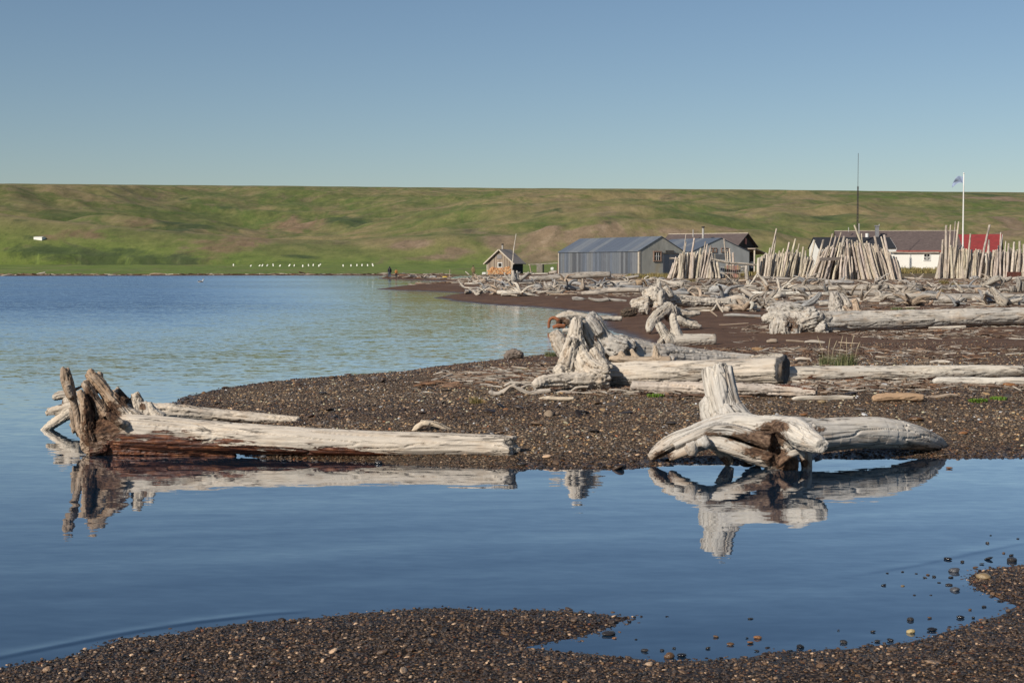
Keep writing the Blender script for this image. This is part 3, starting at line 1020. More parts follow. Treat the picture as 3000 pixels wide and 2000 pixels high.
for ss_, lb, lab in ((sets[:2], lib, 'wet dark gravel with rust and cream pebbles on the near bank'), (sets[2:3], lib_d, 'dry brown and grey gravel covering the spit'), (sets[3:], lib, 'damp dark gravel in bands along the spit and its waterline')):
    pos = np.vstack([s[0] for s in ss_]); siz = np.concatenate([s[1] for s in ss_])
    n = len(pos)
    rot = np.stack([rng.normal(0, .25, n), rng.normal(0, .25, n), rng.uniform(0, 6.28, n)], -1)
    scl = siz[:, None] * np.stack([rng.uniform(.8, 1.25, n), rng.uniform(.8, 1.2, n), rng.uniform(.6, 1.1, n)], -1)
    scl[siz > .05, 2] *= .5
    gr = scatter_object('gravel', pos, rot, scl, rng.integers(0, 6, n), lb)
    tag(gr, lab, 'gravel', kind='stuff')

# ================================================================ the large pieces of driftwood
def noisef(W, s, seed):
    return fbm(np.asarray(W) * s, 3, seed)


# --- long trunk with upturned roots at the water's edge, left
TY = 12.35
log_l = [T('R2', [(2085, 412, 84), (1950, 408, 88), (1500, 400, 94), (1000, 390, 100), (500, 372, 108), (0, 350, 116)], 12.05, 12.35) + T('R1', [(1500, 728, 130), (1150, 706, 146), (950, 700, 142), (820, 715, 120), (740, 735, 95)], 12.42, 12.68)]
roots_l = [
    T('c5', [(482, 150, 50), (500, 300, 66), (545, 480, 66), (600, 650, 46), (650, 850, 44), (690, 1050, 46), (780, 1190, 60)], 12.62),
    T('c5', [(500, 420, 40), (530, 520, 45), (570, 600, 40)], 12.56),
    T('c5', [(835, 235, 62), (950, 340, 80), (1060, 470, 80), (1180, 610, 88), (1300, 760, 105), (1420, 890, 125), (1600, 1000, 150)], 12.70),
    T('c5', [(960, 330, 55), (1000, 270, 45), (1018, 215, 36)], 12.75),
    T('c5', [(840, 260, 45), (880, 200, 42), (900, 180, 30)], 12.80),
    T('c5', [(760, 360, 42), (850, 500, 58), (940, 680, 66), (1020, 800, 78), (1120, 920, 100)], 12.62),
    T('c5', [(690, 490, 42), (765, 640, 64), (800, 800, 72), (815, 950, 72), (820, 1080, 88), (860, 1220, 110)], 12.53),
    T('c5', [(1120, 850, 34), (1240, 925, 46), (1350, 1005, 48)], 12.30),
    T('c5', [(1350, 1000, 46), (1450, 1050, 60)], 12.32, 12.50),
    T('c5', [(790, 1210, 80), (850, 1340, 95), (1000, 1370, 90), (1200, 1300, 120), (1500, 1280, 150)], 12.50),
    T('c5', [(780, 1440, 34), (860, 1420, 60), (980, 1410, 60), (1130, 1360, 50)], 12.42),
    T('c5', [(1550, 540, 50), (1590, 640, 66), (1640, 780, 90), (1700, 900, 90)], 12.82),
    T('c5', [(1490, 600, 30), (1560, 700, 50), (1640, 800, 60)], 12.90),
    T('c5', [(1770, 670, 30), (1790, 760, 48), (1840, 840, 66), (1960, 920, 70)], 12.70),
    T('c5', [(1690, 660, 26), (1720, 760, 40), (1760, 860, 60)], 12.70),
    T('c5', [(1240, 480, 60), (1330, 600, 75), (1420, 690, 70), (1520, 780, 60)], 13.05),
    T('c5', [(1000, 1050, 150), (1100, 1080, 190), (1300, 1050, 170)], 12.65),
    T('c5', [(620, 480, 24), (700, 440, 16), (760, 430, 14)], 12.70),
    T('c5', [(560, 1000, 30), (640, 1080, 26)], 12.80),
]
roots_l = [[[q[0], q[1], q[2], q[3] * 1.22] for q in tb] for tb in roots_l]
roots_l += [T('c5', [(780, 1180, 120), (745, 950, 90), (705, 720, 56)], 12.86), T('c5', [(1050, 1000, 150), (950, 820, 95), (880, 650, 50)], 12.84), T('c5', [(640, 1120, 60), (600, 900, 46), (570, 740, 36)], 12.8), T('c5', [(1150, 900, 130), (1090, 760, 80), (1020, 620, 44)], 12.8)]
roots_l.append(T('R1', [(700, 835, 30), (900, 838, 40), (1150, 838, 46), (1450, 846, 42), (1800, 862, 30)], 12.5, 12.35))


def warm_l(W):
    u = 1176 + W[:, 0] / W[:, 1] * F
    return np.clip((312 - u) / 60, 0, 1) * .75
root_u = at(*K('c5', 1000, 1000), 12.4)[0]


def bark_l(W):
    x = W[:, 0]
    u = 1176 + x / W[:, 1] * F
    axis_v = np.interp(u, [220, 285, 345, 450, 549, 698, 849, 1000, 1174], [1004, 996, 996, 1003, 1008, 1013, 1019, 1023, 1026])
    az = CAM_H - (axis_v - HV) / F * W[:, 1]
    hw = np.interp(u, [220, 345, 450, 700, 849, 1174], [.15, .165, .145, .12, .11, .095])
    k = (az - W[:, 2]) / hw              # +1 at the underside
    lo = np.interp(u, [215, 260, 330, 380, 460, 560, 640, 760, 900, 1174], [-.05, .2, .1, -.12, .12, .2, .42, .52, .72, .95])
    b = .5 + (k - lo) * 1.0 + .9 * (noisef(W * np.array([1, 3, 3]), 3.0, 71) - .5)
    return np.clip(b, 0, 1.3) * (u > 200)


def dirt_l(W):
    u = 1176 + W[:, 0] / W[:, 1] * F
    v = HV + (CAM_H - W[:, 2]) / W[:, 1] * F
    d = np.zeros(len(W))
    for (cx, cy, rx, ry) in ((1000, 1080, 330, 230), (820, 800, 110, 420), (900, 1250, 220, 200), (1180, 820, 130, 200), (1340, 600, 140, 170), (1640, 740, 60, 60)):
        a, b = K('c5', cx, cy)
        d = np.maximum(d, 1.25 - np.hypot((u - a) / (rx * .15), (v - b) / (ry * .15)) * .85)
    return np.clip(d, 0, 1)


wood('driftwood_log', log_l + roots_l, 'long cream trunk with upturned brown roots and red bark along its underside', 'driftwood log', 'large driftwood on the gravel spit',
     vox=.0085, color=CREAM, amp=.12, trunk=.035, bark=bark_l, dirt=dirt_l, warm=warm_l, rough=.16, jag=.7)
# --- second trunk lying behind it
Y2 = 14.35
wood('driftwood_log', [
    T('R1', [(2290, 612, 36), (2000, 590, 40), (1600, 560, 48), (1250, 530, 58), (1000, 540, 70)], 14.3, 14.5) + T('c5', [(1300, 900, 130), (800, 780, 120), (560, 700, 90)], 14.5, 14.5),
    T('c5', [(560, 560, 60), (470, 555, 65), (370, 570, 70), (290, 610, 38)], 14.55),
    T('c5', [(700, 760, 100), (560, 730, 80), (400, 780, 72), (260, 800, 60), (180, 850, 32)], 14.4),
    T('c5', [(240, 800, 40), (205, 750, 16)], 14.4),
    T('c5', [(700, 800, 100), (560, 820, 95), (400, 930, 80), (270, 1020, 72), (180, 1085, 60), (110, 1130, 40)], 14.4),
    T('c5', [(560, 600, 70), (500, 680, 80), (540, 800, 80)], 14.45),
    T('c5', [(640, 560, 60), (600, 700, 90)], 14.5),
], 'pale log with gnarled roots in the water, behind the trunk with red bark', 'driftwood log', 'large driftwood on the gravel spit', vox=.011, color=(.57, .5, .415), amp=.1,
     dirt=lambda W: np.clip(1.1 - np.hypot(1176 + W[:, 0] / W[:, 1] * F - K('c5', 370, 670)[0], HV + (CAM_H - W[:, 2]) / W[:, 1] * F - K('c5', 370, 670)[1]) / 14, 0, 1))

# --- snag at the pond's right: an upright broken stem over arching roots
rs = [
    T('R3', [(592, 190, 98), (598, 240, 100), (612, 320, 102), (634, 410, 106), (658, 490, 122), (690, 570, 145), (800, 640, 120)], 12.05, 11.85),
    T('R3', [(602, 176, 52), (604, 235, 88)], 12.05),
    T('R3', [(560, 370, 40), (530, 430, 58), (530, 500, 60), (580, 570, 70)], 12.0),
    T('R3', [(1090, 580, 66), (980, 570, 62), (860, 570, 70), (720, 560, 74), (560, 585, 66), (420, 640, 58), (290, 690, 56), (190, 750, 46), (135, 800, 30)], 11.6, 11.9),
    T('R3', [(960, 690, 64), (820, 650, 46), (680, 608, 42), (560, 610, 40), (430, 655, 38), (300, 712, 34)], 11.52, 11.72),
    T('R3', [(900, 740, 90), (760, 690, 60), (640, 650, 46)], 11.95),
    T('R3', [(960, 810, 60), (840, 785, 58), (720, 740, 56), (620, 705, 54), (520, 690, 48), (430, 730, 40), (340, 765, 34), (260, 805, 26)], 11.55, 11.75),
    T('R3', [(400, 700, 40), (420, 740, 44), (425, 785, 24)], 11.55), T('R3', [(480, 660, 36), (500, 700, 50), (490, 730, 36)], 11.55), T('R3', [(600, 730, 40), (660, 800, 42), (680, 850, 30)], 11.75),
    T('R3', [(920, 640, 90), (1010, 700, 120), (1080, 720, 120)], 11.7),
    T('R3', [(940, 800, 80), (1000, 850, 60), (1060, 870, 50)], 11.6), T('R3', [(1040, 760, 60), (1100, 820, 55), (1110, 890, 40)], 11.55),
    T('R3', [(1010, 850, 26), (1080, 790, 30), (1150, 760, 22), (1190, 790, 16)], 11.45),
    T('R3', [(1010, 600, 50), (1100, 600, 84), (1180, 655, 96), (1250, 695, 74), (1312, 718, 50)], 11.6, 11.05),
    T('R3', [(1250, 660, 40), (1240, 600, 30), (1270, 575, 18)], 11.55),
    T('R3', [(1195, 740, 46), (1205, 820, 40), (1212, 900, 36)], 11.62),
    T('R3', [(960, 640, 130), (1120, 650, 130), (1300, 648, 116), (1500, 632, 110), (1720, 630, 106), (1900, 650, 92), (2030, 680, 72), (2110, 705, 52), (2170, 728, 18)], 11.75, 12.75),
    T('R3', [(860, 545, 20), (880, 522, 12)], 11.8),
]
rs = [rs[-2]] + rs[:-2] + rs[-1:]


def dirt_r(W):
    u = 1176 + W[:, 0] / W[:, 1] * F
    v = HV + (CAM_H - W[:, 2]) / W[:, 1] * F
    d = np.zeros(len(W))
    for (cx, cy, rx, ry, k) in ((940, 680, 150, 110, 1), (1000, 800, 110, 80, 1), (1000, 590, 110, 50, 1), (1110, 850, 140, 60, 1.0), (800, 665, 180, 46, .8), (860, 760, 120, 50, .8), (560, 640, 130, 26, .6), (230, 790, 80, 40, .9), (640, 830, 60, 40, .8), (1300, 610, 80, 40, .55)):
        a, b = K('R3', cx, cy)
        d = np.maximum(d, k * (1.3 - np.hypot((u - a) / (rx / 3), (v - b) / (ry / 3)) * .9))
    return np.clip(d, 0, 1)


wood('driftwood_snag', rs, 'pale driftwood snag with an upright broken stem over arching roots in the pond', 'driftwood snag', 'large driftwood on the gravel spit',
     vox=.0085, color=(.57, .53, .475), amp=.045, trunk=.03, warm=lambda W: np.clip(.75 - W[:, 2] * 2.6, 0, .6), dirt=dirt_r, rough=.1, jag=.25)

# --- the big twisted stump and its trunk on the spit
b3 = depth('R4', 1300, 700) + .25
root3 = [
    T('R4', [(805, 190, 30), (795, 260, 44), (790, 340, 52), (798, 420, 66), (830, 500, 84), (900, 570, 95), (1000, 600, 95)], b3 + .15, b3),
    T('R4', [(835, 205, 16), (825, 175, 8)], b3 + .15),
    T('R4', [(835, 215, 30), (868, 290, 34), (915, 370, 40), (950, 440, 44), (900, 520, 60)], b3 + .28),
    T('R4', [(770, 330, 40), (745, 420, 48), (725, 500, 60), (710, 560, 52)], b3),
    T('R4', [(905, 400, 24), (950, 470, 36), (1010, 545, 40)], b3 + .0),
    T('R4', [(1000, 590, 90), (860, 612, 62), (720, 620, 50), (600, 628, 46), (540, 640, 42), (505, 655, 26)], b3, b3 - .3),
    T('R4', [(700, 545, 50), (660, 560, 34), (640, 575, 20)], b3 - .05),
]
w3 = wood('driftwood_log', [T('R4', [(880, 590, 95), (1200, 575, 88), (1600, 565, 84), (2000, 555, 88), (2200, 552, 92)], b3 + .45, b3 - .3)] + root3,
     'huge log with a tall twisted stump at left and a dark slate cut end', 'driftwood log', 'large driftwood on the gravel spit', vox=.013, color=CREAM, trunk=.04, amp=.12, rough=.12, jag=.2,
     dirt=lambda W: np.clip(1.0 - np.hypot(1176 + W[:, 0] / W[:, 1] * F - K('R4', 930, 330)[0], (HV + (CAM_H - W[:, 2]) / W[:, 1] * F - K('R4', 930, 330)[1]) / 2) / 9, 0, .6))
cc_ = np.array(T('R4', [(2212, 552, 94), (2213, 552, 94)], b3 - .31)[0])
nrm = np.array([.88, -.47, 0.0]); e1 = np.array([.47, .88, 0.0]); e2 = np.array([0, 0, 1.0])
rr_ = cc_[3]
NA, NR = 40, 7
V_, F_ = [], []
for k_ in range(NA):
    a_ = k_ * 2 * PI / NA
    spike = .22 * max(0, vn(np.array([[math.cos(a_) * 3 + 4, math.sin(a_) * 3, 1.0]]), 3)[0] - .3) + .2 * math.exp(-((a_ - PI * .46) / .25) ** 2) + .12 * math.exp(-((a_ - PI * 1.48) / .3) ** 2)
    for q in range(NR):
        f_ = (q + 1) / NR
        r_ = rr_ * f_ * (.98 + spike * f_)
        dz_ = .05 * (fbm(np.array([[math.cos(a_) * 3.5, math.sin(a_) * 1.2 + f_ * 1.5, f_]]), 2, 8)[0] - .5) - .02 * (1 - f_)
        V_.append(cc_[:3] + e1 * math.cos(a_) * r_ + e2 * math.sin(a_) * r_ + nrm * (dz_ + .045))
    V_.append(cc_[:3] + e1 * math.cos(a_) * rr_ * .9 + e2 * math.sin(a_) * rr_ * .9 - nrm * .05)
S_ = NR + 1
V_.append(cc_[:3] + nrm * .03)
for k_ in range(NA):
    k2 = (k_ + 1) % NA
    F_.append((len(V_) - 1, k_ * S_, k2 * S_))
    for q in range(NR):
        F_.append((k_ * S_ + q, k_ * S_ + q + 1, k2 * S_ + q + 1, k2 * S_ + q))
V_ = np.array(V_) - np.array(w3.location)
M['dark_end_wood'] = wood_material('cut_end_grain', 1.4)
e_ = mesh_obj('cut_end', V_, F_, M['dark_end_wood'], w3, None, True, {'grain': V_[:, [2, 0, 1]]})
e_.color = (.085, .085, .09, 1)  # shade on the end facing away from the sun, put into its colour
e_['label'] = 'jagged cut end coloured dark slate grey for its shade'
wood('driftwood_log', [T('R3', [(0, 308, 34), (250, 315, 40), (500, 322, 42), (750, 328, 42), (1000, 334, 40), (1180, 342, 34), (1275, 348, 26)], b3 - .25, b3 - .85)],
     'flat grey log stained orange lying against the foot of the log with slate end', 'driftwood log', 'large driftwood on the gravel spit', vox=.013, color=(.52, .45, .385), amp=.12, jag=.6,
     bark=lambda W: .52 * noisef(W * np.array([.8, 2, 2]), 2.0, 5))
b4 = b3 + 1.5
wood('driftwood_log', [
    T('R4', [(885, 165, 36), (930, 230, 52), (965, 300, 50), (1020, 370, 70), (1120, 420, 84)], b4),
    T('R4', [(870, 200, 30), (905, 220, 36), (960, 300, 36)], b4 - .1),
    T('R4', [(980, 240, 24), (990, 300, 34)], b4),
    T('R4', [(900, 380, 85), (1100, 410, 88), (1400, 450, 74), (1700, 478, 60), (2020, 490, 42)], b4, b4 + .8),
    T('R4', [(1150, 350, 44), (1160, 400, 60)], b4 + .1),
    T('R4', [(1460, 450, 20), (1450, 480, 40)], b4 - .2),
], 'grey tapering log with a knobbly head lying behind the twisted stump', 'driftwood log', 'large driftwood on the gravel spit', vox=.015, color=(.50, .465, .42), amp=.08)
wood('driftwood_log', [T('R3', [(700, 158, 30), (850, 135, 40), (950, 128, 42), (1045, 124, 40)], b3 + .6, b3 + .75)], 'short pale slab of log on top behind the slate cut end', 'driftwood log',
     'large driftwood on the gravel spit', vox=.014, color=PALE, amp=.1, jag=.6)
wood('driftwood_stump', [T('R4', [(640, 285, 36), (665, 330, 52), (700, 390, 58), (745, 450, 60), (800, 500, 60)], b3 + .7),
                         T('R4', [(700, 280, 16), (740, 275, 16), (770, 290, 14)], b3 + .9)],
     'leaning broken stump end left of the twisted stump', 'driftwood stump', 'large driftwood on the gravel spit', vox=.014, color=CREAM, amp=.1)
wood('driftwood_branch', [T('R4', [(1020, 470, 14), (1100, 475, 28), (1250, 482, 24), (1340, 478, 26), (1450, 478, 24)], b3 + .3),
                          T('R4', [(1335, 378, 10), (1340, 410, 18), (1350, 470, 34)], b3 + .3), T('R4', [(1175, 405, 14), (1185, 430, 16), (1215, 470, 20)], b3 + .3),
                          T('R4', [(1095, 425, 16), (1110, 445, 20), (1120, 475, 24)], b3 + .3)],
     'tan root with four pointed stubs lying on top of the log with slate end', 'driftwood branch', 'large driftwood on the gravel spit', vox=.012, color=(.50, .40, .30), amp=.08)
wood('driftwood_root', [T('R4', [(200, 690, 16), (215, 710, 18), (260, 715, 18), (300, 690, 14), (380, 645, 10)], b3 - .3), T('R4', [(290, 710, 10), (350, 660, 10), (400, 680, 12), (470, 710, 16), (530, 700, 18), (620, 690, 14)], b3 - .35),
                        T('R4', [(330, 700, 8), (390, 670, 9), (450, 700, 9)], b3 - .3), T('R4', [(300, 660, 10), (340, 640, 12), (420, 640, 9)], b3 - .2), T('R4', [(420, 670, 8), (480, 650, 9), (520, 690, 9)], b3 - .3)],
     'tangle of thin grey roots on the gravel under the stump foot', 'driftwood root', vox=.009, color=GREY, amp=.05)
wood('driftwood_branch', [T('R4', [(640, 715, 12), (700, 705, 16), (770, 712, 16), (840, 715, 14)], b3 - .3), T('R4', [(750, 700, 8), (800, 670, 9), (880, 665, 8)], b3 - .2)],
     'curved grey branch tucked beneath the stump foot', 'driftwood branch', vox=.009, color=GREY, amp=.06)
wood('driftwood_plank', [T('R4', [(542, 752, 12), (600, 742, 16), (680, 748, 15), (780, 750, 14)], depth('R4', 660, 765))], 'small cream split plank on dark gravel below the stump', 'driftwood plank', vox=.008, color=(.66, .56, .43), amp=.1)
boff = depth('R2', 1500, 292)
wood('driftwood_branch', [T('R2', [(1325, 298, 10), (1370, 262, 26), (1420, 235, 24), (1465, 240, 16)], boff), T('R2', [(1390, 225, 18), (1500, 240, 24), (1600, 280, 18), (1670, 298, 10)], boff + .1)],
     'bent cream driftwood offcut on the gravel behind the barked trunk', 'driftwood branch', vox=.009, color=(.62, .52, .4), amp=.08)

# --- long log at the right of the spit and the pieces before it
b5 = depth('R5', 1000, 948) + .2
wood('driftwood_log', [T('R5', [(300, 875, 72), (600, 876, 76), (1000, 872, 76), (1400, 870, 74), (1800, 850, 60), (2340, 840, 46)], b5, b5 + .3)],
     'long smooth cream log running to the right edge of the picture', 'driftwood log', 'large driftwood on the gravel spit', vox=.014, color=PALE, amp=.07, trunk=.035, rough=.1,
     bark=lambda W: np.clip(.55 - (W[:, 2] - W[:, 2].min()) * 2.2, 0, .6))
b6 = depth('R5', 1900, 970) + .05
wood('driftwood_log', [T('R5', [(1565, 935, 18), (1620, 928, 34), (1800, 930, 36), (2100, 930, 34), (2500, 932, 34)], b6)], 'thin bleached log lying in front of the long smooth log at right', 'driftwood log',
     'large driftwood on the gravel spit', vox=.014, color=(.68, .63, .55), amp=.08)
for pts, by, lab, nm, cat, colr, am in (
    ([(355, 1085, 14), (420, 1075, 20), (600, 1075, 20), (750, 1072, 22), (885, 1074, 16)], 1098, 'pale short log lying left of the brown chunk', 'driftwood_branch', 'driftwood branch', PALE, .08),
    ([(1045, 1080, 26), (1100, 1075, 40), (1180, 1068, 38), (1350, 1070, 38), (1490, 1075, 30)], 1110, 'brown chunk of wood with a rounded left end on the gravel', 'driftwood_chunk', 'driftwood chunk', (.40, .27, .17), .08),
    ([(1500, 1070, 14), (1620, 1062, 18), (1700, 1052, 20), (1785, 1052, 14)], 1076, 'tan branch butting the right end of the brown chunk', 'driftwood_branch', 'driftwood branch', TAN, .06),
    ([(705, 1008, 8), (800, 1002, 11), (920, 1008, 9)], 1018, 'thin white stick in front of the dark log end', 'driftwood_branch', 'driftwood branch', PALE, .05),
    ([(585, 1030, 8), (640, 1022, 12), (705, 1015, 12)], 1036, 'short tan stick beside the flat orange stained log end', 'driftwood_branch', 'driftwood branch', TAN, .05),
    ([(1530, 470, 10), (1650, 468, 12), (1800, 465, 14), (1850, 462, 14)], 482, 'white stick lying along the foot of the knotted giant log', 'driftwood_branch', 'driftwood branch', PALE, .05),
    ([(1720, 632, 5), (1790, 642, 6), (1870, 640, 5)], 648, 'small white forked twig on bare dark sand', 'driftwood_twig', 'driftwood twig', PALE, .05),
    ([(2220, 562, 6), (2300, 566, 8), (2400, 568, 8)], 576, 'cream stick at the right edge on dark sand', 'driftwood_branch', 'driftwood branch', PALE, .05),
    ([(750, 595, 6), (820, 600, 7), (940, 606, 6)], 612, 'thin brown stick above the grass tuft', 'driftwood_branch', 'driftwood branch', TAN, .05),
    ([(380, 740, 14), (440, 735, 16), (520, 742, 12)], 752, 'flat bleached board scrap beside the grass tuft', 'driftwood_plank', 'driftwood plank', PALE, .05),
    ([(300, 580, 8), (380, 585, 10), (460, 590, 8)], 600, 'tan stick below the root wad of the knotted giant log', 'driftwood_branch', 'driftwood branch', TAN, .05),
    ([(460, 595, 10), (540, 588, 14), (640, 600, 10)], 610, 'grey splintered stick below the root wad', 'driftwood_branch', 'driftwood branch', GREY, .05),
    ([(5, 650, 10), (60, 655, 18), (120, 668, 12)], 675, 'orange brown splinter of wood in the wrack', 'driftwood_branch', 'driftwood branch', (.45, .28, .15), .05),
):
    Yb = depth('R5', pts[1][0], by)
    wood(nm, [T('R5', pts, Yb + .05)], lab, cat, None, vox=.012, color=colr, amp=am)

# --- middle distance: root wads and logs
b7 = depth('R5', 1300, 495) + .3
wood('driftwood_log', [
    T('R5', [(560, 430, 110), (720, 420, 92), (1000, 412, 88), (1300, 405, 86), (1700, 388, 80), (2100, 375, 76), (2700, 362, 70)], b7, b7 + .6),
    T('R5', [(640, 470, 62), (590, 490, 44), (570, 510, 26)], b7 - .3), T('R5', [(540, 400, 96), (440, 430, 86), (420, 470, 50)], b7 - .1),
    T('R5', [(520, 350, 60), (420, 360, 76), (330, 330, 76), (250, 320, 60), (180, 330, 40)], b7 + .2),
    T('R5', [(420, 400, 76), (320, 400, 60), (240, 400, 70), (150, 390, 44), (95, 400, 22)], b7),
    T('R5', [(400, 440, 50), (385, 500, 46), (400, 545, 40)], b7 - .2), T('R5', [(300, 420, 50), (285, 490, 42), (320, 555, 30)], b7 - .2),
    T('R5', [(220, 420, 46), (205, 490, 44), (210, 555, 34)], b7 - .1), T('R5', [(260, 340, 26), (170, 300, 22), (150, 330, 30)], b7 + .1),
    T('R5', [(290, 380, 36), (270, 310, 26), (255, 260, 16)], b7 + .3), T('R5', [(480, 360, 50), (560, 380, 40), (620, 350, 26)], b7 - .2),
], 'giant grey log studded with knots, bulging root wad at its left end', 'driftwood log', 'large driftwood in the drift field', vox=.022, color=(.50, .465, .415), amp=.14, trunk=.035,
     dirt=lambda W: np.clip(1.0 - np.hypot(1176 + W[:, 0] / W[:, 1] * F - K('R5', 350, 430)[0], (HV + (CAM_H - W[:, 2]) / W[:, 1] * F - K('R5', 350, 430)[1])) / 26, 0, .55) + (np.abs(noisef(W, 4.0, 9) - .5) < .03) * .3)
wood('driftwood_stump', [T('R5', [(715, 165, 36), (722, 220, 54), (735, 290, 66), (760, 350, 84)], b7 + 1.2), T('R5', [(770, 180, 20), (810, 230, 30), (840, 300, 46)], b7 + 1.2)],
     'broad upright stump standing behind the knotted giant log', 'driftwood stump', 'large driftwood in the drift field', vox=.022, color=(.53, .48, .42), amp=.1)
wood('driftwood_stump', [T('R5', [(888, 225, 26), (905, 270, 26), (915, 320, 34), (940, 350, 40)], b7 + 1.0), T('R5', [(800, 280, 16), (830, 310, 20), (860, 340, 24)], b7 + 1.0)],
     'small orange tinged upright stub right of the broad stump', 'driftwood stump', 'large driftwood in the drift field', vox=.022, color=(.56, .43, .32), amp=.1)
wood('driftwood_branch', [T('c3', [(1250, 425, 28), (1210, 500, 42), (1100, 590, 50), (940, 650, 30)], b7 + 1.5)], 'blue grey forked branch rising behind the root wad of the giant log', 'driftwood branch',
     'large driftwood in the drift field', vox=.022, color=BLUE, amp=.1)
b8 = depth('c2', 600, 930) + .5
wood('driftwood_root', [T('c2', [(880, 560, 80), (800, 610, 85), (720, 660, 80), (630, 750, 72), (580, 840, 58), (575, 905, 34)], b8, b8 - .6), T('c2', [(850, 600, 110), (880, 700, 100), (900, 760, 60)], b8),
                        T('c2', [(920, 620, 70), (1020, 650, 50), (1120, 660, 44), (1230, 645, 36), (1285, 650, 20)], b8 + .1), T('c2', [(960, 720, 60), (1060, 780, 54), (1180, 815, 50), (1290, 832, 30)], b8 - .1),
                        T('c2', [(960, 700, 50), (1100, 750, 40), (1240, 790, 30)], b8 + .2)],
     'arching claw shaped root crown on dark sand behind the sawn log', 'driftwood root', 'large driftwood in the drift field', vox=.022, color=(.53, .48, .41), amp=.1,
     dirt=lambda W: np.clip(1.0 - np.hypot(1176 + W[:, 0] / W[:, 1] * F - K('c2', 810, 690)[0], (HV + (CAM_H - W[:, 2]) / W[:, 1] * F - K('c2', 810, 690)[1])) / 12, 0, .7))
b9 = depth('c2', 1000, 1112) + .25
w9 = wood('driftwood_log', [T('c2', [(780, 1030, 90), (900, 1035, 92), (1100, 1022, 88), (1300, 1018, 86), (1462, 1018, 84)], b9, b9 + .2),
                       T('c2', [(695, 785, 46), (730, 840, 60), (780, 920, 66), (850, 1010, 84)], b9), T('c2', [(915, 650, 40), (900, 730, 52), (920, 800, 60), (940, 900, 66), (980, 990, 80)], b9 + .1),
                       T('c2', [(760, 1000, 40), (710, 1050, 30), (700, 1090, 20)], b9 - .1)],
     'sawn off log with two upright broken branches beside the beach inlet', 'driftwood log', 'large driftwood in the drift field', vox=.018, color=(.58, .53, .455), amp=.1, trunk=.035, jag=.12)
ce = np.array(T('c2', [(1440, 1018, 84), (1478, 1018, 84), (1490, 1018, 78)], b9 + .2)); ce[:, :3] -= np.array(w9.location)
V_, F_, g_, _ = tube(ce, 20, .06, .05, 4)
e_ = mesh_obj('cut_end', V_, F_, M['dark_end_wood'], w9, None, True, {'grain': g_[:, [1, 0, 2]]}); e_.color = (.30, .27, .23, 1)
b10 = depth('c2', 640, 670) + .5
wood('driftwood_log', [T('c2', [(560, 430, 110), (660, 430, 140), (800, 460, 100), (950, 480, 74), (1250, 495, 62), (1680, 500, 50)], b10, b10 + 1),
                       T('c2', [(620, 290, 50), (640, 380, 90), (640, 470, 110)], b10), T('c2', [(700, 180, 22), (705, 240, 30), (700, 320, 50)], b10 + .2),
                       T('c2', [(740, 330, 40), (735, 430, 46), (740, 540, 40)], b10 - .4), T('c2', [(560, 470, 76), (440, 490, 60), (350, 500, 46), (310, 510, 26)], b10 - .2),
                       T('c2', [(480, 540, 60), (400, 545, 40), (330, 560, 26)], b10 - .3), T('c2', [(560, 560, 70), (500, 590, 70), (430, 590, 40)], b10 - .3),
                       T('c2', [(640, 560, 80), (700, 590, 60), (740, 600, 40)], b10 - .3), T('c2', [(540, 590, 22), (545, 640, 18), (550, 670, 14)], b10 - .4),
                       T('c2', [(780, 290, 40), (830, 340, 50), (870, 420, 60)], b10 + .2), T('c2', [(820, 310, 14), (860, 360, 20), (890, 420, 20)], b10 + .1)],
     'large log with a mass of bulbous roots facing the bay', 'driftwood log', 'large driftwood in the drift field', vox=.028, color=(.56, .51, .44), amp=.14,
     dirt=lambda W: np.clip(1.0 - np.hypot(1176 + W[:, 0] / W[:, 1] * F - K('c2', 640, 600)[0], (HV + (CAM_H - W[:, 2]) / W[:, 1] * F - K('c2', 640, 600)[1])) / 14, 0, .6))
wood('driftwood_stump', [T('c2', [(190, 650, 40), (240, 645, 70), (320, 635, 60), (400, 610, 40)], depth('c2', 260, 700) + .2)], 'dark brown log butt on the sand left of the bulbous roots', 'driftwood stump',
     'large driftwood in the drift field', vox=.022, color=(.10, .075, .055), amp=.15)
b11 = 37.0
wood('driftwood_log', [T('c1', [(1560, 835, 60), (1650, 790, 60), (1760, 765, 55), (1900, 775, 46)], b11) + T('R4', [(930, 188, 18), (1020, 195, 19), (1112, 197, 17)], b11),
                       T('c1', [(1600, 830, 50), (1590, 900, 40), (1600, 950, 30)], b11), T('c1', [(1680, 830, 50), (1720, 880, 50), (1740, 930, 30)], b11 - .2), T('c1', [(1690, 730, 22), (1730, 722, 26), (1780, 740, 30)], b11 + .2)],
     'grey log with dark wet roots lying half in the bay', 'driftwood log', 'large driftwood in the drift field', vox=.024, color=(.5, .45, .38), amp=.1,
     dirt=lambda W: np.clip(1.3 - np.hypot((1176 + W[:, 0] / W[:, 1] * F - K('c1', 1640, 860)[0]) / 1.6, (HV + (CAM_H - W[:, 2]) / W[:, 1] * F - K('c1', 1640, 860)[1])) / 14, 0, 1))
wood('driftwood_root', [T('c1', [(1452, 945, 20), (1450, 880, 20), (1465, 830, 22), (1500, 805, 22), (1550, 815, 24), (1590, 850, 24)], b11 - .3), T('c1', [(1500, 935, 24), (1580, 915, 30), (1680, 925, 30)], b11 - .3)],
     'rust red arched root dipping into the bay', 'driftwood root', vox=.02, color=(.34, .13, .06), amp=.06)
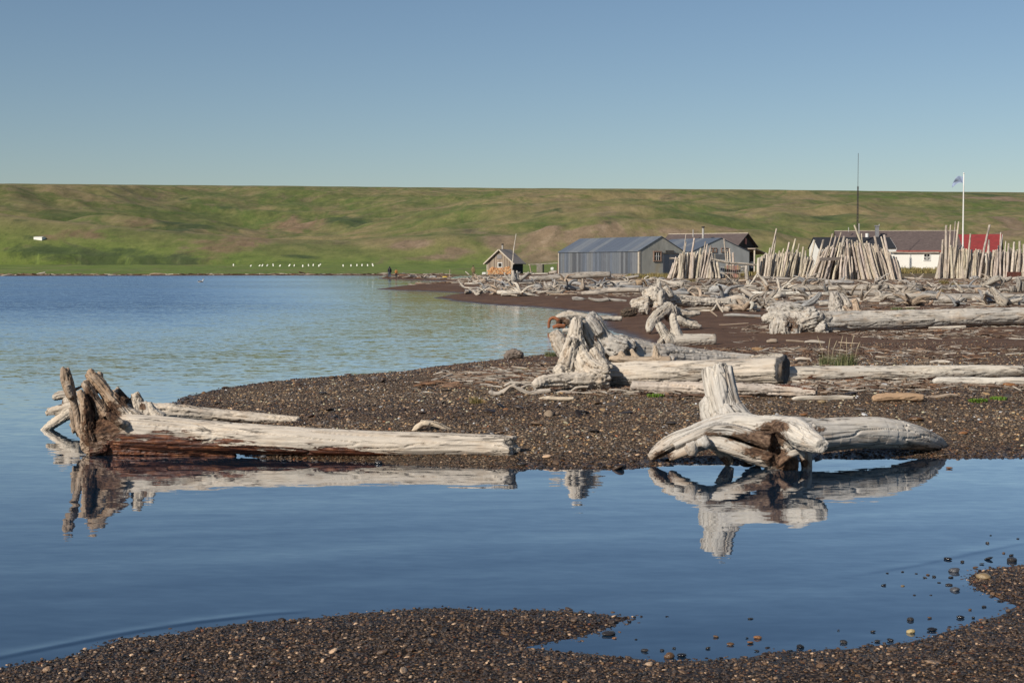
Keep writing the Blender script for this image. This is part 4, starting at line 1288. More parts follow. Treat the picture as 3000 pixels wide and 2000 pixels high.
wood('driftwood_stump', [T('R4', [(315, 470, 22), (340, 440, 30), (380, 440, 34), (425, 460, 22)], depth('R4', 370, 478) + .2), T('R4', [(340, 430, 18), (365, 415, 16), (400, 430, 16)], depth('R4', 370, 478) + .2)],
     'small dark gnarled stump on the crest of the gravel spit', 'driftwood stump', vox=.016, color=(.2, .165, .14), amp=.16)

# ================================================================ buildings
TIN = [(.10, .115, .14), (.14, .155, .175), (.12, .13, .15), (.165, .175, .19), (.085, .09, .10), (.13, .15, .185), (.15, .155, .16)]  # blue of the reflected sky put into the sheet colours
M['tin_side'] = board_material('tin_side_sheets', TIN, .37, 0, .55, .05)
M['tin_roof'] = board_material('tin_roof_sheets', [(.125, .145, .178), (.145, .165, .195), (.11, .13, .165), (.165, .18, .2)], .95, 0, .55, .035)  # roof colours also carry the reflected sky blue
M['tin_gable'] = paint_material('weathered_zinc', (.37, .36, .315), .65, .22, 1.6, (1, 1, .5), 0, 0, (.42, .36, .25))
M['tin_gable_pale'] = paint_material('pale_zinc', (.38, .385, .375), .65, .15, 1.4, (1, 1, .5))
M['tin_door'] = board_material('tin_door', [(.075, .09, .12), (.09, .10, .125), (.065, .08, .11)], .5, 1, .6, .04)
M['grey_boards'] = board_material('weathered_boards', [(.33, .26, .19), (.25, .19, .14), (.37, .30, .225), (.29, .225, .17), (.2, .15, .115)], .17, 1, .85)
M['black_boards'] = board_material('near_black_boards', [(.012, .012, .014), (.017, .016, .018), (.01, .01, .011)], .2, 0, .9)  # black boards; on the cabin side wall the black paints in its shade
M['dark_boards'] = board_material('dark_old_boards', [(.022, .018, .016), (.035, .027, .022), (.028, .022, .019)], .2, 1, .9)
M['shingle'] = paint_material('brown_shingles', (.105, .078, .072), .9, .35, 3.5, (1, 4, 4), .02, 0, (.15, .115, .105))
M['shingle_grey'] = paint_material('grey_shingles', (.34, .28, .235), .9, .3, 4.0, (1, 3, 3), .02)
M['felt'] = paint_material('black_roofing_felt', (.022, .023, .028), .8, .2, 3.0)
M['white_paint'] = paint_material('white_painted_boards', (.86, .83, .76), .7, .04, 1.2, (.4, .4, 8))
M['red_roof'] = paint_material('red_metal_roof', (.24, .034, .032), .6, .25, 2.0, (1, 4, 1), 0, 0, (.17, .035, .03))
M['trim_pale'] = paint_material('pale_bare_trim', (.52, .45, .36), .8, .2, 4.0)
M['trim_white'] = paint_material('white_trim', (.72, .70, .66), .6, .06, 4.0)
M['trim_red'] = paint_material('red_fascia', (.30, .08, .06), .7, .2, 4.0)
M['trim_brown'] = paint_material('brown_window_trim', (.30, .19, .14), .8, .25, 5.0)
M['glass'] = paint_material('dark_window_glass', (.012, .012, .014), .12, .1, 2.0)
M['metal'] = paint_material('galvanised_pipe', (.42, .40, .37), .45, .2, 5.0)
M['soot'] = paint_material('sooty_pipe', (.03, .027, .025), .7, .2, 5.0)
M['orange_wood'] = paint_material('fresh_log_ends', (.48, .27, .12), .8, .2, 8.0)
M['rust'] = paint_material('rusted_steel', (.10, .032, .02), .85, .35, 5.0)
M['white_plastic'] = paint_material('white_plastic', (.74, .73, .70), .5, .05, 4.0)


class House:
    def __init__(s, name, label, cat, O, ex, L, W, z0, wh, rh, group=None):
        s.ex = Vector((ex[0], ex[1], 0)).normalized()
        s.ey = Vector((-s.ex.y, s.ex.x, 0))
        s.L, s.W, s.wh, s.rh = L, W, wh, rh
        rz = math.atan2(s.ex.y, s.ex.x)
        s.t = thing(name, (O[0], O[1], z0), label, cat, group, rz)
        s.mi = Matrix.Translation((O[0], O[1], z0)) @ Matrix.Rotation(rz, 4, 'Z')
        s.mi.invert()

    def loc(s, u, v, Y):
        return s.mi @ Vector(at(u, v, Y))

    def walls(s, mat, below=.5):
        L, W, wh, rh = s.L, s.W, s.wh, s.rh
        return MB().prism([(0, -below), (W, -below), (W, wh), (W / 2, rh), (0, wh)], 0, L).build('wall', mat, s.t)

    def roof(s, mat, oh=.25, og=.25, th=.08, name='roof'):
        L, W, wh, rh = s.L, s.W, s.wh, s.rh
        k = (rh - wh) / (W / 2)
        b = MB()
        e = .03
        y0, z0 = -oh, wh - oh * k + e
        b.prism([(y0, z0), (W / 2, rh + e), (W + oh, z0), (W + oh, z0 + th), (W / 2, rh + th + e), (y0, z0 + th)], -og, L + og)
        return b.build(name, mat, s.t)

    def window(s, side, c, z, w, h, frame, cols=2, rows=2, fw=.09, pane='glass', open_=False):
        """side: 'L' gable at x=L, '0' long wall at y=0, 'W' long wall at y=W."""
        b = MB()
        def bx(a0, a1, z0, z1, d0, d1):
            if side == 'L':
                b.box(s.L + d0, s.L + d1, a0, a1, z0, z1)
            elif side == '0':
                b.box(a0, a1, -d1, -d0, z0, z1)
            else:
                b.box(a0, a1, s.W + d0, s.W + d1, z0, z1)
        bx(c - w / 2 - fw, c - w / 2, z - h / 2, z + h / 2, .0, .07); bx(c + w / 2, c + w / 2 + fw, z - h / 2, z + h / 2, .0, .07)
        bx(c - w / 2 - fw, c + w / 2 + fw, z + h / 2, z + h / 2 + fw, .0, .075); bx(c - w / 2 - fw, c + w / 2 + fw, z - h / 2 - fw, z - h / 2, .0, .075)
        f = b.build('window', frame, s.t)
        b = MB()
        for i in range(1, cols):
            x = c - w / 2 + w * i / cols
            bx(x - .02, x + .02, z - h / 2, z + h / 2, .02, .045)
        for i in range(1, rows):
            q = z - h / 2 + h * i / rows
            bx(c - w / 2, c + w / 2, q - .02, q + .02, .02, .05)
        if cols * rows > 1:
            b.build('glazing_bar', 'trim_white', f)
        b = MB()
        bx(c - w / 2, c + w / 2, z - h / 2, z + h / 2, .004, .018)
        b.build('pane', pane, f)
        return f


def pipe(house, name, u, v0, v1, Y, r, mat, cap=None, back=0):
    a, b_ = house.loc(u, v1, Y), house.loc(u, v0, Y)
    p = MB().bar(a, b_, r * 2, r * 2, 12).build(name, mat, house.t)
    if cap:
        MB().bar(b_ - Vector((0, 0, .12)), b_ + Vector((0, 0, .06)), r * 2.9, r * 2.9, 12).build('cap', cap, p)
    return p


# --- little board cabin
O_ = lambda u, Y: np.array([(u - 1176) / F * Y, Y])
ex = np.array([-.342, -.94]); ey = np.array([.94, -.342])
Lc, Wc = 4.4, 3.7
nearc = O_(1176.2, 195)
zc = hz(*nearc) - .02
h = House('board_cabin', 'tiny weathered board cabin with a side wall coloured black for shade', 'cabin', nearc - Lc * ex - Wc * ey, ex, Lc, Wc, zc, 1.66, 3.3)
h.walls('grey_boards')
MB().box(.02, Lc - .02, Wc, Wc + .03, -.4, 1.62).build('side_wall', 'black_boards', h.t)['label'] = 'side wall coloured black for its shade'  # shade of the wall turned from the sun, put in as near-black colour
h.roof('shingle_grey', .38, .3, .09)
k = (3.3 - 1.66) / (Wc / 2)
bb = MB()
for s_ in (0, 1):
    y0, y1 = (-.4, Wc / 2) if s_ == 0 else (Wc + .4, Wc / 2)
    bb.bar((Lc + .33, y0, 1.66 - .4 * k + .06), (Lc + .33, y1, 3.3 + .06), .05, .16)
bb.build('barge_board', 'trim_pale', h.t)
MB().box(Lc, Lc + .04, Wc - .1, Wc + .045, -.3, 1.62).build('corner_board', 'trim_pale', h.t)
MB().box(Lc, Lc + .04, -.02, .1, -.3, 1.62).build('corner_board', 'trim_pale', h.t)
MB().box(Lc + .01, Lc + .05, Wc / 2 - .35, Wc / 2 + .35, 2.1, 2.65).build('gable_hatch', paint_material('grey_hatch', (.22, .2, .19)), h.t)
pw = h.loc(*K('R6', 1628, 378), 195.6)
h.window('L', pw.y, pw.z, 40 * .2 / F * 191 / .94, 46 * .2 / F * 191, 'trim_white', 1, 1, .09)
pipe(h, 'stovepipe', *[K('R6', 1655, 0)[0]], K('R6', 0, 138)[1], K('R6', 0, 225)[1], 197, .11, 'metal', 'soot')
cab = h
# leaning white pole
a, b_ = at(*K('R6', 1765, 430), 192.6), at(*K('R6', 1812, 22), 192.9)
mid = at(*K('R6', 1785, 200), 192.7)
wood('pole', [[[*a, .09], [*mid, .075], [*b_, .05]]], 'tall bleached crooked pole leaning at the cabin corner', 'pole', color=PALE)

# firewood: every billet by itself
c0 = at(*K('R6', 1490, 485), 190.5)
c1 = at(*K('R6', 1755, 485), 190.9)
fw_mesh = []
for i in range(5):
    V_, F_, g_, _ = tube([[0, 0, 0, .1], [0, .42, 0, .105]], 9, .16, .05, 3)
    me = mesh_obj('firewood_log', V_, F_, 'orange_wood', smooth=False)
    fw_mesh.append(me.data); bpy.data.objects.remove(me)
mats_fw = [paint_material('split_wood_%s' % n_, c_, .8, .25, 7.0) for n_, c_ in (('orange', (.64, .33, .14)), ('tan', (.62, .41, .23)), ('rust', (.46, .2, .085)))]
for j, d_ in enumerate(fw_mesh):
    d_.materials[0] = mats_fw[j % 3]
zb = zc
W0 = np.linalg.norm((c1 - c0)[:2])
dirx = (c1 - c0)[:2] / W0
nfw = 0
for row in range(9):
    zz = zb + .1 + row * .165
    for i in range(22):
        t_ = (i + .5 * (row % 2) + .35) / 22.5
        hmax = np.interp(t_, [0, .08, .2, .42, .6, .66, .8, .95, 1.0], [.75, 1.1, 1.75, 1.7, 1.45, 1.65, 1.95, 1.85, 1.2])
        hmax *= .53
        if zz - zb > hmax or nfw >= 140:
            continue
        o = bpy.data.objects.new('firewood_log', fw_mesh[rng.integers(5)])
        COL.objects.link(o)
        xy = c0[:2] + dirx * (t_ * W0) + rng.normal(0, .02, 2)
        o.location = (xy[0], xy[1] - .2, zz + rng.normal(0, .02))
        o.rotation_euler = (rng.normal(0, .12), rng.uniform(0, 6), math.atan2(dirx[1], dirx[0]) + rng.normal(0, .25))
        tag(o, 'orange split firewood log stacked before the board cabin', 'firewood', 'firewood stacked in front of the board cabin')
        nfw += 1

# --- long tin store
exq = np.array([.514, -.857]); eyq = np.array([.857, .514])
nq = O_(1467, 135)
zq = .98
Lq, Wq = 14.0, 5.3
h = House('tin_store', 'long blue grey tin store on log footings', 'store building', nq - Lq * exq, exq, Lq, Wq, zq, CAM_H + (HV - 577) / F * 135 - zq, CAM_H + (HV - 545) / F * 136.5 - zq)
h.walls('tin_gable')
MB().box(.0, Lq - .12, -.035, 0, .02, h.wh + .02).build('side_wall', 'tin_side', h.t)['label'] = 'blue grey sheet metal long side'
h.roof('tin_roof', .12, .06, .07)
MB().box(Lq - .12, Lq + .045, -.05, .13, -.1, h.wh).build('corner_board', 'trim_pale', h.t)
MB().box(-.06, .08, -.05, .05, -.1, h.wh).build('corner_board', 'trim_pale', h.t)
MB().box(-.1, Lq + .1, -.14, -.04, -.22, .0).box(Lq + .0, Lq + .08, -.14, Wq + .1, -.22, .02).build('sill_beam', paint_material('grey_sill', (.24, .2, .165), .9, .3, 3), h.t)
def yl(u, v):
    p = h.loc(u, v, 136.0)
    return p
pw = h.loc(*K('q1', 1615, 520), 136.2)
hw_ = 90 / 6 / F * 136 / .857
h.window('L', pw.y, pw.z, hw_, 110 / 6 / F * 136, 'trim_brown', 3, 2, .12)
pd0, pd1 = h.loc(*K('q1', 1695, 490), 136.5), h.loc(*K('q1', 1860, 770), 137)
MB().box(Lq + .0, Lq + .06, pd0.y, min(pd0.y + 1.75, Wq - .1), -.35, pd0.z).build('door', 'tin_door', h.t)
MB().box(Lq + .0, Lq + .075, pd0.y - .05, min(pd0.y + 1.85, Wq - .05), pd0.z, pd0.z + .12).box(Lq, Lq + .07, pd0.y + .3, pd0.y + 1.3, pd0.z + .2, pd0.z + .36).build('door_rail', paint_material('rail_dark', (.10, .085, .075)), h.t)
for cx in (1140, 1350, 1585):
    p = h.loc(*K('q1', cx, 800), 134.5)
    lx = min(p.x, Lq - .3) if cx < 1360 else Lq - .2
    V_, F_, g_, _ = tube([[0, -.45, 0, .34], [0, .5, 0, .34]], 14, .08, .05, 3)
    o = mesh_obj('footing_log', V_, F_, 'orange_wood', h.t)
    o.location = (Lq - (1370 - cx) / 6 / F * 136 / .514 * .6, -.15, -.5) if cx < 1360 else (Lq + .1, .25 if cx < 1400 else 2.0, -.5)
    o.rotation_euler = (0, 0, 0 if cx < 1360 else PI / 2)

# --- second tin shed behind it
exs = np.array([.45, -.893])
ns = O_(1720, 150)
Ws = 7.2
eys = np.array([.893, .45])
zs = hz(*ns)
h = House('tin_shed', 'pale zinc shed with a strip of small windows in its gable', 'shed', ns - 9.5 * exs - Ws * eys, exs, 9.5, Ws, zs, CAM_H + (HV - 579) / F * 150 - zs, CAM_H + (HV - 548) / F * 148 - zs)
h.walls('tin_gable_pale'); h.roof('tin_roof', .08, .05, .06)
pm = h.loc(*K('q2', 1240, 545), 148)
for i in range(5):
    if i == 2:
        continue
    h.window('L', pm.y + (i - 2) * .5, pm.z, .36, .38, 'trim_brown', 2, 2, .05)
MB().box(h.L, h.L + .04, pm.y - 1.5, pm.y + 1.4, pm.z - .85, pm.z - .42).build('awning_strip', paint_material('grey_awning', (.16, .16, .165)), h.t)

# --- dark timber house
exd = np.array([.866, -.5])
nd = O_(1712, 172)
zd = hz(*nd)
Wd = 6.4
eyd = np.array([.5, .866])
ridge_r = nd
Od = ridge_r - 9.8 * exd - (Wd / 2) * eyd
h = House('timber_house', 'dark timber house with a brown shingled roof and a small porch', 'house', Od, exd, 9.8, Wd, zd, CAM_H + (HV - 566) / F * 172 - zd, CAM_H + (HV - 538) / F * 172 - zd)
h.walls('dark_boards'); h.roof('shingle', .35, .3, .1)
MB().box(-.3, h.L + .3, Wd / 2 - .1, Wd / 2 + .1, h.rh + .09, h.rh + .16).build('ridge_board', 'trim_pale', h.t)
pipe(h, 'stovepipe', K('q2', 768, 0)[0], K('q2', 0, 190)[1], K('q2', 0, 320)[1], 172.8, .06, 'metal')
pipe(h, 'chimney', K('q2', 940, 0)[0], K('q2', 0, 145)[1], K('q2', 0, 352)[1], 171.5, .13, 'metal', 'soot')
MB().box(h.L + .02, h.L + .08, Wd / 2 - .42, Wd / 2 - .22, h.rh - 1.2, h.rh - .5).box(h.L + .02, h.L + .08, Wd / 2 - .1, Wd / 2 + .1, h.rh - 1.25, h.rh - .55).build('gable_ornament', paint_material('red_white_ornament', (.5, .2, .16), .8, .3, 9, (1, 30, 1)), h.t)
pr = MB()
pr.prism([(2.2, h.wh - .35), (Wd + .1, h.wh - .95), (Wd + .1, h.wh - .85), (2.2, h.wh - .22)], h.L + .02, h.L + 1.6)
pr.build('porch_roof', 'shingle_grey', h.t)
MB().box(h.L + 1.35, h.L + 1.5, Wd - .4, Wd - .25, -.3, h.wh - .92).box(h.L + 1.3, h.L + 1.46, 2.4, 2.56, -.3, h.wh - .3).build('porch_post', 'trim_pale', h.t)
MB().box(h.L + .02, h.L + .08, 3.0, 3.9, -.2, 1.8).build('doorway', 'felt', h.t)
sg = MB().box(h.L + .03, h.L + .08, 4.7, 5.6, .55, 1.35).build('notice_board', 'trim_white', h.t)
sg['label'] = 'pale notice board with lines of text beside the door'
tx = MB()
for i in range(4):
    tx.box(h.L + .081, h.L + .085, 4.8, 5.5 - (.15 if i % 2 else 0), 1.22 - i * .17, 1.25 - i * .17 + .02)
tx.build('text_line', 'felt', sg)

# --- white house: main block and low wing
exw = np.array([.995, -.1])
eyw = np.array([.1, .995])
x0w, x1w = O_(1922, 170)[0], O_(2214, 166)[0]
ridge0 = np.array([x0w, 171.0])
zw = 1.28
Ww = 7.0
Lw = (x1w - x0w) / .995
h = House('white_house', 'long white house with a brown shingled roof', 'house', ridge0 - Ww / 2 * eyw, exw, Lw, Ww, zw, CAM_H + (HV - 573.5) / F * 165 - zw, CAM_H + (HV - 532.0) / F * 169.5 - zw)
h.walls('white_paint', .8); h.roof('shingle', .3, .15, .1)
MB().box(-.15, Lw + .15, Ww / 2 - .1, Ww / 2 + .1, h.rh + .09, h.rh + .15).build('ridge_board', 'trim_pale', h.t)
MB().box(-.1, Lw + .1, -.335, -.3, h.wh - .28, h.wh - .06).build('fascia', 'trim_red', h.t)
pw = h.loc(*K('q4', 512, 1155), 165.4)
wf = h.window('0', pw.x, pw.z, .62, .72, 'trim_white', 2, 2, .1)
hx = Lw + .0
MB().bar((pw.x - .3, -.06, pw.z - .35), (pw.x + .3, -.06, pw.z), .04).bar((pw.x + .3, -.06, pw.z - .35), (pw.x - .3, -.06, pw.z), .04).build('cross_bar', 'trim_white', wf)
def hpipe(name, cx, y0, y1, Y, r, mat, cap=None):
    return pipe(h, name, K('q3', cx, 0)[0], K('q3', 0, y0)[1], K('q3', 0, y1)[1], Y, r, mat, cap)
hpipe('vent_pipe', 1385, 210, 268, 169.5, .05, 'metal')
hpipe('vent_pipe', 1523, 165, 300, 167.8, .06, 'metal', 'metal')
hpipe('roof_drum', 1628, 288, 355, 167.2, .19, 'white_plastic')
c_ = h.loc(*K('q3', 1760, 300), 168.6); c2_ = h.loc(*K('q3', 1760, 195), 168.6)
MB().box(c_.x - .2, c_.x + .2, c_.y - .2, c_.y + .2, c_.z - .3, c2_.z).box(c2_.x - .27, c2_.x + .27, c2_.y - .27, c2_.y + .27, c2_.z, c2_.z + .12).build('chimney', paint_material('grey_chimney', (.2, .2, .21)), h.t)
hpipe('vent_pipe', 1790, 165, 200, 168.5, .05, 'metal')
main = h
# wing
yw = 160.5
xw0, xw1 = O_(1868, yw)[0], O_(2039, yw)[0]
Wg = 5.0
zg = 1.25
h = House('white_wing', 'low white annex with a black felt roof before the brown roofed house', 'house', np.array([xw0, yw - Wg / 2]), (1, 0), xw1 - xw0, Wg, zg, CAM_H + (HV - 569) / F * 158 - zg, CAM_H + (HV - 547.5) / F * yw - zg)
h.walls('white_paint', .8); h.roof('felt', .3, .12, .09)
kk = (h.rh - h.wh) / (Wg / 2)
bb = MB()
for y0, y1 in ((-.32, Wg / 2), (Wg + .32, Wg / 2)):
    bb.bar((h.L + .15, y0, h.wh - .32 * kk - .02), (h.L + .15, y1, h.rh - .02), .04, .18)
bb.build('barge_board', 'trim_white', h.t)
MB().box(-.1, h.L + .1, -.345, -.305, h.wh - .42, h.wh - .2).build('fascia', 'trim_white', h.t)

# --- red roofed house
yr_ = 205.0
xr0, xr1 = O_(2205, yr_)[0], O_(2295.5, yr_)[0]
Wr = 7.0
zr_ = 1.3
exr = np.array([.93, -.37]); eyr = np.array([.37, .93])
h = House('red_house', 'white gabled house with a red metal roof', 'house', np.array([xr1, yr_]) - 7.2 * exr - Wr / 2 * eyr, exr, 7.2, Wr, zr_, CAM_H + (HV - 577) / F * 201 - zr_, CAM_H + (HV - 540) / F * yr_ - zr_)
h.walls('white_paint', .8); h.roof('red_roof', .3, .2, .1)
bb = MB(); kk = (h.rh - h.wh) / (Wr / 2)
for y0, y1 in ((-.32, Wr / 2), (Wr + .32, Wr / 2)):
    bb.bar((h.L + .24, y0, h.wh - .32 * kk - .03), (h.L + .24, y1, h.rh - .03), .05, .22)
bb.build('barge_board', 'trim_white', h.t)
MB().box(h.L + .01, h.L + .05, .5, Wr - .5, h.wh - 1.4, h.wh).build('gable_panel', 'dark_boards', h.t)

# --- mast, flagpole and flag
Ym = 158.0
b_ = at(1969, 545, Ym); tp = at(1966.6, 352, Ym)
zz = hz(b_[0], b_[1])
mt = thing('radio_mast', (b_[0], b_[1], zz), 'thin radio mast rising above the stacked poles', 'mast')
Hm = tp[2] - zz
mb = MB()
half = Hm * .72
for k_ in range(3):
    a_ = k_ * 2.094
    mb.bar((.11 * math.cos(a_), .11 * math.sin(a_), 0), (.07 * math.cos(a_), .07 * math.sin(a_), half), .05)
n_ = 26
for i in range(n_):
    for k_ in range(3):
        a0, a1 = k_ * 2.094, (k_ + 1) * 2.094
        r0, r1 = .11 - .04 * i / n_, .11 - .04 * (i + 1) / n_
        mb.bar((r0 * math.cos(a0), r0 * math.sin(a0), half * i / n_), (r1 * math.cos(a1), r1 * math.sin(a1), half * (i + 1) / n_), .014)
mb.build('lattice', paint_material('mast_grey', (.045, .038, .034)), mt)
MB().bar((0, 0, half), (0, 0, Hm), .055, .055, 6).build('whip', paint_material('mast_whip', (.07, .068, .07)), mt)
Yf = 163.0
fb, ft = at(*K('q4', 938, 950), Yf), at(*K('q4', 949, 128), Yf)
zz = hz(fb[0], fb[1])
fp = thing('flagpole', (fb[0], fb[1], zz), 'white flagpole beside the white house', 'flagpole')
lean = (ft[0] - fb[0]) / (ft[2] - fb[2])
top = Vector((lean * (ft[2] - zz), 0, ft[2] - zz))
V_, F_, g_, _ = tube([[0, 0, 0, .11], [top.x / 2, 0, top.z / 2, .09], [top.x, 0, top.z, .06]], 10, 0, 0, 8)
mesh_obj('pole', V_, F_, 'trim_white', fp, None, True)
V_, F_, g_, _ = tube([[top.x, 0, top.z, .05], [top.x, 0, top.z + .08, .1], [top.x, 0, top.z + .17, .03]], 10, 0, 0, 6)
mesh_obj('finial', V_, F_, 'trim_white', fp, None, True)
mb = MB()
for k_ in range(3):
    a_ = k_ * 2.1 + .4
    mb.bar((.5 * math.cos(a_), .5 * math.sin(a_), 0), (.1 * math.cos(a_), .1 * math.sin(a_), 1.9), .09)
mb.build('brace', paint_material('brace_grey', (.1, .11, .13)), fp)
# flag cloth hanging on the wind, two-sided with thickness
fv, ff = [], []
A_, B_, C_ = at(*K('q4', 941, 165), Yf), at(*K('q4', 800, 292), Yf), at(*K('q4', 936, 243), Yf)
NU, NV = 22, 9
for th in (0, .012):
    for i in range(NU):
        s_ = i / (NU - 1)
        tpe = np.array(A_) * (1 - s_) + np.array(B_) * s_ + np.array([-.25, 0, .9]) * math.sin(PI * s_) * .62
        bte = np.array(C_) * (1 - s_) + np.array(B_) * s_ + np.array([.1, 0, .25]) * math.sin(PI * s_)
        for j in range(NV):
            w_ = j / (NV - 1)
            p = tpe * (1 - w_) + bte * w_
            p = p + np.array([0, .16 * math.sin(s_ * 9 + w_ * 3) * s_ ** .5 + th, .03 * math.sin(w_ * 8 + s_ * 4)])
            fv.append(p - fb)
o_ = NU * NV
for i in range(NU - 1):
    for j in range(NV - 1):
        a_ = i * NV + j
        ff.append((a_, a_ + 1, a_ + NV + 1, a_ + NV)); ff.append((o_ + a_, o_ + a_ + NV, o_ + a_ + NV + 1, o_ + a_ + 1))
for i in range(NU - 1):
    for j in (0, NV - 1):
        a_ = i * NV + j
        ff.append((a_, a_ + NV, o_ + a_ + NV, o_ + a_))
fl = mesh_obj('flag', fv, ff, paint_material('pale_blue_cloth', (.27, .33, .46), .8, .1, 2.0), None, tuple(fb), True)
tag(fl, 'pale blue flag blowing left from the white flagpole', 'flag')

# ================================================================ leaning pole stacks
pole_n = [0]


def stick(c, bx, by, tx, ty, hw, Yb, dY=0.0, label=None, group=None, color=None):
    b_, t_ = at(*K(c, bx, by), Yb), at(*K(c, tx, ty), Yb + dY)
    gz = hz(b_[0], b_[1])
    b_[2] = min(b_[2], gz + .02) if b_[2] - gz > -.6 else gz - .02
    m_ = (b_ + t_) / 2 + rng.normal(0, .035, 3)
    r = hw * CROPS[c][2] * Yb / F
    cc = np.array(color if color else (.63, .555, .465)) * rng.uniform(.7, 1.08) * np.array([1, rng.uniform(.96, 1.02), rng.uniform(.9, 1.04)])
    pole_n[0] += 1
    return wood('driftwood_pole', [[[*b_, r * 1.12], [*m_, r], [*t_, r * rng.uniform(.6, .85)]]], label, 'pole', group, color=tuple(cc), sides=7, rough=.16, jag=.7)


backing = []


def palisade(c, xb, by, tops, leans, n, Y, group, label, hw=(10, 18), xr=None, depthj=.5):
    xs = np.linspace(xb[0], xb[1], n) + rng.normal(0, (xb[1] - xb[0]) / n * .3, n)
    for x in xs:
        ty = np.interp(x, *zip(*tops)) + rng.normal(0, 26)
        tx = x + np.interp(x, *zip(*leans)) + rng.normal(0, 12)
        b0 = np.interp(x, *zip(*by)) + rng.normal(0, 4)
        stick(c, x, b0, tx, ty, rng.uniform(*hw), Y + rng.normal(0, depthj), rng.uniform(.2, .8), label, group)
    if n > 20:
        for x in np.linspace(xb[0], xb[1], int(n * 1.7)):
            x = x + rng.normal(0, 5)
            ty = np.interp(x, *zip(*tops)) + 22 + rng.normal(0, 30)
            b0 = np.interp(x, *zip(*by))
            tx = x + np.interp(x, *zip(*leans)) * .9 + rng.normal(0, 12)
            Yq = Y + 1.0 + rng.uniform(0, .6)
            a_, t_ = at(*K(c, x, b0), Yq), at(*K(c, tx, ty), Yq + .6)
            r = rng.uniform(*hw) * .9 * CROPS[c][2] * Yq / F
            m_ = (a_ + t_) / 2 + rng.normal(0, .04, 3)
            backing.append([[*a_, r], [*m_, r * .95], [*t_, r * .7]])


def talls(c, lst, by, Y, group, lab):
    for i, (bx, tx, ty, hw, txt) in enumerate(lst):
        stick(c, bx, np.interp(bx, *zip(*by)), tx, ty, hw, Y - .35, .6, lab + txt, group)


gA = 'poles stacked upright before the tin store'
YA = depth('q2', 700, 1035)
byA = [(340, 1035), (700, 1045), (1000, 1035), (1230, 985)]
palisade('q2', (350, 1010), byA, [(340, 800), (450, 720), (520, 590), (640, 600), (760, 610), (900, 560), (1010, 620)], [(340, 90), (500, 40), (700, 20), (900, 90), (1010, 90)], 36, YA, gA,
         'weathered grey pole in the leaning stack before the tin store', (15, 26))
palisade('q2', (1040, 1230), byA, [(1040, 820), (1090, 720), (1230, 760)], [(1040, 10), (1230, -40)], 12, YA, gA, 'weathered grey pole in the leaning stack before the tin store', (14, 22))
talls('q2', [(545, 645, 275, 9, 'thin top bending right'), (560, 640, 405, 22, 'thick broken top'), (700, 790, 340, 18, 'straight and pale, the tallest of the middle'), (880, 980, 395, 12, 'thin with a pointed tip'),
             (830, 900, 515, 24, 'broad flat topped slab'), (905, 1012, 440, 16, 'grey pair member'), (955, 1075, 470, 20, 'leaning far right'), (380, 470, 660, 14, 'leftmost, steeply slanted')], byA, YA, gA, 'pole of the tin store stack, ')
YP = YA + 6
for bx, tx, ty, hw, txt in ((1370, 1300, 350, 13, 'tall crooked'), (1420, 1398, 520, 16, 'straight thick'), (1370, 1360, 570, 12, 'short'), (1120, 1095, 590, 10, 'thin short'), (1150, 1143, 610, 8, 'slim'), (1450, 1455, 590, 22, 'stubby ragged')):
    stick('q2', bx, 760, tx, ty, hw, YP, .2, txt + ' post standing in the gap before the zinc shed', 'posts in the gap before the zinc shed')
wood('driftwood_rail', [T('q2', [(365, 685, 16), (500, 690, 15), (640, 690, 12)], YA + .6)], 'horizontal rail sticking out left of the tin store pole stack', 'rail', color=GREY)
wood('driftwood_log', [T('q2', [(1080, 700, 22), (1250, 735, 24), (1390, 765, 22)], YA + 3)], 'horizontal log beam bridging the gap between two pole stacks', 'driftwood log', color=(.5, .45, .38), rough=.06)
wood('driftwood_log', [T('q2', [(1390, 770, 18), (1600, 775, 20), (1780, 795, 20), (1890, 800, 16)], YA + 3.2)], 'second beam with dark left end in the gap, right of the first', 'driftwood log', color=(.40, .36, .31), rough=.06)
bp_ = at(*K('q2', 1240, 960), YA + 4); bq = at(*K('q2', 1590, 790), YA + 4)
bd = thing('board_fence', ((bp_[0] + bq[0]) / 2, bp_[1], hz(bp_[0], bp_[1])), 'low fence of old brown boards between two pole stacks', 'fence')
wd = bq[0] - bp_[0]; hb = bq[2] - bd.location.z
for i in range(10):
    x_ = -wd / 2 + wd * i / 10
    MB().box(x_, x_ + wd / 10 - .03, -.02 - .01 * (i % 2), .03, -.1, hb - rng.uniform(0, .18)).build('board', paint_material('old_board', (.30 + rng.uniform(-.06, .05), .21 + rng.uniform(-.04, .03), .14) if i > 1 else (.27, .27, .27), .85, .3, 3, (1, 1, .3)), bd)
wood('driftwood_rail', [T('c2', [(1550, 92, 4), (1720, 88, 4), (1890, 90, 4)], YA - 1)], 'thin pale rail crossing low in front of the board fence', 'rail', color=PALE)

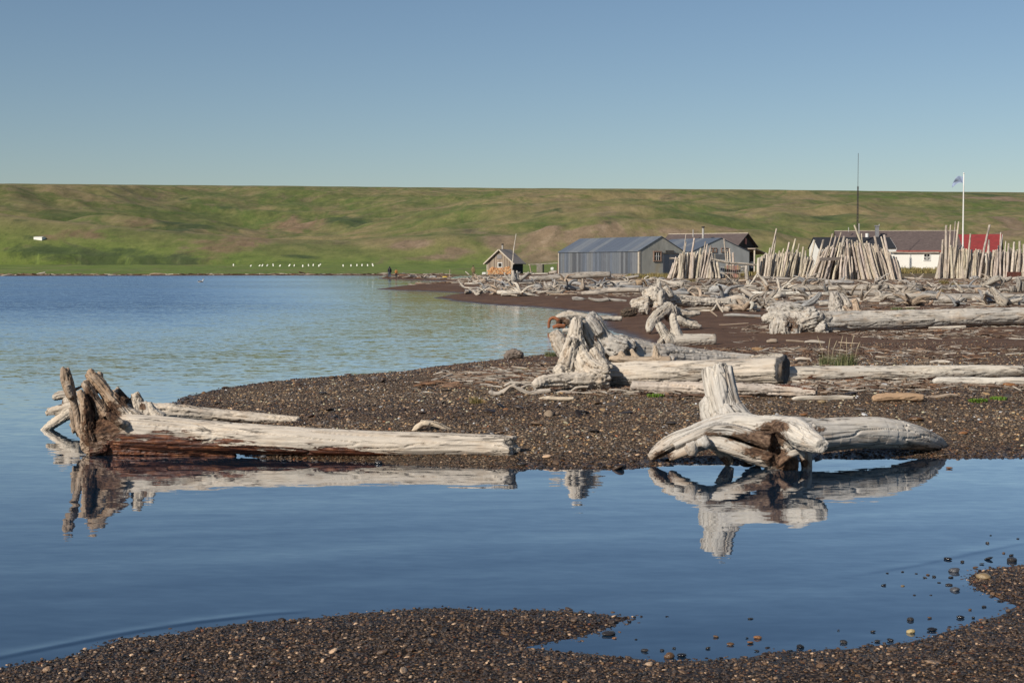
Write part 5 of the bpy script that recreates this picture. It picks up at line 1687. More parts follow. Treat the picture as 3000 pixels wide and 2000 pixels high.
gB = 'poles stacked in the long middle heap'
YB = depth('q3', 500, 872)
byB = [(170, 830), (300, 850), (600, 872), (900, 882), (1300, 896), (1700, 905), (2080, 905)]
palisade('q3', (185, 830), byB, [(185, 600), (260, 600), (330, 580), (420, 560), (480, 540), (560, 540), (640, 540), (740, 600), (830, 620)], [(185, 30), (400, 50), (600, 80), (700, 40), (830, 110)], 36, YB, gB,
         'weathered pale pole in the middle heap of leaning poles', (12, 20))
talls('q3', [(300, 430, 225, 11, 'long dark and thin, rising left'), (350, 420, 330, 14, 'long and pale beside the dark thin one'), (275, 345, 480, 16, 'leaning left group'), (440, 525, 490, 15, 'smooth pointed top'), (500, 598, 408, 15, 'rounded top, slanted right'),
             (560, 680, 360, 18, 'thick slanted'), (640, 730, 425, 12, 'grey thin'), (740, 785, 462, 20, 'flat topped and upright'), (780, 815, 520, 14, 'short grey'), (820, 935, 378, 15, 'dark brown slanted right')], byB, YB, gB, 'pole of the middle heap, ')
gC = 'poles stacked in the cone shaped heap'
YC = depth('q3', 1400, 898)
palisade('q3', (840, 2075), byB, [(840, 640), (900, 560), (1000, 470), (1150, 450), (1300, 420), (1400, 420), (1550, 430), (1750, 440), (1900, 470), (1990, 560), (2075, 660)],
         [(840, 170), (1000, 140), (1200, 90), (1320, 30), (1450, -60), (1700, -130), (1900, -110), (2075, -60)], 84, YC, gC, 'weathered pale pole in the cone shaped heap of poles', (12, 21), None, .7)
palisade('q3', (1260, 1420), byB, [(1260, 620), (1340, 560), (1420, 640)], [(1260, 40), (1420, -10)], 9, YC - .7, gC, 'weathered pale pole in the cone shaped heap of poles', (11, 17))
talls('q3', [(1740, 1460, 180, 15, 'tallest, slanting left'), (1660, 1518, 290, 15, 'second tallest beside the tallest'), (1850, 1728, 322, 22, 'thick flat topped'), (1980, 1855, 310, 20, 'grey, on the right shoulder'), (1960, 1815, 330, 14, 'thin grey on the right shoulder'),
             (1180, 1328, 325, 22, 'thick pale, near the middle'), (1020, 1172, 288, 12, 'slim, slanted right'), (1060, 1215, 335, 14, 'rough barked'), (1110, 1285, 275, 12, 'thin and far slanted'), (900, 1050, 372, 20, 'thick at the left shoulder'),
             (1700, 1625, 390, 13, 'crooked'), (1600, 1555, 290, 10, 'thin dark')], byB, YC, gC, 'pole of the cone shaped heap, ')
pl = MB().bar(at(*K('q3', 1000, 632), YC - 1.9), at(*K('q3', 1312, 620), YC - .8), .11, .26)
pc = np.mean(np.array(pl.v), 0); pl.v = [tuple(np.array(p) - pc) for p in pl.v]
o = pl.build('plank', paint_material('grey_plank', (.30, .25, .21), .85, .3, 4, (.3, 3, 3)), None, tuple(pc)); tag(o, 'grey plank sticking out across the cone shaped heap of poles', 'plank')
gD = 'poles in the upright palisade at the right'
YD = depth('q4', 900, 1425)
byD = [(580, 1432), (800, 1428), (1700, 1405)]
palisade('q4', (600, 760), byD, [(600, 1120), (660, 1060), (760, 1040)], [(600, 60), (680, 20), (760, 10)], 13, YD, gD, 'grey pole at the splayed left end of the right palisade', (12, 19))
palisade('q4', (770, 1760), byD, [(770, 1060), (850, 1050), (920, 1030), (1000, 1090), (1100, 1080), (1200, 1090), (1400, 1080), (1600, 1090), (1760, 1100)], [(770, 5), (1000, 10), (1300, 25), (1500, 30), (1760, 15)], 66, YD, gD,
         'grey pole in the upright right palisade', (12, 18), None, .3)
talls('q4', [(735, 730, 768, 21, 'thick and tallest at the left'), (745, 783, 758, 11, 'slim beside the thick one'), (790, 843, 715, 8, 'thinnest and highest'), (800, 884, 720, 17, 'leaning right'), (650, 688, 938, 15, 'left of the thick one'),
             (965, 1030, 868, 15, 'short lean above the wall line'), (1140, 1268, 760, 15, 'long diagonal before the red roof'), (1230, 1258, 942, 19, 'thick flat topped'), (1400, 1405, 850, 11, 'thin in front of the red house gable'),
             (1450, 1470, 958, 10, 'thin upright'), (1480, 1506, 988, 17, 'rough topped'), (1540, 1574, 972, 20, 'thick rounded top'), (1620, 1642, 960, 17, 'ragged forked top'), (1690, 1690, 1000, 14, 'at the picture edge')], byD, YD, gD, 'pole of the right palisade, ')
wood('driftwood_rail', [T('q4', [(60, 1100, 12), (300, 1108, 13), (640, 1106, 15)], YD + 1)], 'horizontal grey pole rail across the front of the white house', 'rail', color=(.40, .36, .30))

bk = wood('driftwood_poles', backing, 'grey poles standing packed behind the front rows of the leaning stacks and palisade', None, None, color=(.58, .515, .43), sides=6, rough=.16, jag=.7)
bk['kind'] = 'stuff'

# ================================================================ the drift field behind the beach
gF = 'large driftwood in the drift field'


def drift(name, cat, c, tubes, by, label, color=GREY, amp=.1, vox=None, rough=.2, bx=None, dy=.1, group=gF):
    x0 = bx if bx is not None else np.mean([p[0] for p in tubes[0]])
    Y = depth(c, x0, by) + dy
    return wood(name, [T(c, tb, Y + .12 * i) for i, tb in enumerate(tubes)], label, cat, group, vox=vox, color=tuple(np.array(color) * rng.uniform(.9, 1.12)), amp=amp, sides=12, rough=rough)


LOG, BR, ST, RT = ('driftwood_log', 'driftwood log'), ('driftwood_branch', 'driftwood branch'), ('driftwood_stump', 'driftwood stump'), ('driftwood_root', 'driftwood root')
field = [
    (LOG, 'c1', [[(1185, 268, 36), (1500, 250, 46), (1800, 232, 52), (2100, 212, 46), (2300, 205, 38)]], 300, 'huge grey log lying along the front of the tin store', (.45, .41, .36)),
    (RT, 'c1', [[(960, 150, 12), (955, 220, 28), (970, 300, 46)], [(835, 180, 10), (860, 240, 20), (920, 290, 34)], [(1010, 155, 12), (1005, 220, 20), (1020, 290, 34)], [(1175, 175, 14), (1120, 225, 22), (1050, 270, 40)], [(830, 300, 18), (870, 330, 22), (990, 310, 30)],
                [(1110, 250, 20), (1180, 200, 14), (1230, 180, 8)], [(900, 200, 12), (920, 250, 26), (960, 290, 30)]], 345, 'spiky grey root crown before the board cabin', (.52, .485, .43)),
    (RT, 'c1', [[(1480, 310, 20), (1475, 360, 40), (1480, 405, 46)], [(1385, 300, 8), (1400, 345, 22), (1440, 390, 30)], [(1440, 310, 10), (1445, 350, 20), (1455, 390, 30)], [(1530, 275, 8), (1530, 330, 18), (1510, 390, 30)], [(1570, 320, 10), (1555, 360, 22), (1530, 400, 26)]], 412,
     'fan of upright grey roots below the tin store wall', (.5, .46, .41)),
    (RT, 'c1', [[(1915, 265, 8), (1918, 310, 20), (1920, 380, 34), (1905, 420, 20)], [(1850, 285, 10), (1890, 300, 12), (1915, 330, 14)], [(1950, 350, 8), (1985, 335, 10), (2010, 320, 6)], [(1880, 360, 20), (1920, 400, 30), (2000, 410, 14)]], 430,
     'brown root snarl with a tall pale prong', (.42, .35, .28)),
    (LOG, 'c1', [[(1560, 318, 18), (1640, 325, 24), (1765, 335, 24)]], 358, 'short dark grey log left of the brown root snarl', (.40, .355, .3)),
    (LOG, 'c1', [[(1765, 325, 26), (1830, 330, 28), (1905, 345, 24)]], 362, 'blunt blue grey log end touching the brown root snarl', (.38, .37, .36)),
    (ST, 'c1', [[(505, 310, 20), (545, 300, 38), (590, 305, 22)]], 330, 'round tan stump alone on the far beach', TAN),
    (LOG, 'c1', [[(340, 440, 22), (420, 436, 26), (520, 436, 24), (612, 442, 22)]], 462, 'thick pale log at the tip of the drift line by the bay', (.53, .5, .45)),
    (BR, 'c1', [[(478, 400, 7), (560, 402, 9), (642, 402, 12)]], 415, 'thin branch above the thick pale log by the bay', GREY),
    (LOG, 'c1', [[(640, 405, 12), (720, 388, 14), (800, 374, 12)]], 418, 'slim grey log rising right above the thick pale log', GREY),
    (LOG, 'c1', [[(815, 366, 12), (870, 366, 16), (925, 372, 14)]], 384, 'short grey log below the spiky root crown', GREY),
    (BR, 'c1', [[(800, 505, 10), (810, 480, 16), (870, 478, 22), (1000, 462, 22), (1085, 450, 14)]], 512, 'crooked bleached branch nearest the bay edge', PALE),
    (LOG, 'c1', [[(1295, 462, 14), (1380, 445, 20), (1460, 430, 18)]], 478, 'grey log slanting up right in the reddish wrack', GREY),
    (BR, 'c1', [[(1415, 460, 8), (1520, 480, 14), (1680, 480, 13), (1840, 482, 11)]], 496, 'long thin straight branch in the reddish wrack', TAN),
    (LOG, 'c1', [[(1900, 468, 22), (1980, 462, 28), (2120, 446, 38), (2352, 425, 40), (2700, 420, 30)]], 495, 'fat pale tapering log on the upper beach', (.54, .48, .41)),
    (LOG, 'c1', [[(1770, 540, 20), (1820, 540, 28), (1880, 545, 26), (1932, 548, 18)]], 568, 'short round grey log low on the beach', (.45, .42, .38)),
    (LOG, 'c1', [[(1995, 530, 12), (2050, 550, 22), (2150, 565, 26), (2280, 552, 22)], [(2280, 552, 22), (2400, 565, 24), (2520, 575, 16)]], 592, 'wavy grey log low on the beach above the inlet', (.46, .43, .385)),
    (BR, 'c1', [[(1665, 205, 12), (1660, 150, 14), (1665, 100, 12)], [(1640, 95, 10), (1665, 100, 10), (1730, 112, 9), (1790, 135, 9)], [(1680, 200, 8), (1720, 160, 8), (1770, 128, 8)], [(1780, 170, 9), (1785, 130, 8), (1780, 90, 5)]], 210,
     'forked snag with a dark crossing arm against the tin store', GREY),
    (BR, 'c1', [[(1840, 195, 20), (1850, 145, 22), (1865, 105, 26), (1900, 110, 20), (1925, 118, 10)], [(1860, 100, 10), (1845, 70, 7)], [(1880, 90, 9), (1885, 55, 6)]], 198, 'antler shaped snag standing against the tin store', (.48, .45, .41)),
    (LOG, 'c1', [[(1455, 190, 22), (1500, 180, 26), (1558, 175, 26)]], 212, 'stubby grey log beside the rusty plate', GREY),
    (LOG, 'c1', [[(1100, 190, 9), (1250, 200, 12), (1440, 195, 11)]], 212, 'thin pale log between cabin and tin store', PALE),
    (LOG, 'c2', [[(-80, 258, 28), (100, 255, 28), (390, 245, 28)]], 285, 'grey log pointing at a broken orange stump end', (.46, .42, .37)),
    (ST, 'c2', [[(400, 240, 40), (430, 225, 46), (480, 230, 40)], [(470, 180, 20), (500, 195, 20), (540, 260, 14)]], 275, 'broken stump end with an orange heart', (.50, .37, .24)),
    (LOG, 'c2', [[(-150, 302, 14), (100, 300, 16), (350, 300, 16), (600, 298, 13)]], 318, 'long thin grey log behind the bulbous roots', GREY),
    (LOG, 'c2', [[(610, 170, 8), (680, 178, 12), (770, 200, 16), (880, 235, 34), (1000, 250, 44), (1100, 275, 34), (1160, 290, 16)]], 302, 'swooping pale trunk tapering to a thin raised tip', PALE),
    (RT, 'c2', [[(700, 230, 18), (690, 195, 16), (710, 175, 12), (735, 190, 12), (730, 220, 12)], [(620, 275, 10), (680, 255, 14), (740, 240, 16)]], 285, 'curled root loop above the bulbous roots', GREY),
    (LOG, 'c2', [[(865, 360, 26), (1000, 366, 30), (1125, 372, 26)]], 400, 'blue grey log right behind the bulbous root log', (.39, .385, .375)),
    (LOG, 'c2', [[(925, 416, 12), (1080, 418, 16), (1255, 428, 12)]], 440, 'thin bleached log lying along the bulbous root log', PALE),
    (RT, 'c2', [[(1110, 350, 18), (1150, 310, 24), (1220, 310, 26), (1280, 340, 24)], [(1130, 390, 14), (1180, 370, 30), (1260, 380, 24)], [(1290, 360, 12), (1350, 370, 16), (1385, 385, 8)]], 400, 'lumpy brown root mass above the log with bulbous roots', (.40, .34, .28)),
    (RT, 'c2', [[(1225, 250, 12), (1235, 195, 20), (1280, 170, 20), (1335, 185, 12)], [(1330, 260, 18), (1390, 230, 22), (1440, 170, 14)], [(1300, 270, 14), (1360, 250, 16), (1420, 240, 14)]], 285, 'dark hollow root arch before the tin store poles', (.27, .24, .215)),
    (ST, 'c2', [[(1370, 385, 12), (1430, 340, 44), (1500, 310, 56), (1570, 300, 50), (1660, 315, 34)]], 395, 'smooth blue grey wedge shaped stump', (.42, .42, .41)),
    (RT, 'c2', [[(1525, 410, 10), (1580, 365, 14), (1650, 345, 14), (1720, 360, 12)], [(1600, 400, 12), (1680, 375, 16), (1770, 430, 10)], [(1690, 330, 8), (1730, 380, 12), (1775, 450, 8)], [(1560, 390, 10), (1640, 400, 16), (1700, 400, 12)]], 430,
     'dark tangle of roots right of the blue grey wedge', (.26, .22, .185)),
    (ST, 'c2', [[(1915, -10, 20), (1915, 60, 24), (1920, 130, 27), (1925, 190, 30)], [(1840, 15, 14), (1880, 5, 16), (1915, 20, 14)], [(1850, 50, 10), (1890, 40, 12)]], 195, 'upright shaggy stump before the board fence', (.46, .42, .37)),
    (RT, 'c2', [[(2060, 90, 12), (2110, 150, 16), (2160, 200, 20), (2200, 265, 24)], [(1955, 275, 10), (1990, 220, 12), (2045, 145, 11)], [(2015, 210, 12), (2090, 225, 16), (2150, 270, 10)], [(2060, 110, 12), (2010, 180, 12)], [(1930, 200, 26), (1945, 250, 30), (1960, 270, 20)]], 278,
     'tripod of curved pale branches before the middle pole heap', PALE),
    (LOG, 'c2', [[(1800, 395, 12), (1950, 375, 22), (2150, 372, 24), (2500, 378, 26), (3200, 380, 24)]], 405, 'bright bleached log behind a tilted plank', (.70, .66, .58)),
    (BR, 'c2', [[(1785, 425, 12), (1850, 455, 16), (1960, 480, 12)]], 495, 'pale splinter slanting down right', PALE),
    (('driftwood_plank', 'driftwood plank'), 'c2', [[(2030, 478, 12), (2100, 420, 24), (2180, 342, 10)]], 490, 'weathered plank tilting up right across the drift', (.38, .32, .26)),
    (ST, 'c2', [[(2085, 492, 16), (2180, 490, 22), (2270, 478, 26), (2352, 470, 24)]], 515, 'rotten orange brown log', (.36, .23, .13)),
    (BR, 'c2', [[(1850, 524, 8), (2050, 522, 9), (2352, 526, 10)]], 538, 'long thin white pole low in the drift field', PALE),
    (BR, 'c2', [[(1495, 475, 10), (1530, 540, 14), (1590, 632, 14)]], 640, 'pale stick slanting down right before the lumpy roots', PALE),
    (RT, 'c2', [[(1745, 465, 28), (1760, 530, 36), (1820, 575, 46), (1880, 590, 30)], [(1640, 500, 14), (1700, 520, 22), (1750, 560, 30)]], 615, 'ribbed upright root with a round butt', (.48, .44, .38)),
    (RT, 'c2', [[(1545, 470, 12), (1560, 435, 12), (1580, 435, 8)], [(1540, 470, 14), (1600, 500, 16), (1660, 500, 12)]], 520, 'small hooked root in the drift', GREY),
    (RT, 'c2', [[(1960, 495, 20), (2000, 520, 28), (1970, 600, 16)], [(2010, 600, 26), (2060, 560, 22), (2120, 570, 16)], [(2050, 610, 20), (2100, 600, 18)]], 630, 'skull like root knot left of the giant log', (.52, .49, .43)),
    (LOG, 'c2', [[(1600, 672, 14), (1700, 670, 22), (1900, 680, 24), (2110, 690, 22)]], 715, 'weathered grey log left of the giant root wad', (.45, .43, .40)),
    (BR, 'c2', [[(1410, 610, 9), (1460, 650, 12), (1512, 692, 9)]], 700, 'tan stick slanting down right on the sand edge', TAN),
    (BR, 'c2', [[(1535, 805, 5), (1700, 800, 7), (1945, 782, 5)]], 812, 'long thin brown stick on the red wrack', TAN),
    (ST, 'c2', [[(2195, 1045, 22), (2250, 1030, 34), (2340, 1030, 30)]], 1062, 'brown rounded log butt below the giant root wad', (.36, .29, .225)),
    (LOG, 'c3', [[(290, 185, 22), (600, 200, 25), (1000, 215, 25), (1330, 222, 22)]], 250, 'long log lying along the foot of the middle pole heap', (.42, .38, .33)),
    (LOG, 'c3', [[(1330, 265, 44), (1400, 268, 46), (1500, 266, 42), (1620, 262, 36), (1800, 265, 26)]], 325, 'overhanging log with a dark round end facing left', (.40, .38, .36)),
    (LOG, 'c3', [[(1380, 355, 44), (1800, 352, 48), (2352, 345, 48)], [(2352, 345, 48), (2700, 348, 46), (2830, 345, 44)]], 405, 'thick squared log ending in a dark torn root', (.51, .455, .385)),
    (LOG, 'c3', [[(-100, 368, 26), (300, 368, 28), (800, 362, 36), (1400, 365, 40)]], 410, 'long grey log left of the thick squared log', (.47, .425, .365)),
    (LOG, 'c3', [[(1400, 440, 36), (1800, 445, 46), (2250, 455, 50)]], 498, 'grey log under the thick squared log', (.46, .415, .36)),
    (LOG, 'c3', [[(1230, 612, 42), (1310, 608, 44), (1395, 606, 42)]], 655, 'short cream cut log left of the broad stump', PALE),
    (LOG, 'c3', [[(450, 655, 50), (600, 640, 60), (800, 650, 60), (1000, 690, 50)]], 780, 'smooth rounded log behind the giant root wad', (.49, .455, .405)),
    (RT, 'c3', [[(540, 330, 8), (620, 310, 14), (710, 262, 20)], [(600, 400, 14), (640, 350, 22), (680, 340, 16)], [(440, 365, 10), (490, 335, 16)]], 410, 'splayed broken root ends on the long grey log', (.44, .38, .31)),
    (LOG, 'c4', [[(-20, 492, 44), (500, 495, 56), (1200, 502, 58), (1800, 505, 56), (2600, 500, 50)]], 562, 'very long smooth grey log crossing the right side', (.48, .435, .375)),
    (RT, 'c4', [[(590, 360, 40), (640, 360, 50), (690, 370, 40)], [(700, 400, 24), (740, 340, 30), (790, 295, 22)], [(740, 420, 20), (800, 400, 26), (850, 430, 14)], [(790, 310, 20), (830, 350, 16)]], 440, 'dark torn root at the end of the thick squared log', (.19, .17, .15)),
    (ST, 'c4', [[(1815, 355, 36), (1850, 400, 46), (1900, 470, 54), (1960, 560, 80), (2060, 620, 90)], [(2080, 600, 50), (2200, 570, 36), (2330, 530, 22)], [(1990, 520, 30), (2080, 500, 24), (2190, 480, 12)]], 670,
     'leaning stump with a dark hollow and a side arm, at right', (.50, .45, .38)),
    (RT, 'c4', [[(1660, 320, 30), (1750, 280, 50), (1850, 220, 56), (1950, 190, 50)], [(1950, 190, 40), (2010, 220, 36), (1990, 300, 26)], [(1700, 350, 30), (1850, 310, 50), (1950, 330, 40)], [(2030, 240, 40), (2100, 210, 36), (2150, 180, 20)], [(1650, 260, 12), (1655, 310, 14)]], 380,
     'big swirled root wad below the right palisade', (.49, .45, .385)),
    (RT, 'c4', [[(2150, 330, 50), (2160, 380, 46), (2170, 420, 36)], [(2240, 180, 24), (2270, 260, 40), (2260, 340, 40), (2250, 420, 30)], [(2320, 250, 40), (2330, 330, 50), (2340, 410, 40)], [(2200, 250, 24), (2300, 210, 30), (2400, 210, 24)], [(1950, 390, 22), (2050, 380, 26), (2120, 400, 20)]], 440,
     'dull grey root wad at the right edge below the palisade', (.40, .365, .32)),
    (RT, 'c4', [[(1370, 415, 10), (1430, 385, 16), (1500, 400, 20), (1540, 440, 14)], [(1540, 380, 20), (1550, 420, 26)]], 450, 'small curled root left of the leaning stump', GREY),
    (BR, 'c4', [[(860, 628, 8), (1000, 625, 10), (1200, 622, 11), (1260, 590, 10), (1305, 545, 7)], [(1300, 560, 5), (1400, 600, 6), (1460, 618, 5)]], 640, 'bleached branch with an upturned forked end', PALE),
    (BR, 'c4', [[(-20, 612, 18), (80, 610, 20), (190, 612, 16)]], 635, 'cream stick lying right of the broad stump', PALE),
    (LOG, 'c4', [[(340, 240, 14), (430, 250, 20), (560, 255, 22)], [(280, 270, 14), (330, 240, 16)]], 285, 'weathered log at the gap in the palisades', (.43, .40, .36)),
    (LOG, 'c4', [[(860, 330, 16), (1000, 340, 20), (1150, 320, 18)]], 365, 'dark grey log in the dry grass below the palisade', (.34, .31, .28)),
    (LOG, 'c4', [[(1480, 315, 8), (1560, 322, 12), (1660, 325, 10)]], 338, 'thin log at the foot of the palisade', GREY),
    (BR, 'c4', [[(250, 560, 24), (350, 555, 30), (460, 555, 24)]], 590, 'blue grey log chunk in front of the very long log', (.36, .35, .345)),
    (('driftwood_plank', 'driftwood plank'), 'c4', [[(790, 620, 16), (830, 590, 24), (860, 560, 14)]], 635, 'rusty brown plank end poking up before the very long log', (.36, .25, .18)),
]
for (nm, cat), c, tubes, by, lab, colr in field:
    drift(nm, cat, c, tubes, by, lab, colr)

# smaller branches: a dozen shapes, each piece an object of its own
shapes = []
for i in range(24):
    L_ = rng.uniform(.7, 2.6)
    k_ = i % 4
    r_ = rng.uniform(.035, .10) if k_ != 3 else rng.uniform(.1, .17)
    w1, w2 = rng.normal(0, .09, 2) * L_
    tubes = [[[-L_ / 2, 0, r_, r_], [-L_ / 6, w1, r_ * 1.4, r_ * 1.1], [L_ / 6, w2, r_ * 1.2, r_], [L_ / 2, 0, r_, r_ * .55]]]
    if k_ == 1:
        tubes.append([[0, 0, r_, r_ * .8], [L_ * .18, L_ * .16, r_ + L_ * .15, r_ * .55], [L_ * .3, L_ * .2, r_ + L_ * .22, r_ * .3]])
    if k_ == 2:
        for q in range(4):
            a_ = rng.uniform(0, 6.28); l2 = rng.uniform(.25, .55)
            tubes.append([[-L_ / 2 + .1, 0, r_, r_ * 1.2], [-L_ / 2 - l2 * .5, math.cos(a_) * l2 * .5, r_ + abs(math.sin(a_)) * l2 * .7, r_ * .8], [-L_ / 2 - l2 * .7, math.cos(a_) * l2, r_ + abs(math.sin(a_)) * l2, r_ * .35]])
    if i >= 16:
        tubes = []
        for q in range(int(rng.integers(5, 10))):
            a_ = rng.uniform(0, 6.28); l2 = rng.uniform(.35, .95); up_ = rng.uniform(.0, .9)
            b_ = rng.normal(0, .25, 2)
            tubes.append([[0, 0, .12, rng.uniform(.06, .13)], [math.cos(a_) * l2 * .5 + b_[0] * .3, math.sin(a_) * l2 * .5, .1 + up_ * l2 * .7, rng.uniform(.04, .08)], [math.cos(a_) * l2, math.sin(a_) * l2 + b_[1] * .4, .05 + up_ * l2, .025]])
        if i % 2:
            tubes.append([[0, 0, .14, .16], [.6, .1, .14, .14], [1.7, .15, .12, .11]])
    elif k_ == 3:
        tubes.append([[L_ / 6, .05, r_, r_ * .7], [L_ / 6 + .1, .1, r_ * 2.2, r_ * .35]])
    o = wood('driftwood_branch' if i < 16 else 'driftwood_root', tubes, None, None, None, sides=8, rough=.22, jag=.6)
    shapes.append(o)
zones = [
    ((1090, 1290, 636, 676), 30, 'small grey driftwood branch near the spiky root crown', 'small driftwood below the board cabin'),
    ((1285, 1560, 634, 676), 52, 'small grey driftwood branch in the litter below the tin store', 'small driftwood below the tin store'),
    ((1560, 1760, 644, 716), 46, 'small grey driftwood branch in the drift around the dark root tangle', 'small driftwood around the dark root tangle'),
    ((1760, 2060, 645, 700), 46, 'small grey driftwood branch among the long logs below the pole heaps', 'small driftwood among the long logs'),
    ((2060, 2352, 640, 705), 46, 'small grey driftwood branch in the drift below the right palisade', 'small driftwood below the right palisade'),
    ((920, 1150, 636, 648), 22, 'far small driftwood branch on the spit by the walkers', 'small driftwood on the far spit'),
    ((1070, 1300, 655, 682), 22, 'small grey driftwood branch on the beach slope by the bay', 'small driftwood on the beach slope'),
]
first = set()
for (u0, u1, v0, v1), n, lab, grp in zones:
    for i in range(n):
        u, v = rng.uniform(u0, u1), v0 + (v1 - v0) * rng.random() ** 1.1
        p = G(u, v)
        if p[2] < .06:
            continue
        k_ = int(rng.integers(len(shapes)))
        src = shapes[k_]
        if k_ in first:
            o = src.copy(); COL.objects.link(o)
        else:
            o = src; first.add(k_)
        s_ = rng.uniform(.5, 1.1)
        o.scale = (s_, s_, s_)
        o.location = p - np.array([0, 0, .03])
        o.rotation_euler = (rng.normal(0, .12), rng.normal(0, .1), (rng.normal(0, .45) if rng.random() < .65 else rng.uniform(0, 6.28)) + (PI if rng.random() < .5 else 0))
        cc = np.array([GREY, PALE, TAN, BLUE, (.5, .46, .41), (.46, .40, .33)][rng.integers(6)]) * rng.uniform(.75, 1.12)
        o.color = (*cc, 1)
        tag(o, lab if k_ < 16 else lab.replace('driftwood branch', 'spiky driftwood root'), 'driftwood branch' if k_ < 16 else 'driftwood root', grp)
for k_, o in enumerate(shapes):
    if k_ not in first:
        bpy.data.objects.remove(o)

# wood crumbs, bark and twigs (stuff)
lib2 = bpy.data.collections.new('crumb shapes')
M['crumbs'] = stone_material('wood_crumbs', [(0, (.10, .055, .035)), (.22, (.17, .10, .062)), (.42, (.27, .20, .145)), (.6, (.38, .33, .27)), (.8, (.46, .41, .35)), (.96, (.28, .15, .08))], .85)
for i in range(6):
    tubes = [[[-.5, 0, 0, .05], [0, rng.normal(0, .08), .02, .055], [.5, 0, 0, .03]]]
    if i % 3 == 1:
        tubes.append([[0, 0, 0, .04], [.25, .2, .06, .02]])
    V_, F_ = [], []
    for tb in tubes:
        v_, f_, _, _ = tube(tb, 5, .2, .5, 4)
        F_ += [tuple(q + len(V_) for q in f) for f in f_]; V_ += v_.tolist()
    V_ = np.array(V_)
    if i % 2:
        V_[:, 2] *= .45; V_[:, 1] *= 1.8
    me = bpy.data.meshes.new('crumb'); me.from_pydata(V_.tolist(), [], F_); me.materials.append(M['crumbs'])
    lib2.objects.link(bpy.data.objects.new('crumb', me))


def crumbs(n, box, keep, smin, smax):
    x = rng.uniform(box[0], box[1], n); y = rng.uniform(box[2], box[3], n)
    z, a, b = H(x, y, True)
    k = rng.random(n) < keep(x, y, b)
    k &= z > .04
    x, y, z, b = x[k], y[k], z[k], b[k]
    return np.stack([x, y, z + .012], -1), smin + (smax - smin) * rng.random(len(x)) ** 2.5


def k_far(x, y, b):
    m_ = n2(x, y, .35, 81, 3)
    return np.clip((m_ - .34) * 3, 0.04, 1) * sm(b, 3.5, 8) * (1 - .4 * sm(y, 80, 115))


def k_mid(x, y, b):
    m_ = n2(x, y, .5, 83, 3)
    return np.clip((m_ - .47) * 5, 0, 1) * sm(b, 1.5, 3.5)


line_pts = np.array([flat(u, v, .2)[:2] for u, v in [(985, 880), (1090, 862), (1180, 868), (1240, 880), (1300, 900), (1500, 905), (1700, 905), (1900, 900), (2100, 893), (2352, 893), (2700, 890)]])


def k_line(x, y, b):
    yl_ = np.interp(x, line_pts[:, 0], line_pts[:, 1])
    return np.exp(-((y - yl_ - .25) / (.35 + .3 * n2(x, y, .8, 84, 2))) ** 2) * np.clip((n2(x, y, 1.6, 85, 3) - .36) * 4, 0, 1) * sm(x, -1.6, -.2)


def k_wr(x, y, b):
    yl_ = np.interp(x, [-1.2, .5, 2], [18.2, 19, 19.5])
    return np.exp(-((y - yl_) / 1.1) ** 2) * sm(x, -1.4, -.2) * (1 - sm(x, 1.2, 2.4)) * np.clip((n2(x, y, 1.6, 86, 3) - .3) * 4, 0, 1)


cs = [crumbs(60000, (-2, 46, 33, 120), k_far, .12, .6), crumbs(22000, (0, 13, 19.5, 36), k_mid, .05, .30), crumbs(75000, (-2.2, 9, 14.4, 18.2), k_line, .045, .26), crumbs(22000, (-1.8, 3, 15.5, 21.5), k_wr, .05, .32),
      crumbs(5000, (-22, 12, 120, 215), lambda x, y, b: sm(b, .8, 2) * (1 - sm(b, 6, 9)), .5, 1.6),
      crumbs(9000, (-110, 20, 252, 330), lambda x, y, b: sm(b, .5, 1.5) * (1 - sm(b, 4.5, 7)), .8, 3.0)]
pos = np.vstack([s[0] for s in cs]); siz = np.concatenate([s[1] for s in cs]); n = len(pos)
rot = np.stack([rng.normal(0, .2, n), rng.normal(0, .12, n), rng.normal(0, .8, n) + PI * (rng.random(n) < .5)], -1)
scl = siz[:, None] * np.ones((1, 3)) * np.stack([np.ones(n), rng.uniform(.5, 1.1, n), rng.uniform(.5, 1.1, n)], -1)
lt = scatter_object('driftwood_litter', pos, rot, scl, rng.integers(0, 6, n), lib2)
tag(lt, 'brown and grey wood crumbs, bark and twigs strewn along the beach', 'wood litter', kind='stuff')

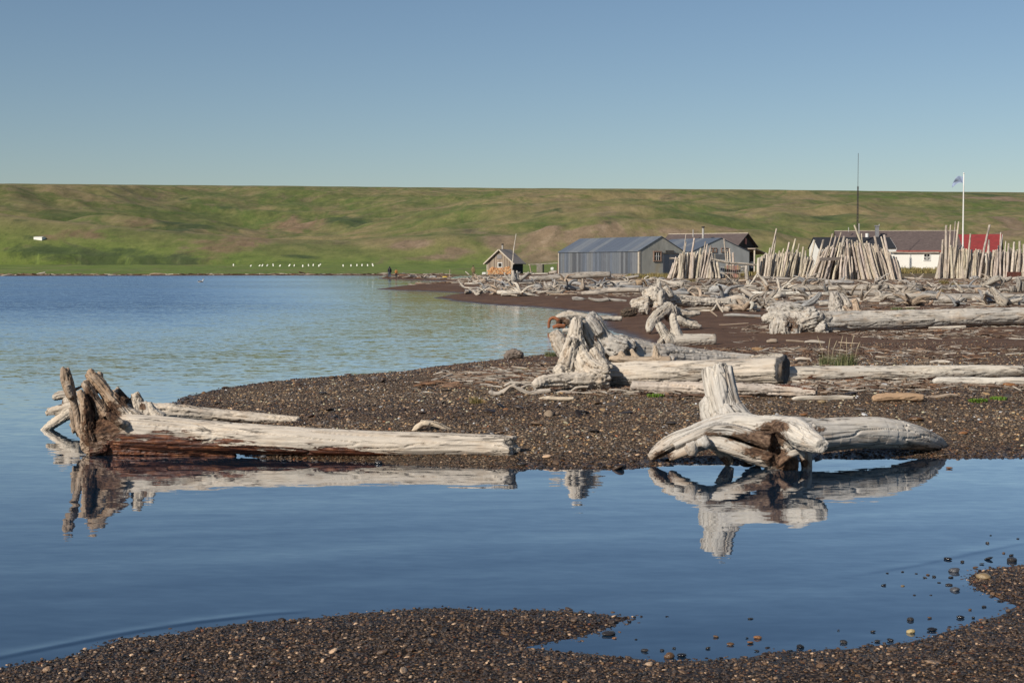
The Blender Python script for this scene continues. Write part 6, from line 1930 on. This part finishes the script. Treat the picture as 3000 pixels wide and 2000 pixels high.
# ================================================================ odds and ends
# stones standing in the shallows
sm_mats = {}
for nm, c_, rg in (('black', (.017, .016, .018), .16), ('dark', (.035, .03, .027), .2), ('brown', (.12, .065, .03), .25), ('orange', (.25, .115, .045), .3), ('tan', (.24, .17, .09), .35), ('yellow', (.42, .32, .15), .4), ('grey', (.07, .07, .075), .25)):
    sm_mats[nm] = paint_material('%s_wet_stone' % nm, c_, rg, .3, 18.0, (1, 1, 1), .004)
stones = [
    (2003, 212, 20, 'black', 'round black stone in the shallows, left of a pair below the ripple line'), (2192, 211, 22, 'black', 'wide black stone in the shallows near the right edge'), (2033, 266, 28, 'grey', 'largest dark grey stone with a flat top in the right shallows'),
    (2017, 297, 14, 'dark', 'small dark stone just below the largest grey one'), (2010, 332, 20, 'dark', 'dark stone next to the wide flat brown stone'), (2036, 354, 26, 'grey', 'low flat grey stone by the right gravel point'), (1708, 334, 14, 'black', 'little black peak left of a pale stone in the shallows'),
    (1796, 337, 12, 'tan', 'tiny pale tan stone alone in the shallows'), (1835, 547, 22, 'yellow', 'bright yellow white stone at the water edge'), (1932, 536, 25, 'black', 'black stone right of the bright yellow one'), (1740, 586, 18, 'black', 'shiny black upright stone at the gravel edge'),
    (1832, 490, 20, 'dark', 'dark brown stone in open shallow water above the yellow one'), (2062, 480, 20, 'black', 'black stone beside an orange one at right'), (2158, 492, 16, 'orange', 'orange square stone at the right gravel edge'), (1130, 574, 20, 'orange', 'smooth orange pebble in the inlet'),
    (1096, 596, 18, 'orange', 'flat orange brown pebble left of the smooth orange one'), (1005, 604, 20, 'brown', 'brown pointed stone in the inlet'), (938, 570, 15, 'brown', 'low brown stone in the inlet'), (900, 622, 14, 'dark', 'dark stone near the inlet gravel edge'),
    (780, 655, 26, 'black', 'tall black stone at the inlet edge'), (725, 660, 28, 'brown', 'red brown stone left of the tall black one'), (445, 555, 38, 'dark', 'long dark flat stone at the mouth of the inlet'), (470, 576, 14, 'orange', 'small orange stone below the long flat one'),
    (1325, 615, 22, 'black', 'black stone on a brown one at the gravel edge'), (714, 478, 9, 'black', 'tiny black stone off the end of the gravel tongue'), (2130, 252, 16, 'brown', 'rust brown stone near the right gravel point'), (2170, 300, 38, 'tan', 'big tan block on the right gravel point'),
    (2300, 218, 30, 'dark', 'dark stone at the right frame edge'), (1680, 590, 18, 'dark', 'dark low stone near the gravel edge'), (1940, 294, 12, 'dark', None), (1898, 299, 10, 'dark', None), (1858, 280, 8, 'dark', None), (1912, 286, 9, 'brown', None), (1963, 322, 10, 'dark', None), (1925, 380, 8, 'dark', None),
    (1850, 380, 9, 'dark', None), (1795, 272, 8, 'dark', None), (2325, 120, 9, 'dark', None), (2185, 140, 10, 'dark', None), (2200, 105, 7, 'dark', None), (1725, 278, 8, 'dark', None), (2260, 186, 9, 'brown', None), (2295, 196, 12, 'dark', None), (2160, 235, 14, 'dark', None), (2070, 226, 10, 'dark', None),
    (1660, 545, 14, 'dark', None), (1920, 483, 12, 'brown', None), (1525, 594, 20, 'dark', None), (1125, 634, 12, 'dark', None), (1080, 575, 9, 'dark', None), (1160, 650, 14, 'brown', None), (570, 582, 8, 'dark', None), (610, 632, 22, 'dark', None), (690, 632, 12, 'dark', None), (960, 668, 14, 'black', None),
    (1097, 487, 16, 'dark', None), (2105, 446, 10, 'brown', None), (2170, 432, 14, 'dark', None), (2245, 405, 16, 'dark', None), (2120, 482, 9, 'dark', None), (1500, 540, 7, 'dark', None), (1620, 612, 14, 'brown', None), (745, 622, 10, 'dark', None)]
for i, (x, y, hw, mt_, lab) in enumerate(stones):
    p = flat(*K('R7', x, y + hw * .3))
    me = pebble_shape(i + 3, 3)
    me.materials.append(sm_mats[mt_])
    s_ = hw * .5 * 2 * p[1] / F * .88
    o = bpy.data.objects.new('stone', me); COL.objects.link(o)
    gz = max(hz(p[0], p[1]), -.0)
    o.location = (p[0], p[1] + s_ * .2, gz + s_ * .12)
    o.scale = (s_, s_ * rng.uniform(.8, 1), s_ * (rng.uniform(.85, 1.1) if 'upright' in (lab or '') or 'tall' in (lab or '') else rng.uniform(.6, .95)))
    o.rotation_euler = (rng.normal(0, .1), rng.normal(0, .1), rng.uniform(-.5, .5))
    tag(o, lab or 'small dark wet stone poking out of the calm shallows', 'stone', 'stones standing in the shallows')
# noticeable slabs and stones on the spit
for i, (u, v, hw, mt_, lab) in enumerate([
    (605, 1050, 8, 'grey', 'rounded wet grey stone under the barked trunk'), (652, 1058, 7, 'black', 'dark wet stone at the waterline under the barked trunk'), (535, 1045, 6, 'tan', 'yellow tan stone in the water under the barked trunk'), (870, 1064, 10, 'black', 'black stone at the waterline below the trunk end'),
    (1197, 1068, 10, 'dark', 'dark stone at the water edge by the trunk tip'), (800, 862, 9, 'brown', 'brown stone standing on the spit crest'), (1163, 942, 7, 'orange', 'orange stone behind the trunk tip'), (2318, 888, 14, 'orange', 'big rust orange rock before the thin bleached log'),
    (1845, 954, 9, 'orange', 'rust orange flat stone above the snag'), (1888, 925, 10, 'tan', 'tan flat stone right of the grey boards'), (2212, 997, 11, 'orange', 'rust stone at the right above the snag trunk'), (2180, 1076, 8, 'orange', 'orange stone off the tip of the snag trunk'),
    (1610, 1120 - 150, 9, 'brown', 'brown flat stone left of the snag stem'), (742, 905, 9, 'dark', 'dark sliver of stone on the spit'), (2104, 966, 18, 'brown', 'wide brown slab behind the snag trunk'), (1480, 960, 9, 'brown', 'brown slab left of the snag'), (1150, 1075 - 80, 8, 'brown', 'reddish slab behind the trunk tip')]):
    p = G(u, v)
    me = pebble_shape(i + 11, 3); me.materials.append(sm_mats[mt_])
    s_ = hw * 2 * p[1] / F
    o = bpy.data.objects.new('stone', me); COL.objects.link(o)
    o.location = (p[0], p[1], p[2] + s_ * .14); o.scale = (s_, s_ * .9, s_ * .75); o.rotation_euler = (0, 0, rng.uniform(-.4, .4))
    tag(o, lab, 'stone', 'stones on the gravel spit')

# ---------------------------------------------------------------- grass
def leaf_material(name, a, b, c_):
    m, nt, out = newmat(name)
    t = NT(nt)
    oi = t.n('NewGeometry').outputs['Random Per Island']
    c = t.ramp(oi, [(0, a), (.5, b), (1, c_)])
    t.bsdf(out, **{'Base Color': c, 'Roughness': .6, 'Specular IOR Level': .2})
    return m


M['blade'] = leaf_material('green_blades', (.08, .105, .04), (.13, .155, .065), (.27, .25, .13))
M['straw'] = leaf_material('straw_blades', (.20, .155, .06), (.28, .215, .09), (.15, .15, .055))
M['leafy'] = leaf_material('bright_leaves', (.08, .16, .02), (.13, .22, .03), (.18, .26, .05))
M['stalk'] = leaf_material('dry_stalks', (.38, .31, .2), (.44, .37, .25), (.34, .27, .17))


def blades(n, rx, ry, h, w, lean=.35, seed=0):
    r = np.random.default_rng(seed)
    vs, fs = [], []
    for i in range(n):
        a = r.uniform(0, 6.28); q = r.random() ** .5
        b = np.array([math.cos(a) * rx * q, math.sin(a) * ry * q, -.01])
        az = r.uniform(0, 6.28); l = abs(r.normal(0, lean)); hh = h * r.uniform(.45, 1.0)
        d = np.array([math.cos(az), math.sin(az), 0]); sd__ = np.array([-d[1], d[0], 0]) * w * r.uniform(.6, 1.2) / 2
        k = len(vs)
        for j in range(4):
            t_ = j / 3
            p = b + np.array([0, 0, hh * t_ * (1 - .15 * l * t_)]) + d * hh * l * t_ ** 1.8
            ww = (1 - t_ ** 2) if j < 3 else .06
            vs += [p - sd__ * ww, p + sd__ * ww]
        for j in range(3):
            fs.append((k + 2 * j, k + 2 * j + 1, k + 2 * j + 3, k + 2 * j + 2))
    return vs, fs


def tuft(u, v, hw, h, n, mat, label, stalks=None, w=None, name='grass_tuft'):
    p = G(u, v)
    s_ = p[1] / F
    root = thing(name, tuple(p), label, 'grass tuft')
    vs, fs = blades(n, hw * s_, hw * s_ * .55, h * s_, w or max(.005, 1.0 * s_), .5, int(u * 7 + v))
    mesh_obj('blades', vs, fs, mat, root)
    for (du, hh, ln) in stalks or []:
        V_, F_, _, _ = tube([[du * s_, 0, 0, .5 * s_], [(du + ln * .3) * s_, 0, hh * s_ * .6, .4 * s_], [(du + ln * .8) * s_, .02, hh * s_ * .88, .9 * s_], [(du + ln) * s_, .02, hh * s_, .3 * s_]], 5, .1, .3, 6)
        mesh_obj('stalk', V_, F_, 'stalk', root)
    return root


tuft(*K('R5', 660, 795), 20, 34, 230, 'blade', 'left half of the tall green grass clump behind the long smooth log', [(-10, 68, -14), (0, 64, 6), (8, 58, 14)])
tuft(*K('R5', 815, 797), 26, 38, 330, 'blade', 'right half of the tall green grass clump behind the long smooth log', [(-16, 70, 10), (10, 74, 10), (2, 66, 0), (20, 56, 14)])
tuft(*K('R4', 620, 455), 14, 17, 260, 'blade', 'green grass behind the leaning stump end at the bay')
tuft(*K('R4', 105, 778), 16, 22, 160, 'straw', 'sparse straw coloured grass left of the root tangle')
tuft(*K('R4', 430, 560), 18, 12, 160, 'straw', 'faint dry grass on the spit crest', None)
tuft(*K('R4', 1340, 732), 20, 10, 220, 'leafy', 'low green sprig at the foot of the orange stained log', None, .02, 'green_plant')
tuft(*K('R4', 1640, 712), 16, 9, 180, 'leafy', 'bright green sprig left of the snag stem', None, .02, 'green_plant')
tuft(*K('R5', 700, 985), 15, 7, 160, 'leafy', 'small bright green plant before the dark log end', None, .02, 'green_plant')
tuft(*K('R5', 1960, 1110), 20, 12, 380, 'leafy', 'bright green leafy mat at the far right on the gravel', None, .022, 'green_plant')
tuft(*K('R5', 2130, 1090), 18, 11, 300, 'leafy', 'second bright leafy mat adjoining on the right', None, .022, 'green_plant')
tuft(*K('R2', 1205, 296), 14, 4, 120, 'leafy', 'tiny green plant behind the barked trunk', None, .012, 'green_plant')
tuft(*K('R3', 1990, 568), 12, 4, 90, 'straw', 'yellow green moss plant behind the snag trunk', None, .012, 'green_plant')
tuft(*K('c4', 1040, 290), 12, 12, 200, 'straw', 'dry yellow green tuft below the right palisade')
tuft(*K('c4', 1240, 345), 16, 13, 240, 'straw', 'wide dry tuft below the right palisade, right of another')
tuft(*K('c4', 930, 420), 14, 9, 160, 'straw', 'dry tuft beside the dark torn root')
tuft(*K('c4', 260, 715), 14, 9, 160, 'blade', 'pale green tuft on top of the giant log line')
tuft(*K('c4', 480, 705), 12, 7, 120, 'blade', 'thin green tuft right of the pale green one')
tuft(*K('c2', 1160, 215), 12, 9, 140, 'straw', 'yellow tuft at the foot of the tin store poles')
tuft(*K('c2', 1830, 215), 10, 12, 140, 'straw', 'yellow tuft beside the shaggy stump')
tuft(*K('c2', 420, 365), 10, 8, 120, 'straw', 'small yellow tuft in the drift behind the bulbous roots')
tuft(*K('q2', 1530, 745), 12, 14, 130, 'straw', 'tall dry weed in the gap before the zinc shed')
# meadow grass round the buildings (stuff)
vs, fs = [], []
rg = np.random.default_rng(5)
def strip(n, u0, u1, Y0, Y1, h, mat_n):
    global vs, fs
    for i in range(n):
        Y = rg.uniform(Y0, Y1); u = rg.uniform(u0, u1)
        x = (u - 1176) / F * Y
        vs_, fs_ = blades(7, .25, .25, h * rg.uniform(.6, 1.2), .07, .4, i + int(u0))
        k = len(vs); z = hz(x, Y) if i % 4 == 0 else zlast[0]
        zlast[0] = z
        vs += [tuple(np.array(p) + (x, Y, z)) for p in vs_]; fs += [tuple(q + k for q in f) for f in fs_]
zlast = [1.2]
strip(420, 2055, 2175, 146, 163, .5, 'straw')
strip(200, 1440, 1580, 126, 134, .45, 'straw')
strip(120, 1700, 1760, 130, 150, .4, 'straw')
ob = mesh_obj('dry_grass', vs, fs, 'straw')
tag(ob, 'dry golden grass in front of the white house and tin store', 'grass', kind='stuff')

# ---------------------------------------------------------------- things between the cabin and the tin store
def boxthing(name, c, x0, x1, y0, y1, by, mat, label, cat, dep=.4, bev=.03):
    Y = depth(c, (x0 + x1) / 2, by)
    a, b_ = at(*K(c, x0, y1), Y), at(*K(c, x1, y0), Y)
    z0 = min(a[2], hz((a[0] + b_[0]) / 2, Y) + .0)
    import bmesh
    bm = bmesh.new()
    bmesh.ops.create_cube(bm, size=1)
    w_, h_ = b_[0] - a[0], b_[2] - z0
    for v in bm.verts:
        v.co = (v.co.x * w_, v.co.y * dep, (v.co.z + .5) * h_)
    bmesh.ops.bevel(bm, geom=bm.edges[:] + bm.verts[:], offset=min(bev, w_ * .2, h_ * .2), segments=2, affect='EDGES')
    me = bpy.data.meshes.new(name); bm.to_mesh(me); bm.free()
    me.materials.append(M[mat] if isinstance(mat, str) else mat)
    o = bpy.data.objects.new(name, me); COL.objects.link(o)
    o.location = ((a[0] + b_[0]) / 2, Y + dep / 2, z0)
    return tag(o, label, cat)


mud = paint_material('weathered_panel', (.24, .21, .175), .9, .3, 5)
boxthing('weathered_panel', 'c1', 1280, 1362, 60, 178, 182, mud, 'grey weathered panel standing between the cabin and the tin store', 'panel', .25, .03)
boxthing('black_post', 'c1', 1364, 1382, 66, 178, 182, 'black_boards', 'black post against the weathered panel', 'post', .3, .02)
boxthing('rusty_plate', 'c1', 1562, 1594, 58, 208, 212, paint_material('rust_brown_plate', (.17, .095, .07), .9, .3, 4), 'rusty plate leaning at the left corner of the tin store', 'plate', .15, .02)
boxthing('plastic_canister', 'c1', 1474, 1518, 108, 150, 150, 'white_plastic', 'white canister on the drift beside the rusty plate', 'canister', .6, .1).location.z += .0
boxthing('plastic_tub', 'c1', 527, 584, 176, 210, 211, 'white_plastic', 'white plastic tub left of the firewood', 'tub', .9, .15)
boxthing('rusty_box', 'c4', 2135, 2315, 92, 205, 212, 'rust', 'rust brown steel box before the right palisade', 'box', 1.0, .03)
wood('fence_rail', [T('c1', [(1165, 72, 5), (1380, 62, 5), (1572, 52, 5)], 170)], 'thin horizontal rail between cabin and tin store', 'rail', color=PALE)
wood('fence_post', [T('c1', [(1186, 70, 7), (1195, 130, 8), (1207, 195, 8)], 169.5)], 'thin crooked post left of the weathered panel', 'post', color=TAN)
wood('marker_stick', [T('c1', [(86, 138, 4), (82, 200, 5), (75, 255, 5)], depth('c1', 78, 258))], 'thin upright stick on the far spit', 'stick', color=TAN)
wood('driftwood_branch', [T('c1', [(300, 168, 7), (325, 190, 9), (355, 215, 9)], depth('c1', 330, 222))], 'short pale stick leaning left of the man in khaki', 'driftwood branch', color=PALE)
wood('driftwood_branch', [T('c1', [(352, 268, 4), (345, 295, 5), (340, 320, 5)], depth('c1', 345, 322)), T('c1', [(210, 305, 8), (235, 325, 9), (260, 335, 7)], depth('c1', 240, 340))], 'pale twig standing beside a short stub on the far beach', 'driftwood branch', color=PALE)
yb = depth('c1', 20, 258)
V_, F_, g_, _ = tube(T('c1', [(-18, 245, 6), (0, 244, 12), (30, 245, 13), (52, 247, 6)], yb), 10, .1, .1)
o = mesh_obj('yellow_float', V_ - V_.mean(0), F_, paint_material('yellow_plastic', (.55, .36, .05), .5, .1), None, tuple(V_.mean(0)), True)
tag(o, 'small yellow float on the far spit', 'float')
yb = depth('c1', 280, 262)
ns_ = MB()
for i in range(7):
    y0_ = yb + i * .5
    a, b_ = at(*K('c1', 95 + i * 8, 258 - i * 2), y0_), at(*K('c1', 470 - i * 6, 232 - i), y0_)
    m1 = (a * .66 + b_ * .34) + rng.normal(0, .06, 3); m2_ = (a * .33 + b_ * .67) + rng.normal(0, .06, 3)
    for p, q in ((a, m1), (m1, m2_), (m2_, b_)):
        ns_.bar(p, q, .07, .07, 5)
o = ns_.build('net', paint_material('green_net', (.20, .28, .24), .8, .2))
tag(o, 'green fishing net stretched over drift on the far spit', 'net')
# white hut far away on the left hill
p = G(90, 551)
hut = House('white_hut', 'tiny white hut on the far left hillside', 'hut', (p[0] - 1.6, p[1]), (1, -.15), 20 * p[1] / F, 2.4, p[2] - .1, .85, 1.0)
hut.walls('white_paint', .6); hut.roof('trim_white', .05, .05, .05)
# grave boards on the meadow
gq = [(1462, 549, 5, 0, 9), (1567, 553, 8, 6, 9), (1622, 554, 5, 3, 4), (1640, 548, 8, 8, 17), (1670, 548, 10, 9, 17), (1712, 547, 6, -2, 18), (1750, 550, 8, 9, 13), (1808, 547, 8, 14, 19), (1842, 549, 7, 5, 15), (1896, 552, 5, 1, 15), (1933, 548, 6, -1, 15), (1961, 549, 4, 2, 9),
      (1996, 551, 7, 3, 14), (2003, 544, 8, 6, 12), (2150, 551, 6, -1, 12), (2198, 550, 7, 1, 13), (2235, 550, 6, 1, 9), (2267, 549, 6, 1, 11), (2303, 548, 7, -1, 14), (2337, 546, 10, -5, 20)]
for i, (x, y, w_, ln, hh) in enumerate(gq):
    u, v = K('q5', x, y + hh / 2)
    p = G(u, v)
    Y = p[1]; s_ = Y / F * .36667
    W_b, H_b = max(w_ * s_ * .8, .28), max(hh * s_, .6)
    mb = MB()
    pts = [(-W_b / 2, 0), (W_b / 2, 0), (W_b / 2, H_b * .82), (W_b * .3, H_b * .95), (0, H_b), (-W_b * .3, H_b * .95), (-W_b / 2, H_b * .82)]
    n_ = len(pts)
    mb.add([(a, -.04, b_) for a, b_ in pts] + [(a, .04, b_) for a, b_ in pts], [tuple(range(n_)), tuple(range(2 * n_ - 1, n_ - 1, -1))] + [((k + 1) % n_, k, n_ + k, n_ + (k + 1) % n_) for k in range(n_)])
    o = mb.build('grave_board', 'white_paint', None, (p[0], p[1], p[2] - .05))
    o.rotation_euler = (0, math.atan2(ln, hh), rng.normal(0, .2))
    tag(o, 'small white grave board standing on the green meadow', 'grave board', 'white grave boards on the meadow')

# ---------------------------------------------------------------- people
SKIN = paint_material('skin', (.45, .28, .2), .6, .1)


def blob(name, tubes, vox, mat, parent, loc):
    vs, fs, k = [], [], 0
    for tb in tubes:
        V, F_, g, a = tube(tb, 12, 0, 0, max(4, len(tb) * 3))
        vs.append(V); fs += [tuple(i + k for i in q) for q in F_]; k += len(V)
    me = bpy.data.meshes.new('tmp'); me.from_pydata(np.vstack(vs).tolist(), [], fs)
    ob = bpy.data.objects.new('tmp', me); COL.objects.link(ob)
    md = ob.modifiers.new('r', 'REMESH'); md.mode = 'VOXEL'; md.voxel_size = vox
    m2 = bpy.data.meshes.new_from_object(ob.evaluated_get(bpy.context.evaluated_depsgraph_get()))
    bpy.data.objects.remove(ob)
    n = len(m2.vertices)
    V = np.empty(n * 3); m2.vertices.foreach_get('co', V)
    E = np.empty(len(m2.edges) * 2, np.int32); m2.edges.foreach_get('vertices', E)
    m2.vertices.foreach_set('co', lap(V.reshape(-1, 3), E.reshape(-1, 2), .4, 2).ravel())
    m2.polygons.foreach_set('use_smooth', np.ones(len(m2.polygons), bool))
    m2.materials.clear(); m2.materials.append(mat); m2.update(); m2.name = name
    o = bpy.data.objects.new(name, m2); COL.objects.link(o)
    if parent:
        o.parent = parent
    if loc is not None:
        o.location = loc
    return o


def person(u, v, hpx, rz, label, top, legs, hood=True, stride=.0, arm=0.0, hair=(.05, .035, .025)):
    p = G(u, v)
    h = hpx * p[1] / F
    k = h / 1.76
    s = stride
    # local frame: figure faces +y
    LL = [[[-.1, s * .5, .05, .05], [-.1, s * .35 + .02, .28, .058], [-.1, s * .15 + .03, .5, .062], [-.095, 0, .78, .085], [-.08, 0, .92, .1]],
          [[.1, -s * .5, .05, .05], [.1, -s * .4 + .04, .28, .056], [.1, -s * .1 + .05, .5, .062], [.095, 0, .78, .085], [.08, 0, .92, .1]]]
    FT = [[[-.1, s * .5 - .06, .035, .04], [-.1, s * .5 + .15, .03, .035]], [[.1, -s * .5 - .06, .035, .04], [.1, -s * .5 + .15, .03, .035]]]
    TOR = [[0, 0, .86, .13], [0, 0, 1.02, .135], [0, .01, 1.22, .15], [0, 0, 1.38, .14], [0, 0, 1.46, .07], [0, .015, 1.54, .055]]
    SH = [[-.2, 0, 1.4, .06], [0, 0, 1.42, .09], [.2, 0, 1.4, .06]]
    AR = [[[-.2, 0, 1.4, .06], [-.25, -.02 - s * .1, 1.14, .05], [-.24, .04 - s * .2, .9, .038]], [[.2, 0, 1.4, .06], [.25, -.02 + s * .1, 1.14, .05], [.24, .04 + s * .2, .9, .038]]]
    HND, FG = [], []
    for sx, ss in ((-1, -1), (1, 1)):
        y_ = .04 + ss * s * .2
        HND.append([[sx * .24, y_, .9, .032], [sx * .24, y_ + .01, .84, .03]])
        for f in range(4):
            HND.append([[sx * .24, y_ - .025 + f * .018, .85, .011], [sx * .235, y_ - .02 + f * .018, .78 + .006 * abs(f - 1.5), .009], [sx * .228, y_ - .012 + f * .018, .755 + .006 * abs(f - 1.5), .007]])
        HND.append([[sx * .235, y_ + .02, .88, .012], [sx * .225, y_ + .055, .835, .009]])
    HD = [[[0, .015, 1.5, .055], [0, .02, 1.58, .075], [0, .012, 1.66, .094], [0, 0, 1.73, .07], [0, 0, 1.755, .03]], [[0, .1, 1.645, .016], [0, .122, 1.63, .014]], [[-.092, 0, 1.64, .018], [-.1, -.01, 1.66, .016]], [[.092, 0, 1.64, .018], [.1, -.01, 1.66, .016]], [[-.03, .09, 1.585, .012], [.03, .09, 1.585, .012]]]
    sc = lambda tl: [[[c * k for c in q] for q in tb] for tb in tl]
    body = blob('person', sc(LL + FT + [TOR, SH] + AR + HND + HD), .016 * k, SKIN, None, (p[0], p[1], p[2] - .01))
    body.rotation_euler = (0, 0, rz)
    tag(body, label, 'person')
    gr_ = lambda tb, d: [[q[0], q[1], q[2], q[3] + d] for q in tb]
    jk = [gr_(TOR[:4], .03), gr_(SH, .025)] + [gr_(a, .022) for a in AR] + [[[0, 0, .80, .145], [0, 0, .9, .165], [0, 0, 1.1, .16]]]
    j = blob('jacket', sc(jk), .02 * k, paint_material('jacket_cloth', top, .85, .2, 6), body, None)
    tr = blob('trousers', sc([gr_(t_, .018) for t_ in LL]), .02 * k, paint_material('trouser_cloth', legs, .85, .2, 6), body, None)
    bt = blob('boots', sc([gr_(t_, .012) for t_ in FT]), .016 * k, paint_material('boot_leather', (.02, .018, .016), .6, .1), body, None)
    if hood:
        blob('hood', sc([[[0, -.03, 1.45, .11], [0, -.02, 1.6, .115], [0, -.015, 1.7, .105], [0, -.01, 1.77, .06]]]), .02 * k, paint_material('hood_cloth', top, .85, .2, 6), body, None)
    else:
        blob('hair', sc([[[0, -.03, 1.6, .085], [0, -.012, 1.69, .098], [0, -.005, 1.755, .06]]]), .016 * k, paint_material('hair', hair, .7, .2), body, None)
    return body


person(895, 638.2, 26.5, .15, 'person in a dark hooded jacket and blue jeans walking away along the water', (.016, .018, .024), (.06, .085, .13), True, .35)
person(910, 636.8, 19.5, -.1, 'smaller person in an orange jacket and dark trousers beside the dark jacket', (.34, .15, .04), (.02, .02, .024), False, .2)
person(1087, 640.0, 30.5, -.7, 'person in khaki jacket and trousers standing by the drift with both arms down', (.16, .115, .055), (.13, .10, .065), False, .05)

# ---------------------------------------------------------------- duck on the bay
p = flat(461, 648.5)
D = blob('duck', [[[-.2, 0, .06, .03], [-.12, 0, .06, .09], [.03, 0, .055, .105], [.16, 0, .06, .07]], [[.14, 0, .07, .05], [.19, 0, .17, .035], [.2, 0, .23, .035], [.215, 0, .27, .05], [.26, 0, .26, .03], [.31, 0, .245, .016]], [[-.18, 0, .08, .03], [-.27, 0, .12, .012]]], .012,
         paint_material('white_feathers', (.66, .66, .66), .7, .1, 6), None, (p[0], p[1], -.01))
D.scale = (1.35, 1.35, 1.35)
D.rotation_euler = (0, 0, .2)
tag(D, 'white duck with a dark cap and flanks swimming on the bay', 'duck')
blob('cap', [[[.19, 0, .265, .03], [.215, 0, .285, .046], [.25, 0, .28, .026]]], .01, paint_material('dark_feathers', (.03, .035, .045), .7, .1), D, None)
for sy in (-1, 1):
    blob('wing', [[[-.22, sy * .06, .1, .02], [-.1, sy * .085, .1, .045], [.06, sy * .085, .09, .04], [.12, sy * .07, .09, .02]]], .01, M['felt'], D, None)
